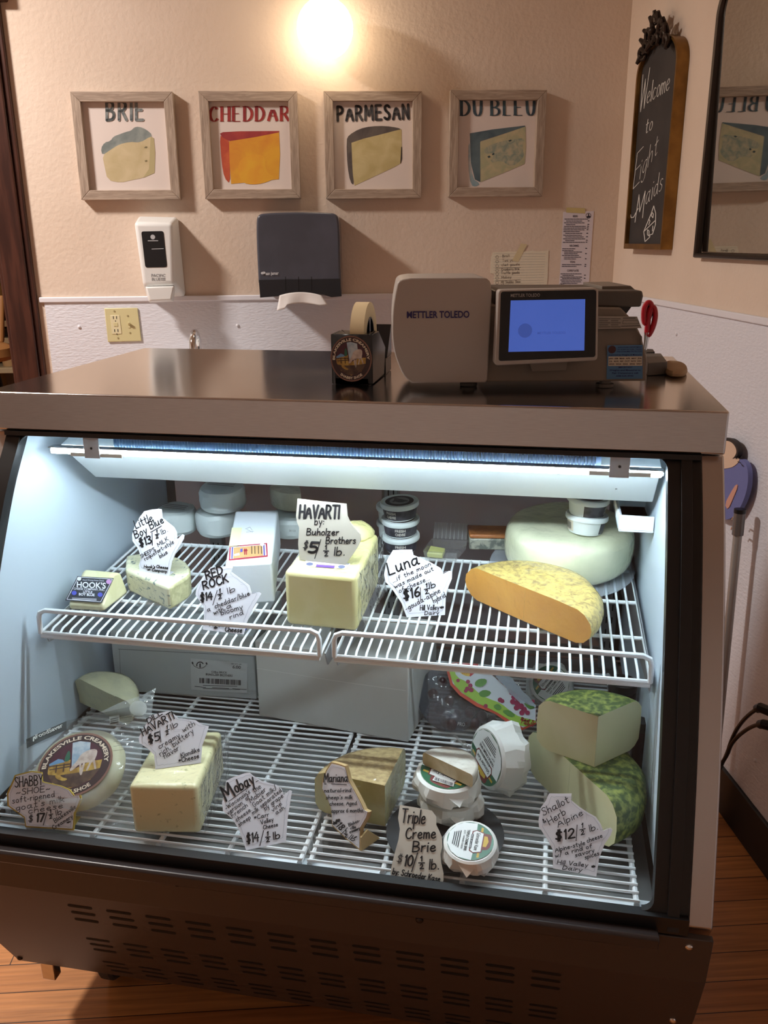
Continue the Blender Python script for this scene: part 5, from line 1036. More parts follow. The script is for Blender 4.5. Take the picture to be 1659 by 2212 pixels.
# blue cheese half wheel
BLUEP = wrapmat('blue veined paste', S(228, 224, 188), S(112, 128, 124), 70, 0.58, 0.68, cb=(30, 0.5, 0.005), stretch=(1, 1, 2.2)); BLUER = wrapmat('blue cheese rind', S(214, 208, 160), S(188, 182, 134), 60, cb=(30, 0.5, 0.005), bump=(150, 0.4, 0.002))
h = 0.047; A, B = SHELF(276, 1276), SHELF(365, 1317); top = [SHELF.up(h)(u, v) for u, v in ((270, 1230), (364, 1270), (388, 1256), (405, 1245), (412, 1237), (411, 1225), (402, 1212), (385, 1203), (360, 1198), (330, 1195), (300, 1195), (272, 1199))]
mb = MB(); n = len(top); o_ = len(mb.v); bot = [p - Z * h for p in top]; cen = sum(bot, V()) / n; bot = [p.lerp(cen, 0.03) for p in bot]
mb.add(top, [tuple(range(n))], 1); mb.add(bot, [tuple(range(n))[::-1]], 1); mb.add(top + bot, [(i, (i + 1) % n, n + (i + 1) % n, n + i) for i in range(n)], 0); mb.m[2] = 1
t = thing('blue_cheese', 'wrapped blue-veined half wheel with a paper sign on its top', 'cheese', cen); ob('cheese', mb, [BLUER, BLUEP], t, bevel=0.006, seg=3)
# white paper wrapped block
WP = mat('white butcher paper', S(230, 234, 240), 0.45, bump=(14, 0.25, 0.006)); h = 0.083
P = [SHELF(480, 1308), SHELF(589, 1305), None, None]; q = [SHELF.up(h)(u, v) for u, v in ((486, 1221), (587, 1215), (601, 1101), (508, 1104))]
P = [p - SHU * (h - 0.0) for p in q]
mb = MB(); mb.hexa(P + q); t = thing('wrapped_block', 'long block in white paper with a red and tan label', 'cheese', sum(P, V()) / 4)
ob('paper', mb, WP, t, bevel=0.004, seg=3)
mb = MB(); pl = Pl(q[0], SHU); C6 = (320, 1020); k6 = 4.879; cv = lambda u, v: (C6[0] + u / k6, C6[1] + v / k6)
for pts, kk, l in (([(858, 782), (1255, 748), (1262, 892), (850, 934)], 0, 1), ([(872, 794), (1240, 762), (1248, 880), (866, 920)], 1, 2), ([(882, 796), (896, 795), (890, 918), (878, 919)], 2, 3), ([(1212, 764), (1226, 763), (1232, 882), (1218, 884)], 2, 3), ([(902, 800), (1206, 772), (1212, 884), (898, 916)], 3, 3), ([(972, 818), (996, 812), (996, 845), (972, 852)], 2, 4), ([(906, 872), (960, 858), (966, 882), (908, 892)], 1, 4)): ppoly(mb, pl, [cv(*p) for p in pts], kk, 0.0004 * l)
for u, tx in ((1018, 'H'), (1036, 'I')): pline(mb, pl, [cv(u, 820), cv(u, 876)], 1.2, 0, 0.002); pline(mb, pl, [cv(u - 8, 834), cv(u + 10, 832)], 1.0, 0, 0.002)
for i in range(4): pline(mb, pl, [cv(1092 + i * 32 + (i > 1) * 6, 790), cv(1094 + i * 32 + (i > 1) * 6, 868)], 0.9, 4, 0.002)
mb.add([pl(*cv(1202 + 22 * math.cos(i * 0.4), 770 + 20 * math.sin(i * 0.4)), 0.0021) for i in range(16)], [tuple(range(16))], 1)
ob('label', mb, [mat('red label', S(170, 50, 66), 0.5), mat('white label paper', S(226, 222, 226), 0.5), mat('violet label', S(88, 78, 160), 0.5), mat('tan label', S(196, 156, 104), 0.5), mat('brown label ink', S(96, 70, 54), 0.6)], t, norm=False)
mb = MB(); pl2 = Pl(P[0].lerp(P[1], 0.5), (q[1] - q[0]).cross(SHU)); ppoly(mb, pl, [(501, 1140), (523, 1140), (517, 1190), (494, 1182)], 0, 0.0004); ob('paper_tint', mb, mat('greasy paper', S(232, 230, 186), 0.5), t, norm=False)
mb = MB(); pline(mb, pl, [(533, 1144), (546, 1150)], 0.4, 0); pline(mb, pl, [(530, 1143), (540, 1139), (545, 1146)], 0.4, 0); pline(mb, pl, [(532, 1150), (548, 1148)], 0.4, 0); ob('pen_mark', mb, mat('grey pen', S(150, 150, 160), 0.7), t, norm=False)
# havarti block in wrap
HAV = wrapmat('havarti', S(230, 221, 164), S(224, 214, 150), 12, cb=(26, 0.55, 0.006)); h = 0.104
q = [SHELF.up(h)(u, v) for u, v in ((622, 1242), (772, 1250), (818, 1152), (690, 1138))]; P = [p - Z * h for p in q]; P[0] = SHELF(618, 1350); P[1] = SHELF(772, 1366)
q[0] = P[0] + Z * h; q[1] = P[1] + Z * h
mb = MB(); mb.hexa(P + q); t = thing('cheese_block', 'large pale yellow block in clear wrap with a grey card sign on top', 'cheese', sum(P, V()) / 4); ob('cheese', mb, HAV, t, bevel=0.009, seg=4)
mb = MB(); wc = (q[2] * 0.7 + q[3] * 0.3) + V((-0.012, -0.02, 0.004)); mb.ball((0, 0, 0), 0.034, 18, (1.25, 1.2, 0.55)); mb.v = [wc + v + mnoise.noise_vector(v * 40) * 0.006 for v in mb.v]; ob('folded_end', mb, HAV, t)
mb = MB(); ws_ = [q[1] + V((0.001, -0.004, 0.002)), q[2] + V((0.006, 0.004, 0.002)), P[2] + V((0.016, 0.004, 0.012)), P[1] + V((0.012, 0.0, 0.014))]
mb.grid(lambda u, v: ws_[0].lerp(ws_[1], u).lerp(ws_[3].lerp(ws_[2], u), v) + mnoise.noise_vector(V((u * 9, v * 6, 1))) * 0.006 + V((0.008 * math.sin(math.pi * u), 0, 0)), 22, 12); FILM = clear('cling film', (1, 1, 1, 1), 0.12, 0.07, 0.06, bump=(60, 0.9, 0.01)); ob('wrap_fold', mb, FILM, t)
pl = Pl(q[0], (q[1] - q[0]).cross(q[3] - q[0])); C7 = (620, 1060); k7 = 4.366; cv = lambda u, v: (C7[0] + u / k7, C7[1] + v / k7)
mb = MB(); ppoly(mb, pl, rrect(cv(182, 640), cv(600, 690), cv(555, 742), cv(165, 715), 3), 0, 0.0008); ppoly(mb, pl, [cv(*p) for p in ((278, 700), (452, 712), (446, 736), (272, 724))], 1, 0.0012)
for u, v, r in ((214, 697, 34), (515, 722, 34)): mb.add([pl(*cv(u + r * math.cos(i * 0.4), v + 0.45 * r * math.sin(i * 0.4)), 0.0012) for i in range(16)], [tuple(range(16))], 2)
ob('label', mb, [mat('white glossy label', S(228, 226, 232), 0.35), mat('purple label band', S(104, 70, 150), 0.45), mat('slate seal', S(96, 100, 130), 0.5)], t, norm=False)
HTOP = pl
# paper wrapped wheels at the back
WPAP = mat('translucent white wrap', S(206, 212, 210), 0.5, bump=(22, 0.5, 0.006), coat=0.25); WINK = mat('wrap print', S(128, 122, 120), 0.7)
def wrapped_wheel(label, px, base, r, h, seed, cat='cheese', print_=True):
    c = base(*px); t = thing('wrapped_cheese', label, cat, c, 'white paper wrapped cheeses at the back'); up = SHU
    fr = frame_at(c, up); mb = MB(); sector(mb, fr, r, h, 0, 2 * math.pi, 0.012, 36); rr = r
    crumple(mb, 0.0035, 34, seed, lambda v: (v - c).dot(up) < 0.004); ob('wrap', mb, WPAP, t, ang=22)
    if print_:
        mb = MB(); ly = lambda x, y: fr(x, y, h + 0.0042)
        for i in range(3): ribbons(mb, [[(-0.6 * r, 0.012 - i * 0.009), (0.62 * r, 0.004 - i * 0.009)]], ly, 0.0017)
        ob('print', mb, WINK, t, norm=False)
    return t, c
w1, c1 = wrapped_wheel('white wrapped wheel at the left back of the shelf', (384, 1147), SHELF, 0.046, 0.056, 1.3)
w2, c2 = wrapped_wheel('white wrapped wheel beneath another at the back left', (476, 1148), SHELF, 0.05, 0.058, 4.1, print_=False)
w3, c3 = wrapped_wheel('white wrapped wheel on top of another at the back left', (484, 1096), SHELF.up(0.0665), 0.05, 0.052, 7.7)
w4, c4 = wrapped_wheel('white wrapped cheese between the paper block and the grey card', (632, 1150), SHELF, 0.05, 0.05, 9.2, print_=False)
mb = MB(); pl = PY(c4.y - 0.05); pprint_(mb, '261123', pl, (626, 1146), (640, 1147), 4.2, 0.0, 0, 0.006); ob('date_print', mb, WINK, w4, norm=False)
mb = MB(); c = SHELF.up(0.058)(622, 1100); fr = frame_at(c, SHU); sector(mb, fr, 0.066, 0.045, math.radians(200), math.radians(290), 0.006); mb.v = [v + V((0.01, 0.06, 0)) for v in mb.v]; tag(ob('cheese_wedge', mb, [wrapmat('pale wrapped wedge', S(206, 204, 184), S(190, 188, 166), 30)] * 2, bevel=0.002), 'pale wrapped wedge standing on the wrapped cheese behind the grey card', 'cheese')
# chevre tubs
TUBW = mat('white tub plastic', S(222, 228, 226), 0.35); TUBL = mat('black tub label', S(46, 44, 50), 0.4, col2=S(74, 72, 80), nscale=60)
def tub(px, hb, label, rot=0.0, back=False):
    c = (SHELF.up(hb) if not back else PZ(hb))(*px); t = thing('cheese_tub', label, 'tub', c, 'white cheese tubs with dark labels'); fr = frame_at(c, SHU if not back else Z); r = 0.0385
    ring = lambda q, z: [fr(q * math.cos(2 * math.pi * i / 40), q * math.sin(2 * math.pi * i / 40), z) for i in range(40)]
    mb = MB(); mb.loft([ring(q, z) for q, z in ((r * 0.80, 0.0005), (r * 0.84, 0.003), (r * 0.94, 0.026), (r * 0.95, 0.0275))]); ob('cup', mb, TUBW, t)
    mb = MB(); mb.loft([ring(q, z) for q, z in ((r * 0.93, 0.0265), (r * 1.03, 0.0265), (r * 1.05, 0.028), (r * 1.05, 0.0345), (r * 1.02, 0.0365), (r * 0.92, 0.0365), (r * 0.90, 0.0355), (r * 0.001, 0.0355))]); lid = ob('lid', mb, TUBW, t)
    mb = MB(); a0, a1 = rot + math.radians(-200), rot + math.radians(20); cyl = lambda a, z, l=0.0: fr((r * lerp(0.84, 0.94, (z - 0.003) / 0.023) + 0.0005 + l) * math.cos(a), (r * lerp(0.84, 0.94, (z - 0.003) / 0.023) + 0.0005 + l) * math.sin(a), z)
    mb.grid(lambda u, v: cyl(lerp(a0, a1, u), lerp(0.0035, 0.0255, v)), 36, 3, 0); m0, m1 = rot + math.radians(25), rot + math.radians(70)
    mb.grid(lambda u, v: cyl(lerp(m0, m1, u), lerp(0.0045, 0.0255, v)), 8, 2, 1)
    for i in range(14):
        a = lerp(m0 + 0.1, m1 - 0.12, i / 14); mb.grid(lambda u, v: cyl(a + u * (0.012 + 0.02 * ((i * 7) % 3) / 3), lerp(0.008, 0.022, v), 0.0004), 1, 2, 2)
    for tx, zz, d in (('FRESH', 0.0165, 0.0), ('CHEVRE', 0.0075, 0.0)):
        c0 = rot + math.radians(-128); wdt = 0.62
        printed(mb, tx, lambda x, y: cyl(c0 + wdt * x, zz + y * 0.0062, 0.0005), 0.03, 3)
    ob('label', mb, [TUBL, mat('cream tub label', S(206, 196, 176), 0.5), INK, mat('silver tub print', S(206, 200, 190), 0.5)], t, norm=False)
    mb = MB(); disc = lambda q, l, k, cx_=0, cy_=0, sx=1, sy=1: mb.add([fr(cx_ + q * sx * math.cos(i * 0.2618), cy_ + q * sy * math.sin(i * 0.2618), 0.0356 + 0.0002 * l) for i in range(24)], [tuple(range(24))], k)
    disc(r * 0.78, 1, 1); disc(r * 0.74, 2, 0); disc(r * 0.54, 3, 2); disc(r * 0.30, 4, 0, 0.0, 0.0, 1.2, 0.8); disc(r * 0.15, 4, 0, 0.010, 0.006, 1.3, 0.7); disc(r * 0.15, 4, 0, -0.011, 0.004, 1.2, 0.8); disc(r * 0.12, 4, 0, -0.007, -0.008, 0.7, 1.2)
    ob('lid_print', mb, [TUBL, mat('brown ring print', S(92, 66, 60), 0.5), mat('grey badge', S(150, 152, 152), 0.5)], lid, norm=False)
    return t
b0 = tub((866, 1186), 0.0, 'bottom tub of the front stack, behind the white moon-cheese sign', 0.5)
up1 = SHU * 0.0371
tb = dup(b0, up1, 'middle tub of the front stack of three tubs', 0.0); tc_ = dup(b0, up1 * 2, 'top tub of the front stack, its round animal badge facing up', -0.55)
bb = dup(b0, V((-0.026, 0.062, 0.005)), 'lower tub of the rear stack, half hidden by the front stack', 1.3); bt = dup(b0, V((-0.026, 0.062, 0.005)) + up1, 'upper tub of the rear stack, half hidden by the front stack', 1.4)
# small piece in clear clamshell
a = SHELF(925, 1207); c = SHELF(962, 1196); t = thing('clamshell', 'clear clamshell holding a small yellow cheese piece beside the tubs', 'container', c)
q = [SHELF(u, v) for u, v in ((918, 1208), (985, 1213), (1006, 1188), (936, 1184))]; mb = MB(); mb.loft([[p + SHU * z + (p - c) * k for p in q] for z, k in ((0.001, 0), (0.02, 0.08), (0.021, 0.12))], cap=False); mb.add([p + SHU * 0.001 for p in q], [(0, 1, 2, 3)])
for i in range(9):
    u = i / 8; p, r_ = q[3].lerp(q[2], u) + SHU * 0.021 + V((0, 0.006, 0)), q[3].lerp(q[2], u) + SHU * 0.05 + V((0, 0.03, 0)); mb.tube([p, r_], 0.0012, 6)
mb.grid(lambda u, v: q[3].lerp(q[2], u) + SHU * lerp(0.021, 0.05, v) + V((0, lerp(0.006, 0.03, v), 0)), 6, 3); ob('shell', mb, clear('clear clamshell', (0.97, 0.97, 0.97, 1), 0.05, 0.08, 0.10, bump=(40, 0.5, 0.006)), t)
q = [SHELF(u, v) for u, v in ((922, 1206), (956, 1209), (962, 1196), (930, 1190))]; mb = MB(); mb.loft([[p + SHU * 0.002 for p in q], [p + SHU * 0.013 for p in q]]); tag(ob('cheese_piece', mb, wrapmat('yellow green piece', S(206, 206, 130), S(196, 196, 116), 30), bevel=0.002), 'small yellow-green cheese piece inside the clear clamshell', 'cheese')
# orange rinded blue piece
q = [SHELF(u, v) for u, v in ((1014, 1189), (1092, 1190), (1096, 1168), (1008, 1166))]; mb = MB(); mb.loft([[p + SHU * 0.001 for p in q], [p + SHU * 0.026 for p in q]], 0); mb.loft([[p + SHU * 0.0262 for p in q], [p + SHU * 0.040 for p in q]], 1)
t = thing('blue_wedge', 'grey blue-veined piece with an orange rind at the back of the shelf', 'cheese', q[0]); mb2 = MB(); mb2.loft([[p + SHU * 0.001 for p in q], [p + SHU * 0.027 for p in q]]); ob('paste', mb2, wrapmat('grey blue paste', S(176, 174, 158), S(112, 116, 108), 70, 0.45, 0.6), t, bevel=0.003)
mb2 = MB(); mb2.loft([[p + SHU * 0.027 for p in q], [p + SHU * 0.036 for p in q]]); ob('rind', mb2, wrapmat('orange rind', S(186, 116, 62), S(164, 94, 46), 40), t, bevel=0.003)
# large white wheel on a clear sheet with two tubs on it
WHEEL = wrapmat('white green wheel', S(230, 228, 196), S(210, 212, 178), 14, 0.35, 0.7, cb=(14, 0.5, 0.006)); c = SHELF(1232, 1205); c = V((1.012, 0.348, shz(0.348) + 0.004))
mb = MB(); fr = frame_at(c, SHU); sector(mb, fr, 0.122, 0.092, 0, 2 * math.pi, 0.018, 56, bulge=0.006); crumple(mb, 0.002, 12, 2.0); t = thing('cheese_round', 'large white wheel in clear wrap with two tubs on top', 'cheese', c); ob('cheese', mb, WHEEL, t, sub=1)
t = thing('clear_sheet', 'clear plastic sheet under the large white wheel', 'sheet', c - SHU * 0.003); mb = MB(); pts = [(0.155 * math.cos(a) * (1 if math.cos(a) < 0.2 else 0.86), 0.15 * math.sin(a)) for a in [2 * math.pi * i / 40 for i in range(40)]]
mb.loft([[fr(x, y, -0.0032) for x, y in pts], [fr(x, y, -0.0022) for x, y in pts]]); ob('sheet', mb, clear('milky sheet', (0.95, 0.97, 1, 1), 0.1, 0.05, 0.22, (0.75, 0.8, 0.88, 1)), t)
ct_ = fr(0.028, -0.052, 0.0925)
for i, (dz, rz, lab) in enumerate(((0, 2.2, 'lower tub on the large white wheel, barcode facing out'), (0.0371, 1.2, 'upper tub on the large white wheel, just under the lamp hood'))): dup(b0, ct_ + SHU * dz - b0.location, lab, rz)
# orange half wheel
OR_P = wrapmat('orange paste', S(222, 162, 72), S(210, 144, 58), 8, 0.3, 0.7, cb=(22, 0.7, 0.008)); OR_R = wrapmat('speckled gold rind', S(216, 190, 112), S(158, 132, 84), 95, 0.45, 0.68, cb=(22, 0.7, 0.008), bump=(80, 0.3, 0.002), stretch=(1, 1, 1))
A, B = SHELF(1012, 1293), SHELF(1264, 1402); c, r, a0 = half_from(A, B); mb = MB(); fr = frame_at(c, SHU); sector(mb, fr, r, 0.066, a0, a0 - math.pi, 0.02, 40, bulge=0.008); mb.v = [v_ + SHU * 0.003 for v_ in mb.v]; crumple(mb, 0.002, 18, 5)
t = thing('half_cheese', 'orange half wheel in clear wrap, cut face to the front', 'cheese', c); ob('cheese', mb, [OR_R, OR_P], t, bevel=0.003, ang=50)
# ------------------------------------------------------------------ signs on the shelf
K1 = (270, 1090, 5.184)
BT = Pl(top[0], SHU)
sign('white map-shaped sign for the sheep milk blue, standing on the blue half wheel', K1, [(165, 745), (155, 680), (180, 600), (150, 500), (85, 410), (78, 340), (110, 240), (165, 140), (215, 75), (300, 55), (370, 48), (405, 52), (415, 150), (545, 255), (575, 310), (582, 392), (640, 335), (660, 345), (655, 385), (570, 530), (520, 640), (490, 805)], BT, (165, 745), (490, 805), 12,
     [('Little', 128, 268, 320, 180, 95, 1.1), ('Boy', 122, 378, 255, 318, 88, 1.2), ('Blue', 292, 275, 440, 200, 88, 1.2), ('$13', 172, 474, 302, 428, 88, 1.7), ('/', 306, 445, 335, 435, 130, 0.9), ('lb.', 418, 335, 482, 300, 66, 0.9), ("SHEEP'S", 186, 600, 342, 515, 48, 0.75), ('MILK', 378, 474, 492, 395, 52, 0.75), ('roquefort-style', 230, 630, 552, 430, 55, 0.75), ('blue', 398, 598, 482, 545, 55, 0.8), ("Hook's", 216, 708, 338, 712, 38, 0.9), ('Cheese', 352, 706, 482, 722, 38, 0.9), ('*', 252, 745, 282, 742, 34, 1.0), ('Company', 304, 745, 468, 762, 40, 0.9)],
     extra=lambda mb, pl, cv, half, ln: (half(342, 372, 82), ln([(290, 310), (412, 238)], 0.8), ln([(155, 388), (196, 356)], 0.8)), foot=strut(PAPER))
sign('white map-shaped sign for the red blue-cheddar, standing behind the guard rail', K1, [(870, 1400), (885, 1260), (880, 1150), (790, 1010), (795, 960), (830, 880), (870, 810), (920, 745), (960, 700), (1080, 690), (1210, 688), (1190, 755), (1390, 905), (1415, 1000), (1500, 980), (1525, 1000), (1430, 1160), (1370, 1300), (1325, 1455)], SHELF, (870, 1400), (1325, 1455), 24,
     [('RED', 918, 840, 1100, 770, 95, 1.7), ('ROCK', 884, 955, 1160, 865, 95, 1.7), ('$14', 848, 1085, 980, 1065, 92, 1.6), ('/', 985, 1110, 1040, 1100, 150, 0.9), ('lb', 1155, 1000, 1238, 968, 75, 0.9), ('cheddar/blue', 1012, 1165, 1400, 1015, 64, 0.9), ('a', 924, 1200, 962, 1190, 60, 0.9), ('with', 1000, 1235, 1108, 1190, 60, 0.9), ('a', 1140, 1172, 1200, 1148, 60, 0.9), ('bloomy', 1080, 1240, 1320, 1165, 64, 0.9), ('rind', 1180, 1285, 1330, 1228, 64, 0.9), ('Roelli', 950, 1360, 1112, 1372, 60, 1.0), ('*', 994, 1400, 1030, 1400, 40, 1.1), ('Cheese', 1120, 1420, 1310, 1432, 58, 1.1)],
     extra=lambda mb, pl, cv, half, ln: half(1042, 1050, 100), foot=strut(mat('blue painters tape', S(52, 66, 150), 0.6)))
K7 = (620, 1060, 4.366)
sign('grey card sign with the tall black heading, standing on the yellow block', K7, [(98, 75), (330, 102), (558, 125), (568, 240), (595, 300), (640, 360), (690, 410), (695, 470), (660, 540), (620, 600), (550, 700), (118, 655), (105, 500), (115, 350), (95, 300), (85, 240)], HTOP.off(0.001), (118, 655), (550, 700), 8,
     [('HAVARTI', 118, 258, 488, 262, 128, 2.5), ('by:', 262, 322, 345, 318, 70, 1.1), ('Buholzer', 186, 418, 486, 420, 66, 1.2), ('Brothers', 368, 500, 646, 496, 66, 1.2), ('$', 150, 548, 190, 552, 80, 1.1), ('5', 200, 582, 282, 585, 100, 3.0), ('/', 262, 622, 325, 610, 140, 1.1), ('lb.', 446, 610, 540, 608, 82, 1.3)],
     m=mat('shaded kraft card', S(160, 152, 140), 0.8), mapl=False, thick=0.003, extra=lambda mb, pl, cv, half, ln: half(348, 606, 92, 1.3, 0.02), foot=strut(mat('grey strip', S(190, 188, 186), 0.5)))  # kraft card with its shade put into a darker colour
sign('white map-shaped moon cheese sign standing in front of the tubs', K7, [(1130, 1195), (1080, 1060), (1000, 940), (930, 860), (915, 790), (940, 660), (1000, 560), (1090, 556), (1180, 555), (1190, 605), (1345, 670), (1450, 730), (1475, 785), (1530, 755), (1558, 765), (1555, 830), (1500, 960), (1490, 1172)], SHELF, (1130, 1195), (1490, 1172), 20,
     [('Luna', 965, 795, 1250, 690, 118, 1.8), ('...if the moon', 1000, 868, 1356, 706, 50, 0.8), ('was made out', 1018, 922, 1382, 752, 48, 0.85), ('of cheese...', 1060, 965, 1342, 842, 52, 0.8), ('$16', 1102, 1030, 1252, 992, 92, 2.0), ('/', 1258, 1025, 1280, 1018, 115, 0.9), ('lb', 1345, 926, 1402, 908, 62, 1.1), ('-gouda-alpine', 1126, 1135, 1448, 958, 58, 0.85), ('hybrid', 1386, 1062, 1500, 1000, 60, 0.85), ('Hill Valley', 1254, 1128, 1432, 1122, 58, 0.9), ('*', 1440, 1118, 1472, 1116, 36, 1.2), ('Dairy', 1298, 1172, 1430, 1166, 44, 0.9)],
     extra=lambda mb, pl, cv, half, ln: half(1296, 968, 88, 1.1), foot=strut(PAPER))
# ================================================================== lower rack
# cartons at the back
def carton(label, a, b, h, depth, m, seed):
    p, q = RACK(*a), RACK(*b); ax = (q - p).normalized(); dp = V((-ax.y, ax.x, 0)) * depth; z = Z * 0.0006
    t = thing('carton', label, 'box', (p + q + dp) / 2, 'white cartons at the back of the case'); A = [p + z, q + z, q + dp + z, p + dp + z]
    mb = MB(); mb.hexa(A + [v + Z * h for v in A]); ob('box', mb, m, t, bevel=0.0015)
    return t, p, q, ax, dp
CART = mat('grey white carton', S(196, 202, 202), 0.6, col2=S(190, 196, 196), nscale=6)
t, p, q, ax, dp = carton('white carton with a printed brick cheese label under the left shelf', (252, 1493), (555, 1511), 0.145, 0.24, CART, 1)
pl = Pl(p - dp.normalized() * 0.0006, -dp); mb = MB(); pline(mb, pl, [(256, 1402), (552, 1417)], 0.6); pline(mb, pl, [(258, 1402), (262, 1492)], 0.4); ob('flap_line', mb, mat('carton crease', S(120, 124, 126), 0.7), t, norm=False)
K8 = (240, 1370, 2.5136); cv = lambda u, v: (K8[0] + u / K8[2], K8[1] + v / K8[2]); mb = MB(); ppoly(mb, pl, [cv(*v_) for v_ in ((432, 130), (740, 158), (738, 320), (436, 300))], 0, 0.0005)
for tx, u0, v0, u1, v1, h in (('6.00', 660, 184, 704, 187, 17), ('12/8oz BRICK', 545, 208, 630, 213, 11), ('BUHOLZER BROTHERS', 515, 222, 660, 230, 12), ('NET WT. LBS', 652, 162, 708, 165, 6)): pprint_(mb, tx, pl, cv(u0, v0), cv(u1, v1), h / K8[2], 0.01, 1, 0.001)
u = 480
while u < 704:
    w_ = rnd.choice((1.6, 2.6, 4, 5)); dv = (u - 480) * 0.055; ppoly(mb, pl, [cv(u, 236 + dv), cv(u + w_, 236 + dv), cv(u + w_, 264 + dv), cv(u, 264 + dv)], 1, 0.001); u += w_ + rnd.choice((1.6, 2.4, 4))
for u0, u1, v in ((500, 685, 276), (455, 515, 282), (550, 640, 288), (660, 735, 294), (500, 700, 293)): pline(mb, pl, [cv(u0, v), cv(u1, v + 6)], 0.5, 1, 0.001)
pline(mb, pl, [cv(484 + 18 * math.cos(a), 166 + 16 * math.sin(a)) for a in [math.pi * 0.9 + i * 0.25 for i in range(13)]], 1.1, 1, 0.001); pline(mb, pl, [cv(442, 156), cv(452, 172), cv(476, 184), cv(500, 182), cv(518, 168)], 0.5, 1, 0.001)
for u, v in ((442, 155), (518, 158)): pline(mb, pl, [cv(u, v - 3), cv(u + 2, v + 3)], 1.6, 1, 0.001)
pline(mb, pl, [cv(484, 160), cv(484, 178)], 1.4, 1, 0.001); ob('label', mb, [mat('pale carton label', S(208, 212, 212), 0.5), mat('carton ink', S(58, 58, 62), 0.6)], t, norm=False)
t, p, q, ax, dp = carton('plain white carton with a long crease, standing at the middle back', (560, 1546), (882, 1604), 0.166, 0.2, mat('white carton', S(206, 206, 202), 0.6, col2=S(198, 198, 194), nscale=5), 2)
pl = Pl(p - dp.normalized() * 0.0006, -dp); mb = MB(); pline(mb, pl, [cv(790, 184), cv(1000, 218), cv(1200, 250), cv(1310, 266), cv(1600, 306)], 0.5); ob('crease', mb, mat('light crease', S(226, 226, 222), 0.6), t, norm=False)
# bagged soft wheel with round badge
SOFT = mat('soft ripened rind', S(226, 220, 176), 0.6, col2=S(208, 198, 148), nscale=24); nb = V((0.02, -0.40, 0.92)).normalized(); tc0 = PZ(LOZ + 0.062)(166, 1652); c = tc0 - nb * 0.040
mb = MB(); fr = frame_at(c, nb); sector(mb, fr, 0.076, 0.040, 0, 2 * math.pi, 0.014, 44, bulge=0.003); crumple(mb, 0.003, 28, 3); low = min(v.z for v in mb.v); c += Z * (LOZ + 0.001 - low); mb.v = [v + Z * (LOZ + 0.001 - low) for v in mb.v]; tc0 = c + nb * 0.040
tag(ob('soft_cheese', mb, SOFT, sub=1), 'soft ripened goat cheese wheel inside the vacuum bag', 'cheese')
t = thing('vacuum_bag', 'clear vacuum bag with dark band and round brown badge', 'bag', c); bp = Pl(tc0 + nb * 0.006, nb)
qd = [bp(u, v) for u, v in ((38, 1612), (338, 1484), (272, 1775), (40, 1792))]; cR = fr(0, 0, 0)
def updn(p): return max(0.12, min(1.0, 0.5 - (p - tc0).y / 0.06))
def bagpt(u, v):
    p = qd[3].lerp(qd[2], u).lerp(qd[0].lerp(qd[1], u), v); d = (p - tc0); d = (d - nb * d.dot(nb)).length; k = max(0.0, min(1.0, (d - 0.078) / 0.05)) * updn(p); p = p - nb * 0.034 * k * k * (3 - 2 * k) + mnoise.noise_vector(V((u * 7, v * 7, 3))) * 0.006 * (0.3 + k)
    p.z = max(p.z, LOZ + 0.002); p.x = max(p.x, 0.060); p.y = max(p.y, -0.238); return p
BAG = clear('clear bag film', (0.97, 0.98, 0.97, 1), 0.12, 0.05, 0.20, (0.82, 0.84, 0.82, 1), bump=(30, 0.8, 0.008)); mb = MB(); mb.grid(bagpt, 44, 36); ob('film', mb, BAG, t)
def onbag(u, v, lift=0.0):
    p = bp(u, v); d = (p - tc0); d = (d - nb * d.dot(nb)).length; k = max(0.0, min(1.0, (d - 0.078) / 0.05)) * updn(p); return p - nb * (0.034 * k * k * (3 - 2 * k) - 0.0035 - lift)
K3 = (0, 1460, 3.456); cv = lambda u, v: (K3[0] + u / K3[2], K3[1] + v / K3[2])
def bagstrip(mb, a, b, w0, n, k, lift):
    for i in range(n):
        u0, v0, u1, v1 = lerp(a[0], b[0], i / n), lerp(a[1], b[1], i / n), lerp(a[0], b[0], (i + 1) / n), lerp(a[1], b[1], (i + 1) / n); mb.add([onbag(*cv(u0, v0), lift), onbag(*cv(u1, v1), lift), onbag(*cv(u1 + 2, v1 + w0), lift), onbag(*cv(u0 + 2, v0 + w0), lift)], [(0, 1, 2, 3)], k)
mb = MB(); bagstrip(mb, (200, 480), (500, 345), 66, 14, 0, 0.0); bagstrip(mb, (500, 345), (975, 235), 62, 18, 1, 0.0)
pc = (1035, 250); mb.add([onbag(*cv(pc[0] + 66 * math.cos(i * 0.3), pc[1] + 58 * math.sin(i * 0.3)), 0.0006) for i in range(21)], [tuple(range(21))], 2)
for i in range(8): bagstrip(mb, (850, 330 + i * 34), (1060, 300 + i * 34), 2.5, 4, 1, 0.0003)
L0, L1 = cv(280, 478), cv(478, 390); dx, dy = L1[0] - L0[0], L1[1] - L0[1]; q_ = math.hypot(dx, dy)
printed(mb, 'FoodSaver', lambda x, y: onbag(L0[0] + dx * x + dy / q_ * y * 8.5, L0[1] + dy * x - dx / q_ * y * 8.5, 0.0012), 0.02, 3)
ribbons(mb, [[(258, 470), (256, 496)], [(266, 466), (272, 480)]], lambda x, y: onbag(*cv(x, y), 0.0012), 5, 3)
mb.add([onbag(*cv(*p), 0.0008) for p in ((820, 315), (895, 300), (898, 365), (824, 380))], [(0, 1, 2, 3)], 2)
for v in (335, 350, 365): ribbons(mb, [[(832, v), (888, v - 11)]], lambda x, y: onbag(*cv(x, y), 0.0012), 3, 0)
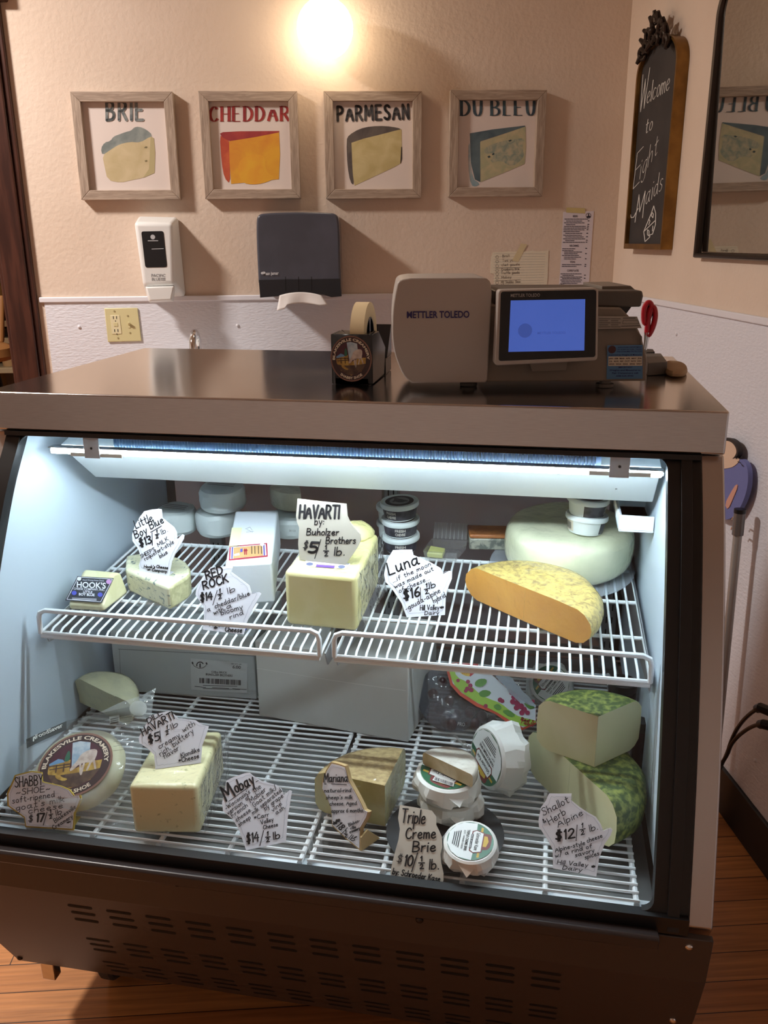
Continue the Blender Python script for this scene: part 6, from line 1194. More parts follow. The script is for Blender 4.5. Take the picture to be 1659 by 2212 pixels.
ob('printed_band', mb, [clear('dark band film', (0.30, 0.30, 0.27, 1), 0.2, 0.03, 0.3, (0.10, 0.10, 0.09, 1)), clear('grey band film', (0.62, 0.62, 0.58, 1), 0.2, 0.03, 0.2, (0.3, 0.3, 0.28, 1)), clear('pale patch film', (0.9, 0.9, 0.86, 1), 0.2, 0.03, 0.35, (0.7, 0.7, 0.64, 1)), mat('pale bag print', S(206, 206, 198), 0.6)], t, norm=False)
bc = bp(163, 1652); ex = (bp(241, 1652) - bc).normalized(); ey = nb.cross(ex); R_ = (bp(241, 1652) - bc).length
cs_, sn_ = math.cos(0.12), math.sin(0.12)
mb = MB(); badge(mb, lambda x, y, l: bc + ex * R_ * (x * cs_ - y * sn_) + ey * R_ * (x * sn_ + y * cs_) + nb * (0.0012 + 0.00012 * l)); ob('round_badge', mb, BADGE, t, norm=False)
# second bagged cheese behind it
c = RACK(222, 1556); mb = MB(); fr = frame_at(c + Z * 0.001, V((0.25, -0.15, 1))); sector(mb, fr, 0.066, 0.060, math.radians(-10), math.radians(170), 0.012, bulge=0.003); crumple(mb, 0.003, 22, 8); low = min(v.z for v in mb.v); mb.v = [V((max(v.x, 0.058), v.y, v.z + LOZ + 0.001 - low)) for v in mb.v]
tag(ob('half_cheese', mb, [wrapmat('cloudy wrapped cheese', S(206, 204, 166), S(192, 190, 158), 16)] * 2, bevel=0.003), 'cloudy wrapped half cheese standing behind the vacuum bag', 'cheese')
t = thing('film_flap', 'loose cloudy film leaning on the left wall behind the vacuum bag', 'wrap', RACK(170, 1570)); pl = PY(0.165); mb = MB(); fq = [pl(u, v) for u, v in ((112, 1560), (250, 1560), (235, 1478), (92, 1465))]
mb.grid(lambda u, v: fq[0].lerp(fq[1], u).lerp(fq[3].lerp(fq[2], u), v) + mnoise.noise_vector(V((u * 5, v * 5, 9))) * 0.008, 14, 10); mb.v = [V((max(v_.x, 0.06), v_.y, max(v_.z, LOZ + 0.002))) for v_ in mb.v]; ob('film', mb, clear('cloudy film', (0.9, 0.9, 0.9, 1), 0.2, 0.05, 0.4, (0.75, 0.72, 0.7, 1)), t)
# dill block
DILL = wrapmat('dill flecked cheese', S(224, 216, 168), S(160, 158, 108), 90, 0.62, 0.72, cb=(24, 0.6, 0.006), dist=0)
P = [RACK(287, 1804), RACK(432, 1806)]; h = 0.086; bt_ = PZ(LOZ + h)(479, 1578); dv = bt_ - Z * h - P[1]; P += [P[1] + dv, P[0] + dv * 0.98]; P = [p + Z * 0.0006 for p in P]; q = [p + Z * h for p in P]; q[0] += V((-0.004, 0.009, 0)); q[1] += V((-0.002, 0.009, 0)); P[0] += V((0, 0.003, 0)); P[1] += V((0, 0.003, 0))
mb = MB(); mb.hexa(P + q); t = thing('dill_block', 'long pale block flecked with dill in clear wrap', 'cheese', sum(P, V()) / 4); ob('cheese', mb, DILL, t, bevel=0.008, seg=4); DTOP = Pl(q[0], Z)
mb = MB(); wq = [q[1] + V((0.002, 0, 0)), q[2] + V((0.004, 0.004, 0)), P[2] + V((0.008, 0.006, 0.003)), P[1] + V((0.004, -0.002, 0.002))]; mb.grid(lambda u, v: wq[0].lerp(wq[1], u).lerp(wq[3].lerp(wq[2], u), v) + mnoise.noise_vector(V((u * 8, v * 5, 2))) * 0.003 + V((0.004, 0, 0)), 18, 8); ob('wrap_fold', mb, FILM, t)
# quarter wheel with brown rind
MR = wrapmat('ridged brown rind', S(190, 166, 116), S(150, 126, 82), 30, 0.35, 0.65, cb=(24, 0.5, 0.006), stretch=(3.2, -4.5, 1), bump=(60, 0.5, 0.003), dist=0.2); MP = wrapmat('pale green paste', S(196, 190, 138), S(180, 172, 118), 14, cb=(24, 0.7, 0.006))
ap = RACK(832, 1786); h = 0.078; R1_ = PZ(LOZ + h)(878, 1604) - Z * h - ap; L1_ = PZ(LOZ + h)(690, 1668) - Z * h - ap; r = (R1_.length + L1_.length) / 2
mb = MB(); fr = lambda x, y, z: ap + Z * 0.0006 + V((x, y, z)); sector(mb, fr, r, h, math.atan2(R1_.y, R1_.x), math.atan2(L1_.y, L1_.x), 0.016, 30, bulge=0.002); t = thing('quarter_cheese', 'quarter wheel with ridged brown rind in clear wrap', 'cheese', ap + (R1_ + L1_) / 3); ob('cheese', mb, [MR, MP], t, bevel=0.003, ang=50)
# black plate
c = RACK(961, 1803); r = (RACK(1090, 1803) - RACK(836, 1803)).length / 2
mb = MB(); mb.lathe([(r * 0.55, 0.0006), (r * 0.85, 0.001), (r, 0.0045), (r, 0.006), (r * 0.85, 0.0042), (r * 0.001, 0.0035)], c, 56); tag(ob('black_plate', mb, mat('matte black plate', S(38, 38, 40), 0.5)), 'round matte black plate under the wrapped brie cheeses', 'plate'); PLC = c.copy()
# wrapped brie rounds
BRW = mat('crumpled white paper', S(230, 230, 224), 0.55, bump=(26, 0.35, 0.004), coat=0.15); GRN = mat('green label', S(38, 98, 66), 0.4); LBL = [GRN, mat('white brie label', S(230, 232, 230), 0.45), INK, mat('label gold', S(200, 164, 60), 0.5), mat('label red brown', S(112, 44, 40), 0.5), mat('pale green label', S(110, 170, 124), 0.45)]
def brie(label, tcn, n, r, h, seed, rot=0.0, lift_to=None, full=True):
    n = n.normalized(); c = tcn - n * h; fr = frame_at(c, n); mb = MB(); rings = []
    for i in range(41):
        a = 2 * math.pi * i / 40; pk = 1 + 0.035 * math.sin(a * 5 + seed) + 0.03 * math.sin(a * 9 + seed * 2); rings.append([fr(q * pk_ * math.cos(a), q * pk_ * math.sin(a), z) for q, pk_, z in ((0.001, 1, 0.001), (r * 0.7, 1, 0.0), (r * 0.98, pk, 0.002), (r * 1.07, pk, h * 0.3), (r * 1.05, pk, h * 0.6), (r * 0.99, 1, h * 0.93), (r * 0.9, 1, h), (r * 0.5, 1, h), (0.001, 1, h))])
    mb.loft(rings, cap=False, closed=False); top0 = len(mb.v); crumple(mb, 0.007, 60, seed, lambda v: (v - c).dot(n) > h * 0.9 or False)
    if lift_to is not None:
        low = min(v.z for v in mb.v); d = Z * (lift_to + 0.0008 - low); mb.v = [v + d for v in mb.v]; c = c + d
    t = thing('wrapped_brie', label, 'cheese', c, 'paper wrapped brie rounds'); ob('wrap', mb, BRW, t, ang=16); fr = frame_at(c, n); cs, sn = math.cos(rot), math.sin(rot)
    fn = lambda x, y, l: fr(r * 0.86 * (x * cs - y * sn), r * 0.86 * (x * sn + y * cs), h + 0.0010 + 0.00012 * l)
    mb = MB(); circ = lambda q: [(q * math.cos(i * 0.1745), q * math.sin(i * 0.1745)) for i in range(36)]
    pg = lambda p, k, l: mb.add([fn(x, y, l) for x, y in p], [tuple(range(len(p)))], k)
    pg(circ(1), 0, 0); pg([(-0.98, 0.18), (-0.6, 0.2), (-0.55, 0.3), (0.55, 0.3), (0.6, 0.2), (0.98, 0.18), (0.92, -0.4), (0.7, -0.72), (0.3, -0.95), (-0.3, -0.95), (-0.7, -0.72), (-0.92, -0.4)], 1, 1)
    pg([(-0.8, 0.38), (0.8, 0.38), (0.78, 0.48), (-0.78, 0.48)], 3, 1); pg(sm([(-0.5, 0.86), (-0.2, 0.9), (0.3, 0.86), (0.4, 0.5), (-0.5, 0.5)], 1, True), 4, 1); pg([(-0.36, 0.7), (-0.1, 0.78), (0.2, 0.7), (0.2, 0.55), (-0.36, 0.55)], 3, 2)
    pg([(-0.62, 0.2), (-0.52, 0.56), (0.52, 0.56), (0.62, 0.2), (0.52, 0.02), (-0.52, 0.02)], 4, 3); pg([(-0.57, 0.2), (-0.48, 0.51), (0.48, 0.51), (0.57, 0.2), (0.48, 0.07), (-0.48, 0.07)], 1, 4); pg([(-0.36, 0.1), (-0.36, 0.0), (0.4, 0.0), (0.4, 0.1)], 2, 5)
    tx = lambda s_, x0, x1, y, hh, l=6, k=2, b_=0.01: printed(mb, s_, lambda x, yy: fn(lerp(x0, x1, x), y + yy * hh, l), b_, k)
    tx('Schroeder Kase', -0.46, 0.46, 0.22, 0.17); tx('MAKER OF CHEESE', -0.33, 0.37, 0.02, 0.055, 7, 1)
    tx('TRIPLE CREME BRIE', -0.56, 0.56, -0.2, 0.12, 6, 2, 0.02); tx('SOFT - RIPENED CHEESE', -0.5, 0.5, -0.34, 0.075)
    for i in range(4): ribbons(mb, [[(-0.45 + 0.04 * i, -0.47 - i * 0.085), (0.45 - 0.04 * i, -0.47 - i * 0.085)]], lambda x, y: fn(x, y, 6), 0.018, 2, joint=False)
    for i in range(16): ribbons(mb, [[(0.62 + i * 0.018, -0.5), (0.62 + i * 0.018, -0.3)]] if False else [], lambda x, y: fn(x, y, 6), 0.005, 2)
    ob('label', mb, LBL, t, norm=False)
    for j in range(2):
        a = seed * 2.1 + j * 2.6; mb = MB(); e = [fr(r * q * math.cos(a + da), r * q * math.sin(a + da), z) for q, da, z in ((1.0, -0.34, h * 0.75), (1.26, 0.0, h * 0.42), (1.0, 0.30, h * 0.7), (1.02, 0.05, h * 0.12))]
        if min(p.z for p in e) > LOZ + 0.004: mb.add(e, [(0, 1, 2), (0, 3, 1), (1, 3, 2)]); ob('paper_fold', mb, BRW, t, norm=False, weld=False)
    return t, c, n
PT = LOZ + 0.0045
t1, cc1, _ = brie('paper wrapped brie with its full green label showing, beside the grey card', PZ(LOZ + 0.036)(1014, 1838) + V((0, 0.012, 0)), V((0.0, -0.2, 0.97)), 0.041, 0.030, 1.0, rot=math.radians(-94), lift_to=PT)
tb0 = PZ(PT + 0.036)(974, 1712); t2, cc2, _ = brie('lower paper wrapped brie of the stack on the black plate', tb0, V((0, 0, 1)), 0.051, 0.034, 2.4, rot=1.0, lift_to=PT)
t3, cc3, _ = brie('upper paper wrapped brie of the stack, green label under the cut brie', PZ(PT + 0.073)(967, 1672), V((0.03, -0.05, 1)), 0.052, 0.034, 4.2, rot=math.radians(158), lift_to=PT + 0.0375)
pl = Pl(cc3 + Z * 0.0355, V((0.03, -0.05, 1))); mb = MB(); K9 = (830, 1580, 5.352); cv = lambda u, v: (K9[0] + u / K9[2], K9[1] + v / K9[2])
ppoly(mb, pl, [cv(*p) for p in ((585, 525), (812, 598), (798, 645), (556, 570))], 0, 0.0012)
u = 592
while u < 800: w_ = rnd.choice((3, 5, 8)); dv = (u - 585) * 0.33; ppoly(mb, pl, [cv(u - 4, 534 + dv), cv(u - 4 + w_, 535 + dv), cv(u - 12 + w_, 572 + dv), cv(u - 12, 570 + dv)], 1, 0.0016); u += w_ + rnd.choice((3, 5))
ob('barcode', mb, [mat('barcode white', S(226, 222, 216), 0.5), INK], t3, norm=False)
BH = PT + 0.0375 + 0.042; pz = PZ(BH); A, B = pz(913, 1652), pz(1021, 1702); c, r, a0 = half_from(A, B); mb = MB(); fr = frame_at(c, V((0.0, -0.03, 1))); sector(mb, fr, r, 0.024, a0, a0 - math.pi, 0.005, 30); low = min(v.z for v in mb.v); mb.v = [v + Z * (BH - low) for v in mb.v]
t = thing('half_brie', 'unwrapped half brie in clear film on top of the brie stack', 'cheese', c); ob('cheese', mb, [wrapmat('white bloomy rind', S(214, 210, 198), S(200, 194, 180), 30, cb=(30, 0.7, 0.006)), wrapmat('brie paste', S(206, 188, 150), S(190, 172, 132), 40, cb=(40, 0.4, 0.004), bump=(90, 0.3, 0.002))], t, bevel=0.002, ang=50)
pf = [pz.up(0.024)(u, v) for u, v in ((972, 1610), (985, 1592), (1012, 1612), (1030, 1650), (1015, 1630))]; mb = MB(); mb.grid(lambda u, v: pf[0].lerp(pf[2], u).lerp(pf[1].lerp(pf[3], u), v) + Z * (0.012 * math.sin(3 * v)) + mnoise.noise_vector(V((u * 7, v * 7, 4))) * 0.005, 10, 6); ob('film_twist', mb, FILM, t)
t4, cc4, _ = brie('paper wrapped brie standing on edge, label turned to the left', PZ(LOZ + 0.052)(1050, 1652), V((-0.80, -0.56, 0.16)), 0.055, 0.058, 6.6, rot=math.radians(80), lift_to=LOZ)
t5, cc5, _ = brie('paper wrapped brie behind the green herb quarter, label tilted', PY(0.27)(1190, 1476), V((0.0, -0.8, 0.6)), 0.042, 0.034, 8.8, rot=math.radians(55))
c = V((cc5.x, cc5.y + 0.045, LOZ)); mb = MB(); mb.box((c.x - 0.05, c.y - 0.06, LOZ + 0.001), (c.x + 0.05, c.y + 0.04, max(LOZ + 0.01, cc5.z - 0.036))); tag(ob('carton', mb, CART, bevel=0.002), 'small carton hidden under the rear brie', 'box')
# herb crusted half and quarter wheels
HR = mat('herb rind', S(142, 150, 72), 0.6, col2=S(62, 80, 36), nscale=95, ndet=14, lo=0.34, hi=0.58, dist=0.25, coat=0.35, cbump=(24, 0.4, 0.005)); HPST = wrapmat('pale herb wheel paste', S(224, 220, 178), S(216, 212, 164), 8, coat=0.3, cb=(18, 0.3, 0.004))
A, B = RACK(1142, 1668), RACK(1320, 1843); c, r, a0 = half_from(A, B); h = 0.092; mb = MB(); fr = frame_at(c + Z * 0.0006); sector(mb, fr, r, h, a0, a0 - math.pi, 0.022, 44, bulge=0.008)
t = thing('herb_half_cheese', 'green herb crusted half wheel lying under the quarter', 'cheese', c); ob('cheese', mb, [HR, HPST], t, bevel=0.003, ang=50)
HZ = LOZ + h + 0.0012; ap = PZ(HZ)(1284, 1657); h2 = hgt(ap, 1548); tp = PZ(HZ + h2); R1_ = tp(1377, 1512) - Z * h2 - ap; L1_ = tp(1160, 1505) - Z * h2 - ap; r2 = (R1_.length + L1_.length) / 2
mb = MB(); fr = lambda x, y, z: ap + V((x, y, z)); sector(mb, fr, r2, h2, math.atan2(R1_.y, R1_.x), math.atan2(L1_.y, L1_.x), 0.016, 30, bulge=0.006); t = thing('herb_quarter_cheese', 'green herb crusted quarter resting on the half wheel', 'cheese', ap); ob('cheese', mb, [HR, HPST], t, bevel=0.002, ang=50)
# grapes in their printed bag, with the clear lid behind
nbg = V((0.1, -0.75, 0.66)).normalized(); bo0 = RACK(1000, 1590) + V((0, 0.0, 0.0)); gp = Pl(bo0 + Z * 0.012, nbg)
KG = (870, 1410, 3.016); cv = lambda u, v: (KG[0] + u / KG[2], KG[1] + v / KG[2])
t = thing('plastic_lid', 'round smoky plastic lid leaning behind the grape bag', 'lid', RACK(930, 1590)); c = gp.off(-0.022)(976, 1512); mb = MB(); mb.lathe([(0.066, 0), (0.068, 0.003), (0.066, 0.006), (0.05, 0.012), (0.001, 0.013)], c, 40, nbg); low = min(v.z for v in mb.v); mb.v = [v + Z * max(0, LOZ + 0.001 - low) for v in mb.v]; ob('lid', mb, clear('smoky lid', (0.55, 0.58, 0.64, 1), 0.1, 0.06, 0.25, (0.22, 0.25, 0.3, 1)), t)
GRP = mat('dark red grape', S(58, 36, 42), 0.3, col2=S(78, 44, 50), nscale=30)
gpos = [(935, 1500), (950, 1530), (962, 1560), (955, 1475), (985, 1500), (1000, 1520), (1015, 1540), (985, 1545), (1005, 1568), (1030, 1515), (1040, 1548), (1025, 1570), (970, 1515), (1055, 1525), (975, 1580), (1000, 1490), (1048, 1498), (1062, 1560)]
for i, (u, v) in enumerate(gpos):
    p = gp.off(-0.012 - 0.006 * (i % 3))(u, v); p.z = max(p.z, LOZ + 0.0125); mb = MB(); mb.ball((0, 0, 0), 0.0115, 12, (1, 1, 1.12)); mb.v = [p + q for q in mb.v]; tag(ob('grape', mb, GRP), 'dark red grape inside the clear grape bag', 'grape', 'dark grapes in the clear bag')
t = thing('grape_bag', 'clear grape bag with a green and red printed band', 'bag', RACK(1010, 1590)); gq = [gp(u, v) for u, v in ((930, 1600), (1120, 1600), (1172, 1470), (922, 1435))]
def gbag(u, v):
    p = gq[0].lerp(gq[1], u).lerp(gq[3].lerp(gq[2], u), v); p = p + nbg * (0.012 * math.sin(math.pi * u) * math.sin(math.pi * min(1, v * 1.2))) + mnoise.noise_vector(V((u * 6, v * 6, 5))) * 0.007
    if p.z < LOZ + 0.002: p.z = LOZ + 0.002
    return p
mb = MB(); mb.grid(gbag, 30, 24); ob('film', mb, clear('grape bag film', (0.93, 0.94, 0.94, 1), 0.1, 0.06, 0.10, (0.5, 0.52, 0.56, 1), bump=(34, 1.0, 0.01)), t)
gpb = gp.off(0.017); LIME = mat('lime print', S(150, 186, 66), 0.4); BAGP = [mat('white bag print', S(206, 212, 218), 0.35), LIME, mat('red orange edge', S(190, 70, 44), 0.4), mat('magenta grape print', S(150, 34, 76), 0.4), mat('leaf print', S(86, 136, 56), 0.4), mat('yellow print', S(206, 170, 60), 0.4), mat('red logo print', S(176, 40, 46), 0.4)]
mb = MB(); band = [(275, 75), (350, 62), (490, 72), (540, 110), (600, 160), (700, 250), (790, 300), (868, 335), (868, 465), (780, 505), (680, 455), (600, 398), (480, 350), (370, 278), (310, 210)]
g_ = lambda pts, k, l: ppoly(mb, gpb, [cv(*p) for p in pts], k, 0.0003 * l)
g_(band, 2, 1); g_([(292, 80), (350, 66), (490, 74), (540, 112), (600, 162), (700, 252), (790, 302), (866, 338), (866, 455), (784, 488), (690, 436), (600, 380), (490, 330), (385, 262), (326, 200)], 0, 2)
g_(sm([(292, 80), (330, 90), (350, 160), (420, 190), (500, 270), (560, 300), (640, 330), (700, 380), (760, 420), (866, 440), (866, 458), (784, 488), (690, 436), (600, 380), (490, 330), (385, 262), (326, 200)], 1, True), 1, 3)
g_([(352, 70), (490, 74), (496, 112), (440, 156), (385, 120)], 6, 3); g_(sm([(352, 84), (390, 82), (432, 120), (440, 156), (400, 150), (360, 120)], 1, True), 5, 4)
for i in range(4): pline(mb, gpb, [cv(362 + i * 14, 96 + i * 4), cv(392 + i * 12, 140)], 0.4, 6, 0.0016)
for u, v, r in ((425, 190, 14), (440, 215, 15), (420, 236, 15), (446, 244, 15), (410, 250, 12), (318, 104, 16), (360, 182, 12), (540, 348, 14), (634, 308, 16), (648, 316, 14), (708, 262, 16), (722, 290, 16), (742, 276, 16), (750, 300, 18), (716, 320, 18), (744, 330, 20), (770, 350, 20), (740, 360, 18), (790, 372, 20), (776, 392, 18), (812, 392, 16), (760, 300, 14), (848, 318, 12)):
    mb.add([gpb(*cv(u + r * math.cos(i * 0.5), v + r * 0.95 * math.sin(i * 0.5)), 0.0018) for i in range(12)], [tuple(range(12))], 3)
for l in ([(470, 190), (500, 170), (545, 172), (548, 200), (510, 226), (470, 220)], [(490, 262), (530, 240), (580, 255), (560, 285), (510, 292)], [(585, 350), (620, 330), (650, 360), (620, 380)], [(640, 380), (690, 370), (740, 410), (700, 425)], [(780, 320), (840, 340), (864, 360), (820, 370)]): g_(sm(l, 1, True), 4, 5)
for tx, a, b in (('Red S', (768, 440), (850, 462)), ('Table', (762, 458), (848, 482))): phand(mb, tx, gpb, cv(*a), cv(*b), 20 / KG[2], 0.8, 6, 0.0022)
ob('printed_band', mb, BAGP, t, norm=False)
mb = MB(); pprint_(mb, 'PRO', gpb, cv(356, 474), cv(404, 480), 24 / KG[2], 0.01, 0, 0.001); ob('lettering', mb, mat('grey bag print', S(190, 192, 196), 0.5), t, norm=False)
mb = MB(); hq = [gpb.off(0.004)(*cv(*p)) for p in ((550, 85), (650, 100), (870, 350), (760, 330))]; mb.grid(lambda u, v: hq[0].lerp(hq[1], u).lerp(hq[3].lerp(hq[2], u), v) + mnoise.noise_vector(V((u * 3, v * 6, 2))) * 0.004, 6, 16); ob('handle_fold', mb, clear('blue white film', (0.85, 0.9, 0.95, 1), 0.15, 0.06, 0.45, (0.62, 0.72, 0.82, 1)), t)
# jars with black lids at the right back
for i, (u, v, y, lab) in enumerate(((1346, 1470, 0.16, 'jar with black lid at the right back, behind the herb quarter'), (1384, 1556, 0.05, 'low jar with black lid between the herb quarter and the right wall'))):
    top_ = PY(y)(u, v); hh = top_.z - LOZ; t = thing('jar', lab, 'jar', (top_.x, y, LOZ)); r = 0.026 if i == 0 else 0.014
    mb = MB(); mb.lathe([(r * 0.9, 0.0008), (r, 0.004), (r, hh - 0.024), (r * 0.9, hh - 0.018)], (top_.x, y, LOZ), 24); ob('glass', mb, mat('dark jam glass', S(52, 26, 32), 0.15), t)
    mb = MB(); mb.lathe([(r * 0.98, hh - 0.018), (r * 1.02, hh - 0.016), (r * 1.02, hh - 0.002), (r * 0.95, hh), (0.001, hh)], (top_.x, y, LOZ), 28); ob('lid', mb, BLACK, t)
# ------------------------------------------------------------------ signs on the rack
sign('white map-shaped sign with a yellow edge in front of the vacuum bag', K3, [(190, 1130), (180, 1060), (55, 970), (50, 880), (95, 780), (110, 740), (230, 710), (310, 720), (315, 790), (450, 820), (520, 850), (560, 900), (600, 890), (608, 920), (585, 980), (560, 1030), (550, 1152)], RACK, (190, 1130), (550, 1152), 30,
     [('SHABBY', 116, 832, 322, 812, 78, 1.1), ('~SHOE~', 126, 892, 376, 860, 52, 0.9), ('soft-ripened', 96, 952, 412, 902, 52, 0.85), ("goat's milk", 122, 1008, 482, 938, 54, 0.85), ('cheese', 214, 1028, 472, 985, 50, 0.85), ('$', 214, 1090, 246, 1088, 60, 1.0), ('17', 274, 1088, 330, 1086, 62, 2.0), ('/', 325, 1105, 362, 1095, 85, 0.9), ('lb', 424, 1042, 466, 1025, 45, 0.9), ('Blakesville', 416, 1098, 572, 985, 38, 0.8), ('Creamery', 402, 1148, 548, 1058, 36, 0.8), ('*', 502, 1108, 528, 1100, 28, 1.0)],
     extra=lambda mb, pl, cv, half, ln: half(368, 1062, 58, 0.9), edge=mat('mustard card', S(190, 164, 66), 0.7), thick=0.004, foot=strut(mat('mustard card', S(190, 164, 66), 0.7), 0.03))
sign('white map-shaped dill sign standing on the dill block', K3, [(1160, 697), (1150, 590), (1100, 540), (1040, 500), (1035, 460), (1090, 360), (1115, 300), (1190, 278), (1260, 262), (1300, 285), (1330, 315), (1460, 330), (1510, 365), (1560, 375), (1540, 440), (1510, 520), (1500, 650)], DTOP.up(0.0005), (1160, 697), (1500, 652), 34,
     [('DILL', 1108, 356, 1212, 286, 38, 1.1), ('HAVARTI', 1070, 448, 1302, 318, 58, 1.3), ('$5', 1110, 505, 1196, 478, 62, 1.5), ('/', 1198, 488, 1222, 472, 75, 0.9), ('lb', 1285, 402, 1332, 370, 48, 0.9), ('creamy', 1190, 548, 1345, 455, 46, 0.85), ('with', 1370, 422, 1456, 368, 46, 0.85), ('rich, buttery', 1200, 602, 1448, 424, 50, 0.85), ('flavor', 1226, 622, 1338, 552, 46, 0.85), ('Klondike', 1355, 612, 1492, 562, 40, 0.9), ('*Cheese', 1336, 650, 1486, 612, 40, 1.0)],
     extra=lambda mb, pl, cv, half, ln: half(1234, 440, 62, 0.9, -0.5), foot=strut(BLACK, 0.02))
K4 = (470, 1600, 4.608)
sign('white map-shaped sign standing alone on the bare rack', K4, [(285, 1090), (215, 890), (150, 780), (55, 700), (45, 620), (75, 480), (85, 400), (150, 365), (265, 325), (320, 315), (350, 345), (440, 400), (590, 440), (640, 480), (660, 540), (720, 490), (742, 500), (700, 760), (680, 1008)], RACK, (285, 1090), (680, 1008), 38,
     [('M', 88, 600, 172, 545, 150, 2.4), ('obay', 186, 520, 372, 425, 120, 1.7), ('-Wisconsin\'s', 86, 690, 326, 520, 48, 0.8), ('the', 362, 520, 436, 470, 60, 0.8), ('version', 106, 738, 250, 632, 50, 0.8), ('of', 286, 598, 322, 575, 56, 0.8), ('French', 150, 768, 300, 655, 52, 0.8), ('Mobier', 332, 620, 484, 500, 60, 0.8), ('cheese.', 190, 808, 342, 695, 50, 0.8), ('Goat milk/', 362, 665, 592, 480, 56, 0.8), ('sheep', 216, 856, 332, 775, 50, 0.8), ('milk separated', 356, 738, 640, 505, 52, 0.8), ('by grape', 476, 695, 656, 560, 52, 0.8), ('vine', 550, 710, 642, 635, 50, 0.8), ('ash.', 586, 738, 676, 672, 50, 0.8), ('*Carr', 366, 788, 512, 752, 50, 0.9), ('Valley', 432, 835, 556, 800, 50, 0.9), ('Cheese', 456, 882, 600, 850, 46, 0.9), ('$14', 290, 1018, 410, 1000, 95, 1.5), ('/', 420, 1030, 472, 1015, 130, 1.0), ('lb', 560, 985, 622, 970, 75, 1.2)],
     extra=lambda mb, pl, cv, half, ln: (half(478, 1000, 92, 1.2, -0.1), ln([(110, 605), (310, 462)], 0.7), ln([(380, 412), (406, 396)], 0.7)), foot=strut(mat('blue painters tape', S(52, 66, 150), 0.6), 0.02))
def mfoot(t, pl, cv, a, b, ab, hn):
    pts = [RACK(*cv(p)) for p in ((1425, 1096), (1606, 966))]; up = Z * 0.03; mb = MB(); q0 = b + Z * 0.001; q1 = pts[1] + Z * 0.001; q2 = b.lerp(pts[1], 0.35) + Z * 0.032; mb.prism([q0, q1, q2, q0 + Z * 0.025], ab * 0.003); ob('foot', mb, mat('tan card', S(178, 150, 102), 0.7), t)
sign('white map-shaped sign turned sideways before the brown rind quarter', K4, [(1420, 1095), (1290, 990), (1140, 850), (1130, 680), (1090, 580), (1035, 470), (1040, 410), (1080, 290), (1130, 212), (1200, 228), (1270, 252), (1292, 330), (1310, 400), (1350, 470), (1400, 560), (1440, 640), (1462, 690), (1505, 712), (1490, 770), (1425, 880), (1420, 950)], RACK, (1140, 850), (1420, 1095), 4,
     [('Mariana', 1066, 412, 1302, 406, 92, 1.1), ('natural-rind', 1070, 512, 1336, 508, 46, 0.85), ("sheep's milk", 1086, 580, 1348, 576, 46, 0.85), ('cheese. Aged', 1124, 642, 1390, 636, 46, 0.85), ('approx 6 months.', 1140, 714, 1462, 708, 46, 0.85), ('$18', 1152, 808, 1232, 890, 66, 1.3), ('/', 1238, 925, 1262, 935, 90, 0.9), ('lb', 1312, 972, 1362, 1000, 60, 1.0), ('Blakes-', 1316, 850, 1424, 802, 36, 0.8), ('ville', 1330, 882, 1386, 866, 34, 0.8), ('creamery', 1326, 920, 1424, 878, 34, 0.8), ('*', 1370, 975, 1396, 965, 30, 1.0)],
     extra=lambda mb, pl, cv, half, ln: (half(1268, 945, 66, 0.9, 0.4), ln([(1142, 428), (1292, 436)], 0.8), ln([(1072, 428), (1090, 430)], 0.8)), edge=mat('tan card', S(178, 150, 102), 0.7), thick=0.006, foot=mfoot)
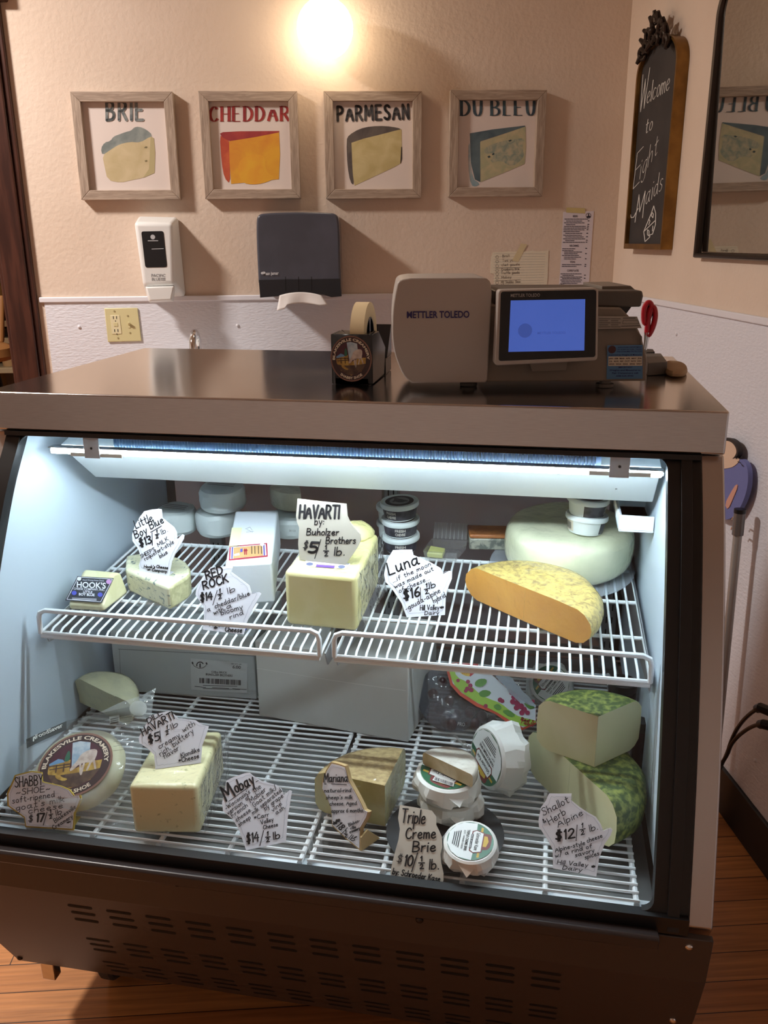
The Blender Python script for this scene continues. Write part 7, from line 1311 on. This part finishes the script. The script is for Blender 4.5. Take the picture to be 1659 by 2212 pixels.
sign('wavy grey card sign in front of the black plate', K9, [(180, 850), (360, 878), (550, 915), (600, 985), (600, 1080), (635, 1150), (665, 1220), (670, 1330), (650, 1420), (660, 1530), (685, 1640), (685, 1720), (650, 1792), (330, 1745), (85, 1688), (70, 1640), (90, 1530), (130, 1370), (165, 1250), (180, 1130), (160, 1000)], PZ(0.556), (85, 1688), (650, 1792), 40,
     [('Triple', 196, 1052, 468, 1072, 165, 1.6), ('Creme', 246, 1242, 592, 1235, 130, 1.6), ('Brie', 328, 1392, 590, 1388, 125, 1.7), ('$', 140, 1515, 200, 1520, 115, 1.0), ('10', 226, 1552, 322, 1560, 130, 1.9), ('/', 318, 1600, 388, 1590, 175, 1.3), ('lb.', 522, 1595, 628, 1592, 120, 1.5), ('by: Schroeder Kase', 95, 1648, 640, 1738, 72, 1.15)],
     m=KRAFT, mapl=False, thick=0.002, extra=lambda mb, pl, cv, half, ln: half(402, 1575, 130, 1.4, 0.0), foot=strut(KRAFT, 0.012))
sign('white map-shaped herb sign in front of the green half wheel', (1130, 1660, 5.7207), [(370, 1235), (365, 1000), (300, 880), (195, 720), (190, 640), (220, 480), (280, 400), (320, 310), (460, 312), (600, 310), (590, 390), (700, 480), (800, 545), (900, 600), (960, 690), (990, 770), (1080, 735), (1105, 760), (1080, 830), (1010, 930), (940, 1110), (905, 1335)], RACK, (370, 1235), (905, 1335), 30,
     [('Shallot', 252, 585, 572, 420, 112, 1.0), ('Herb', 330, 698, 532, 560, 105, 1.0), ('&', 252, 680, 285, 660, 60, 1.0), ('Alpine', 432, 728, 742, 572, 92, 1.0), ('$12', 402, 890, 640, 852, 120, 1.9), ('/', 652, 875, 688, 868, 185, 1.0), ('lb.', 828, 782, 922, 752, 100, 1.0), ('Alpine-style', 398, 1035, 766, 940, 62, 0.95), ('cheese', 792, 918, 980, 850, 62, 0.95), ('w/ a rind of', 400, 1102, 852, 978, 60, 0.95), ('savory', 645, 1095, 880, 1030, 60, 0.95), ('spices', 766, 1122, 940, 1068, 60, 0.95), ('Hill Valley', 420, 1180, 796, 1215, 62, 0.95), ('Dairy', 486, 1245, 722, 1275, 58, 0.95), ('*', 842, 1235, 882, 1235, 50, 1.4)],
     extra=lambda mb, pl, cv, half, ln: half(704, 812, 128, 1.0), foot=strut(PAPER, 0.02))
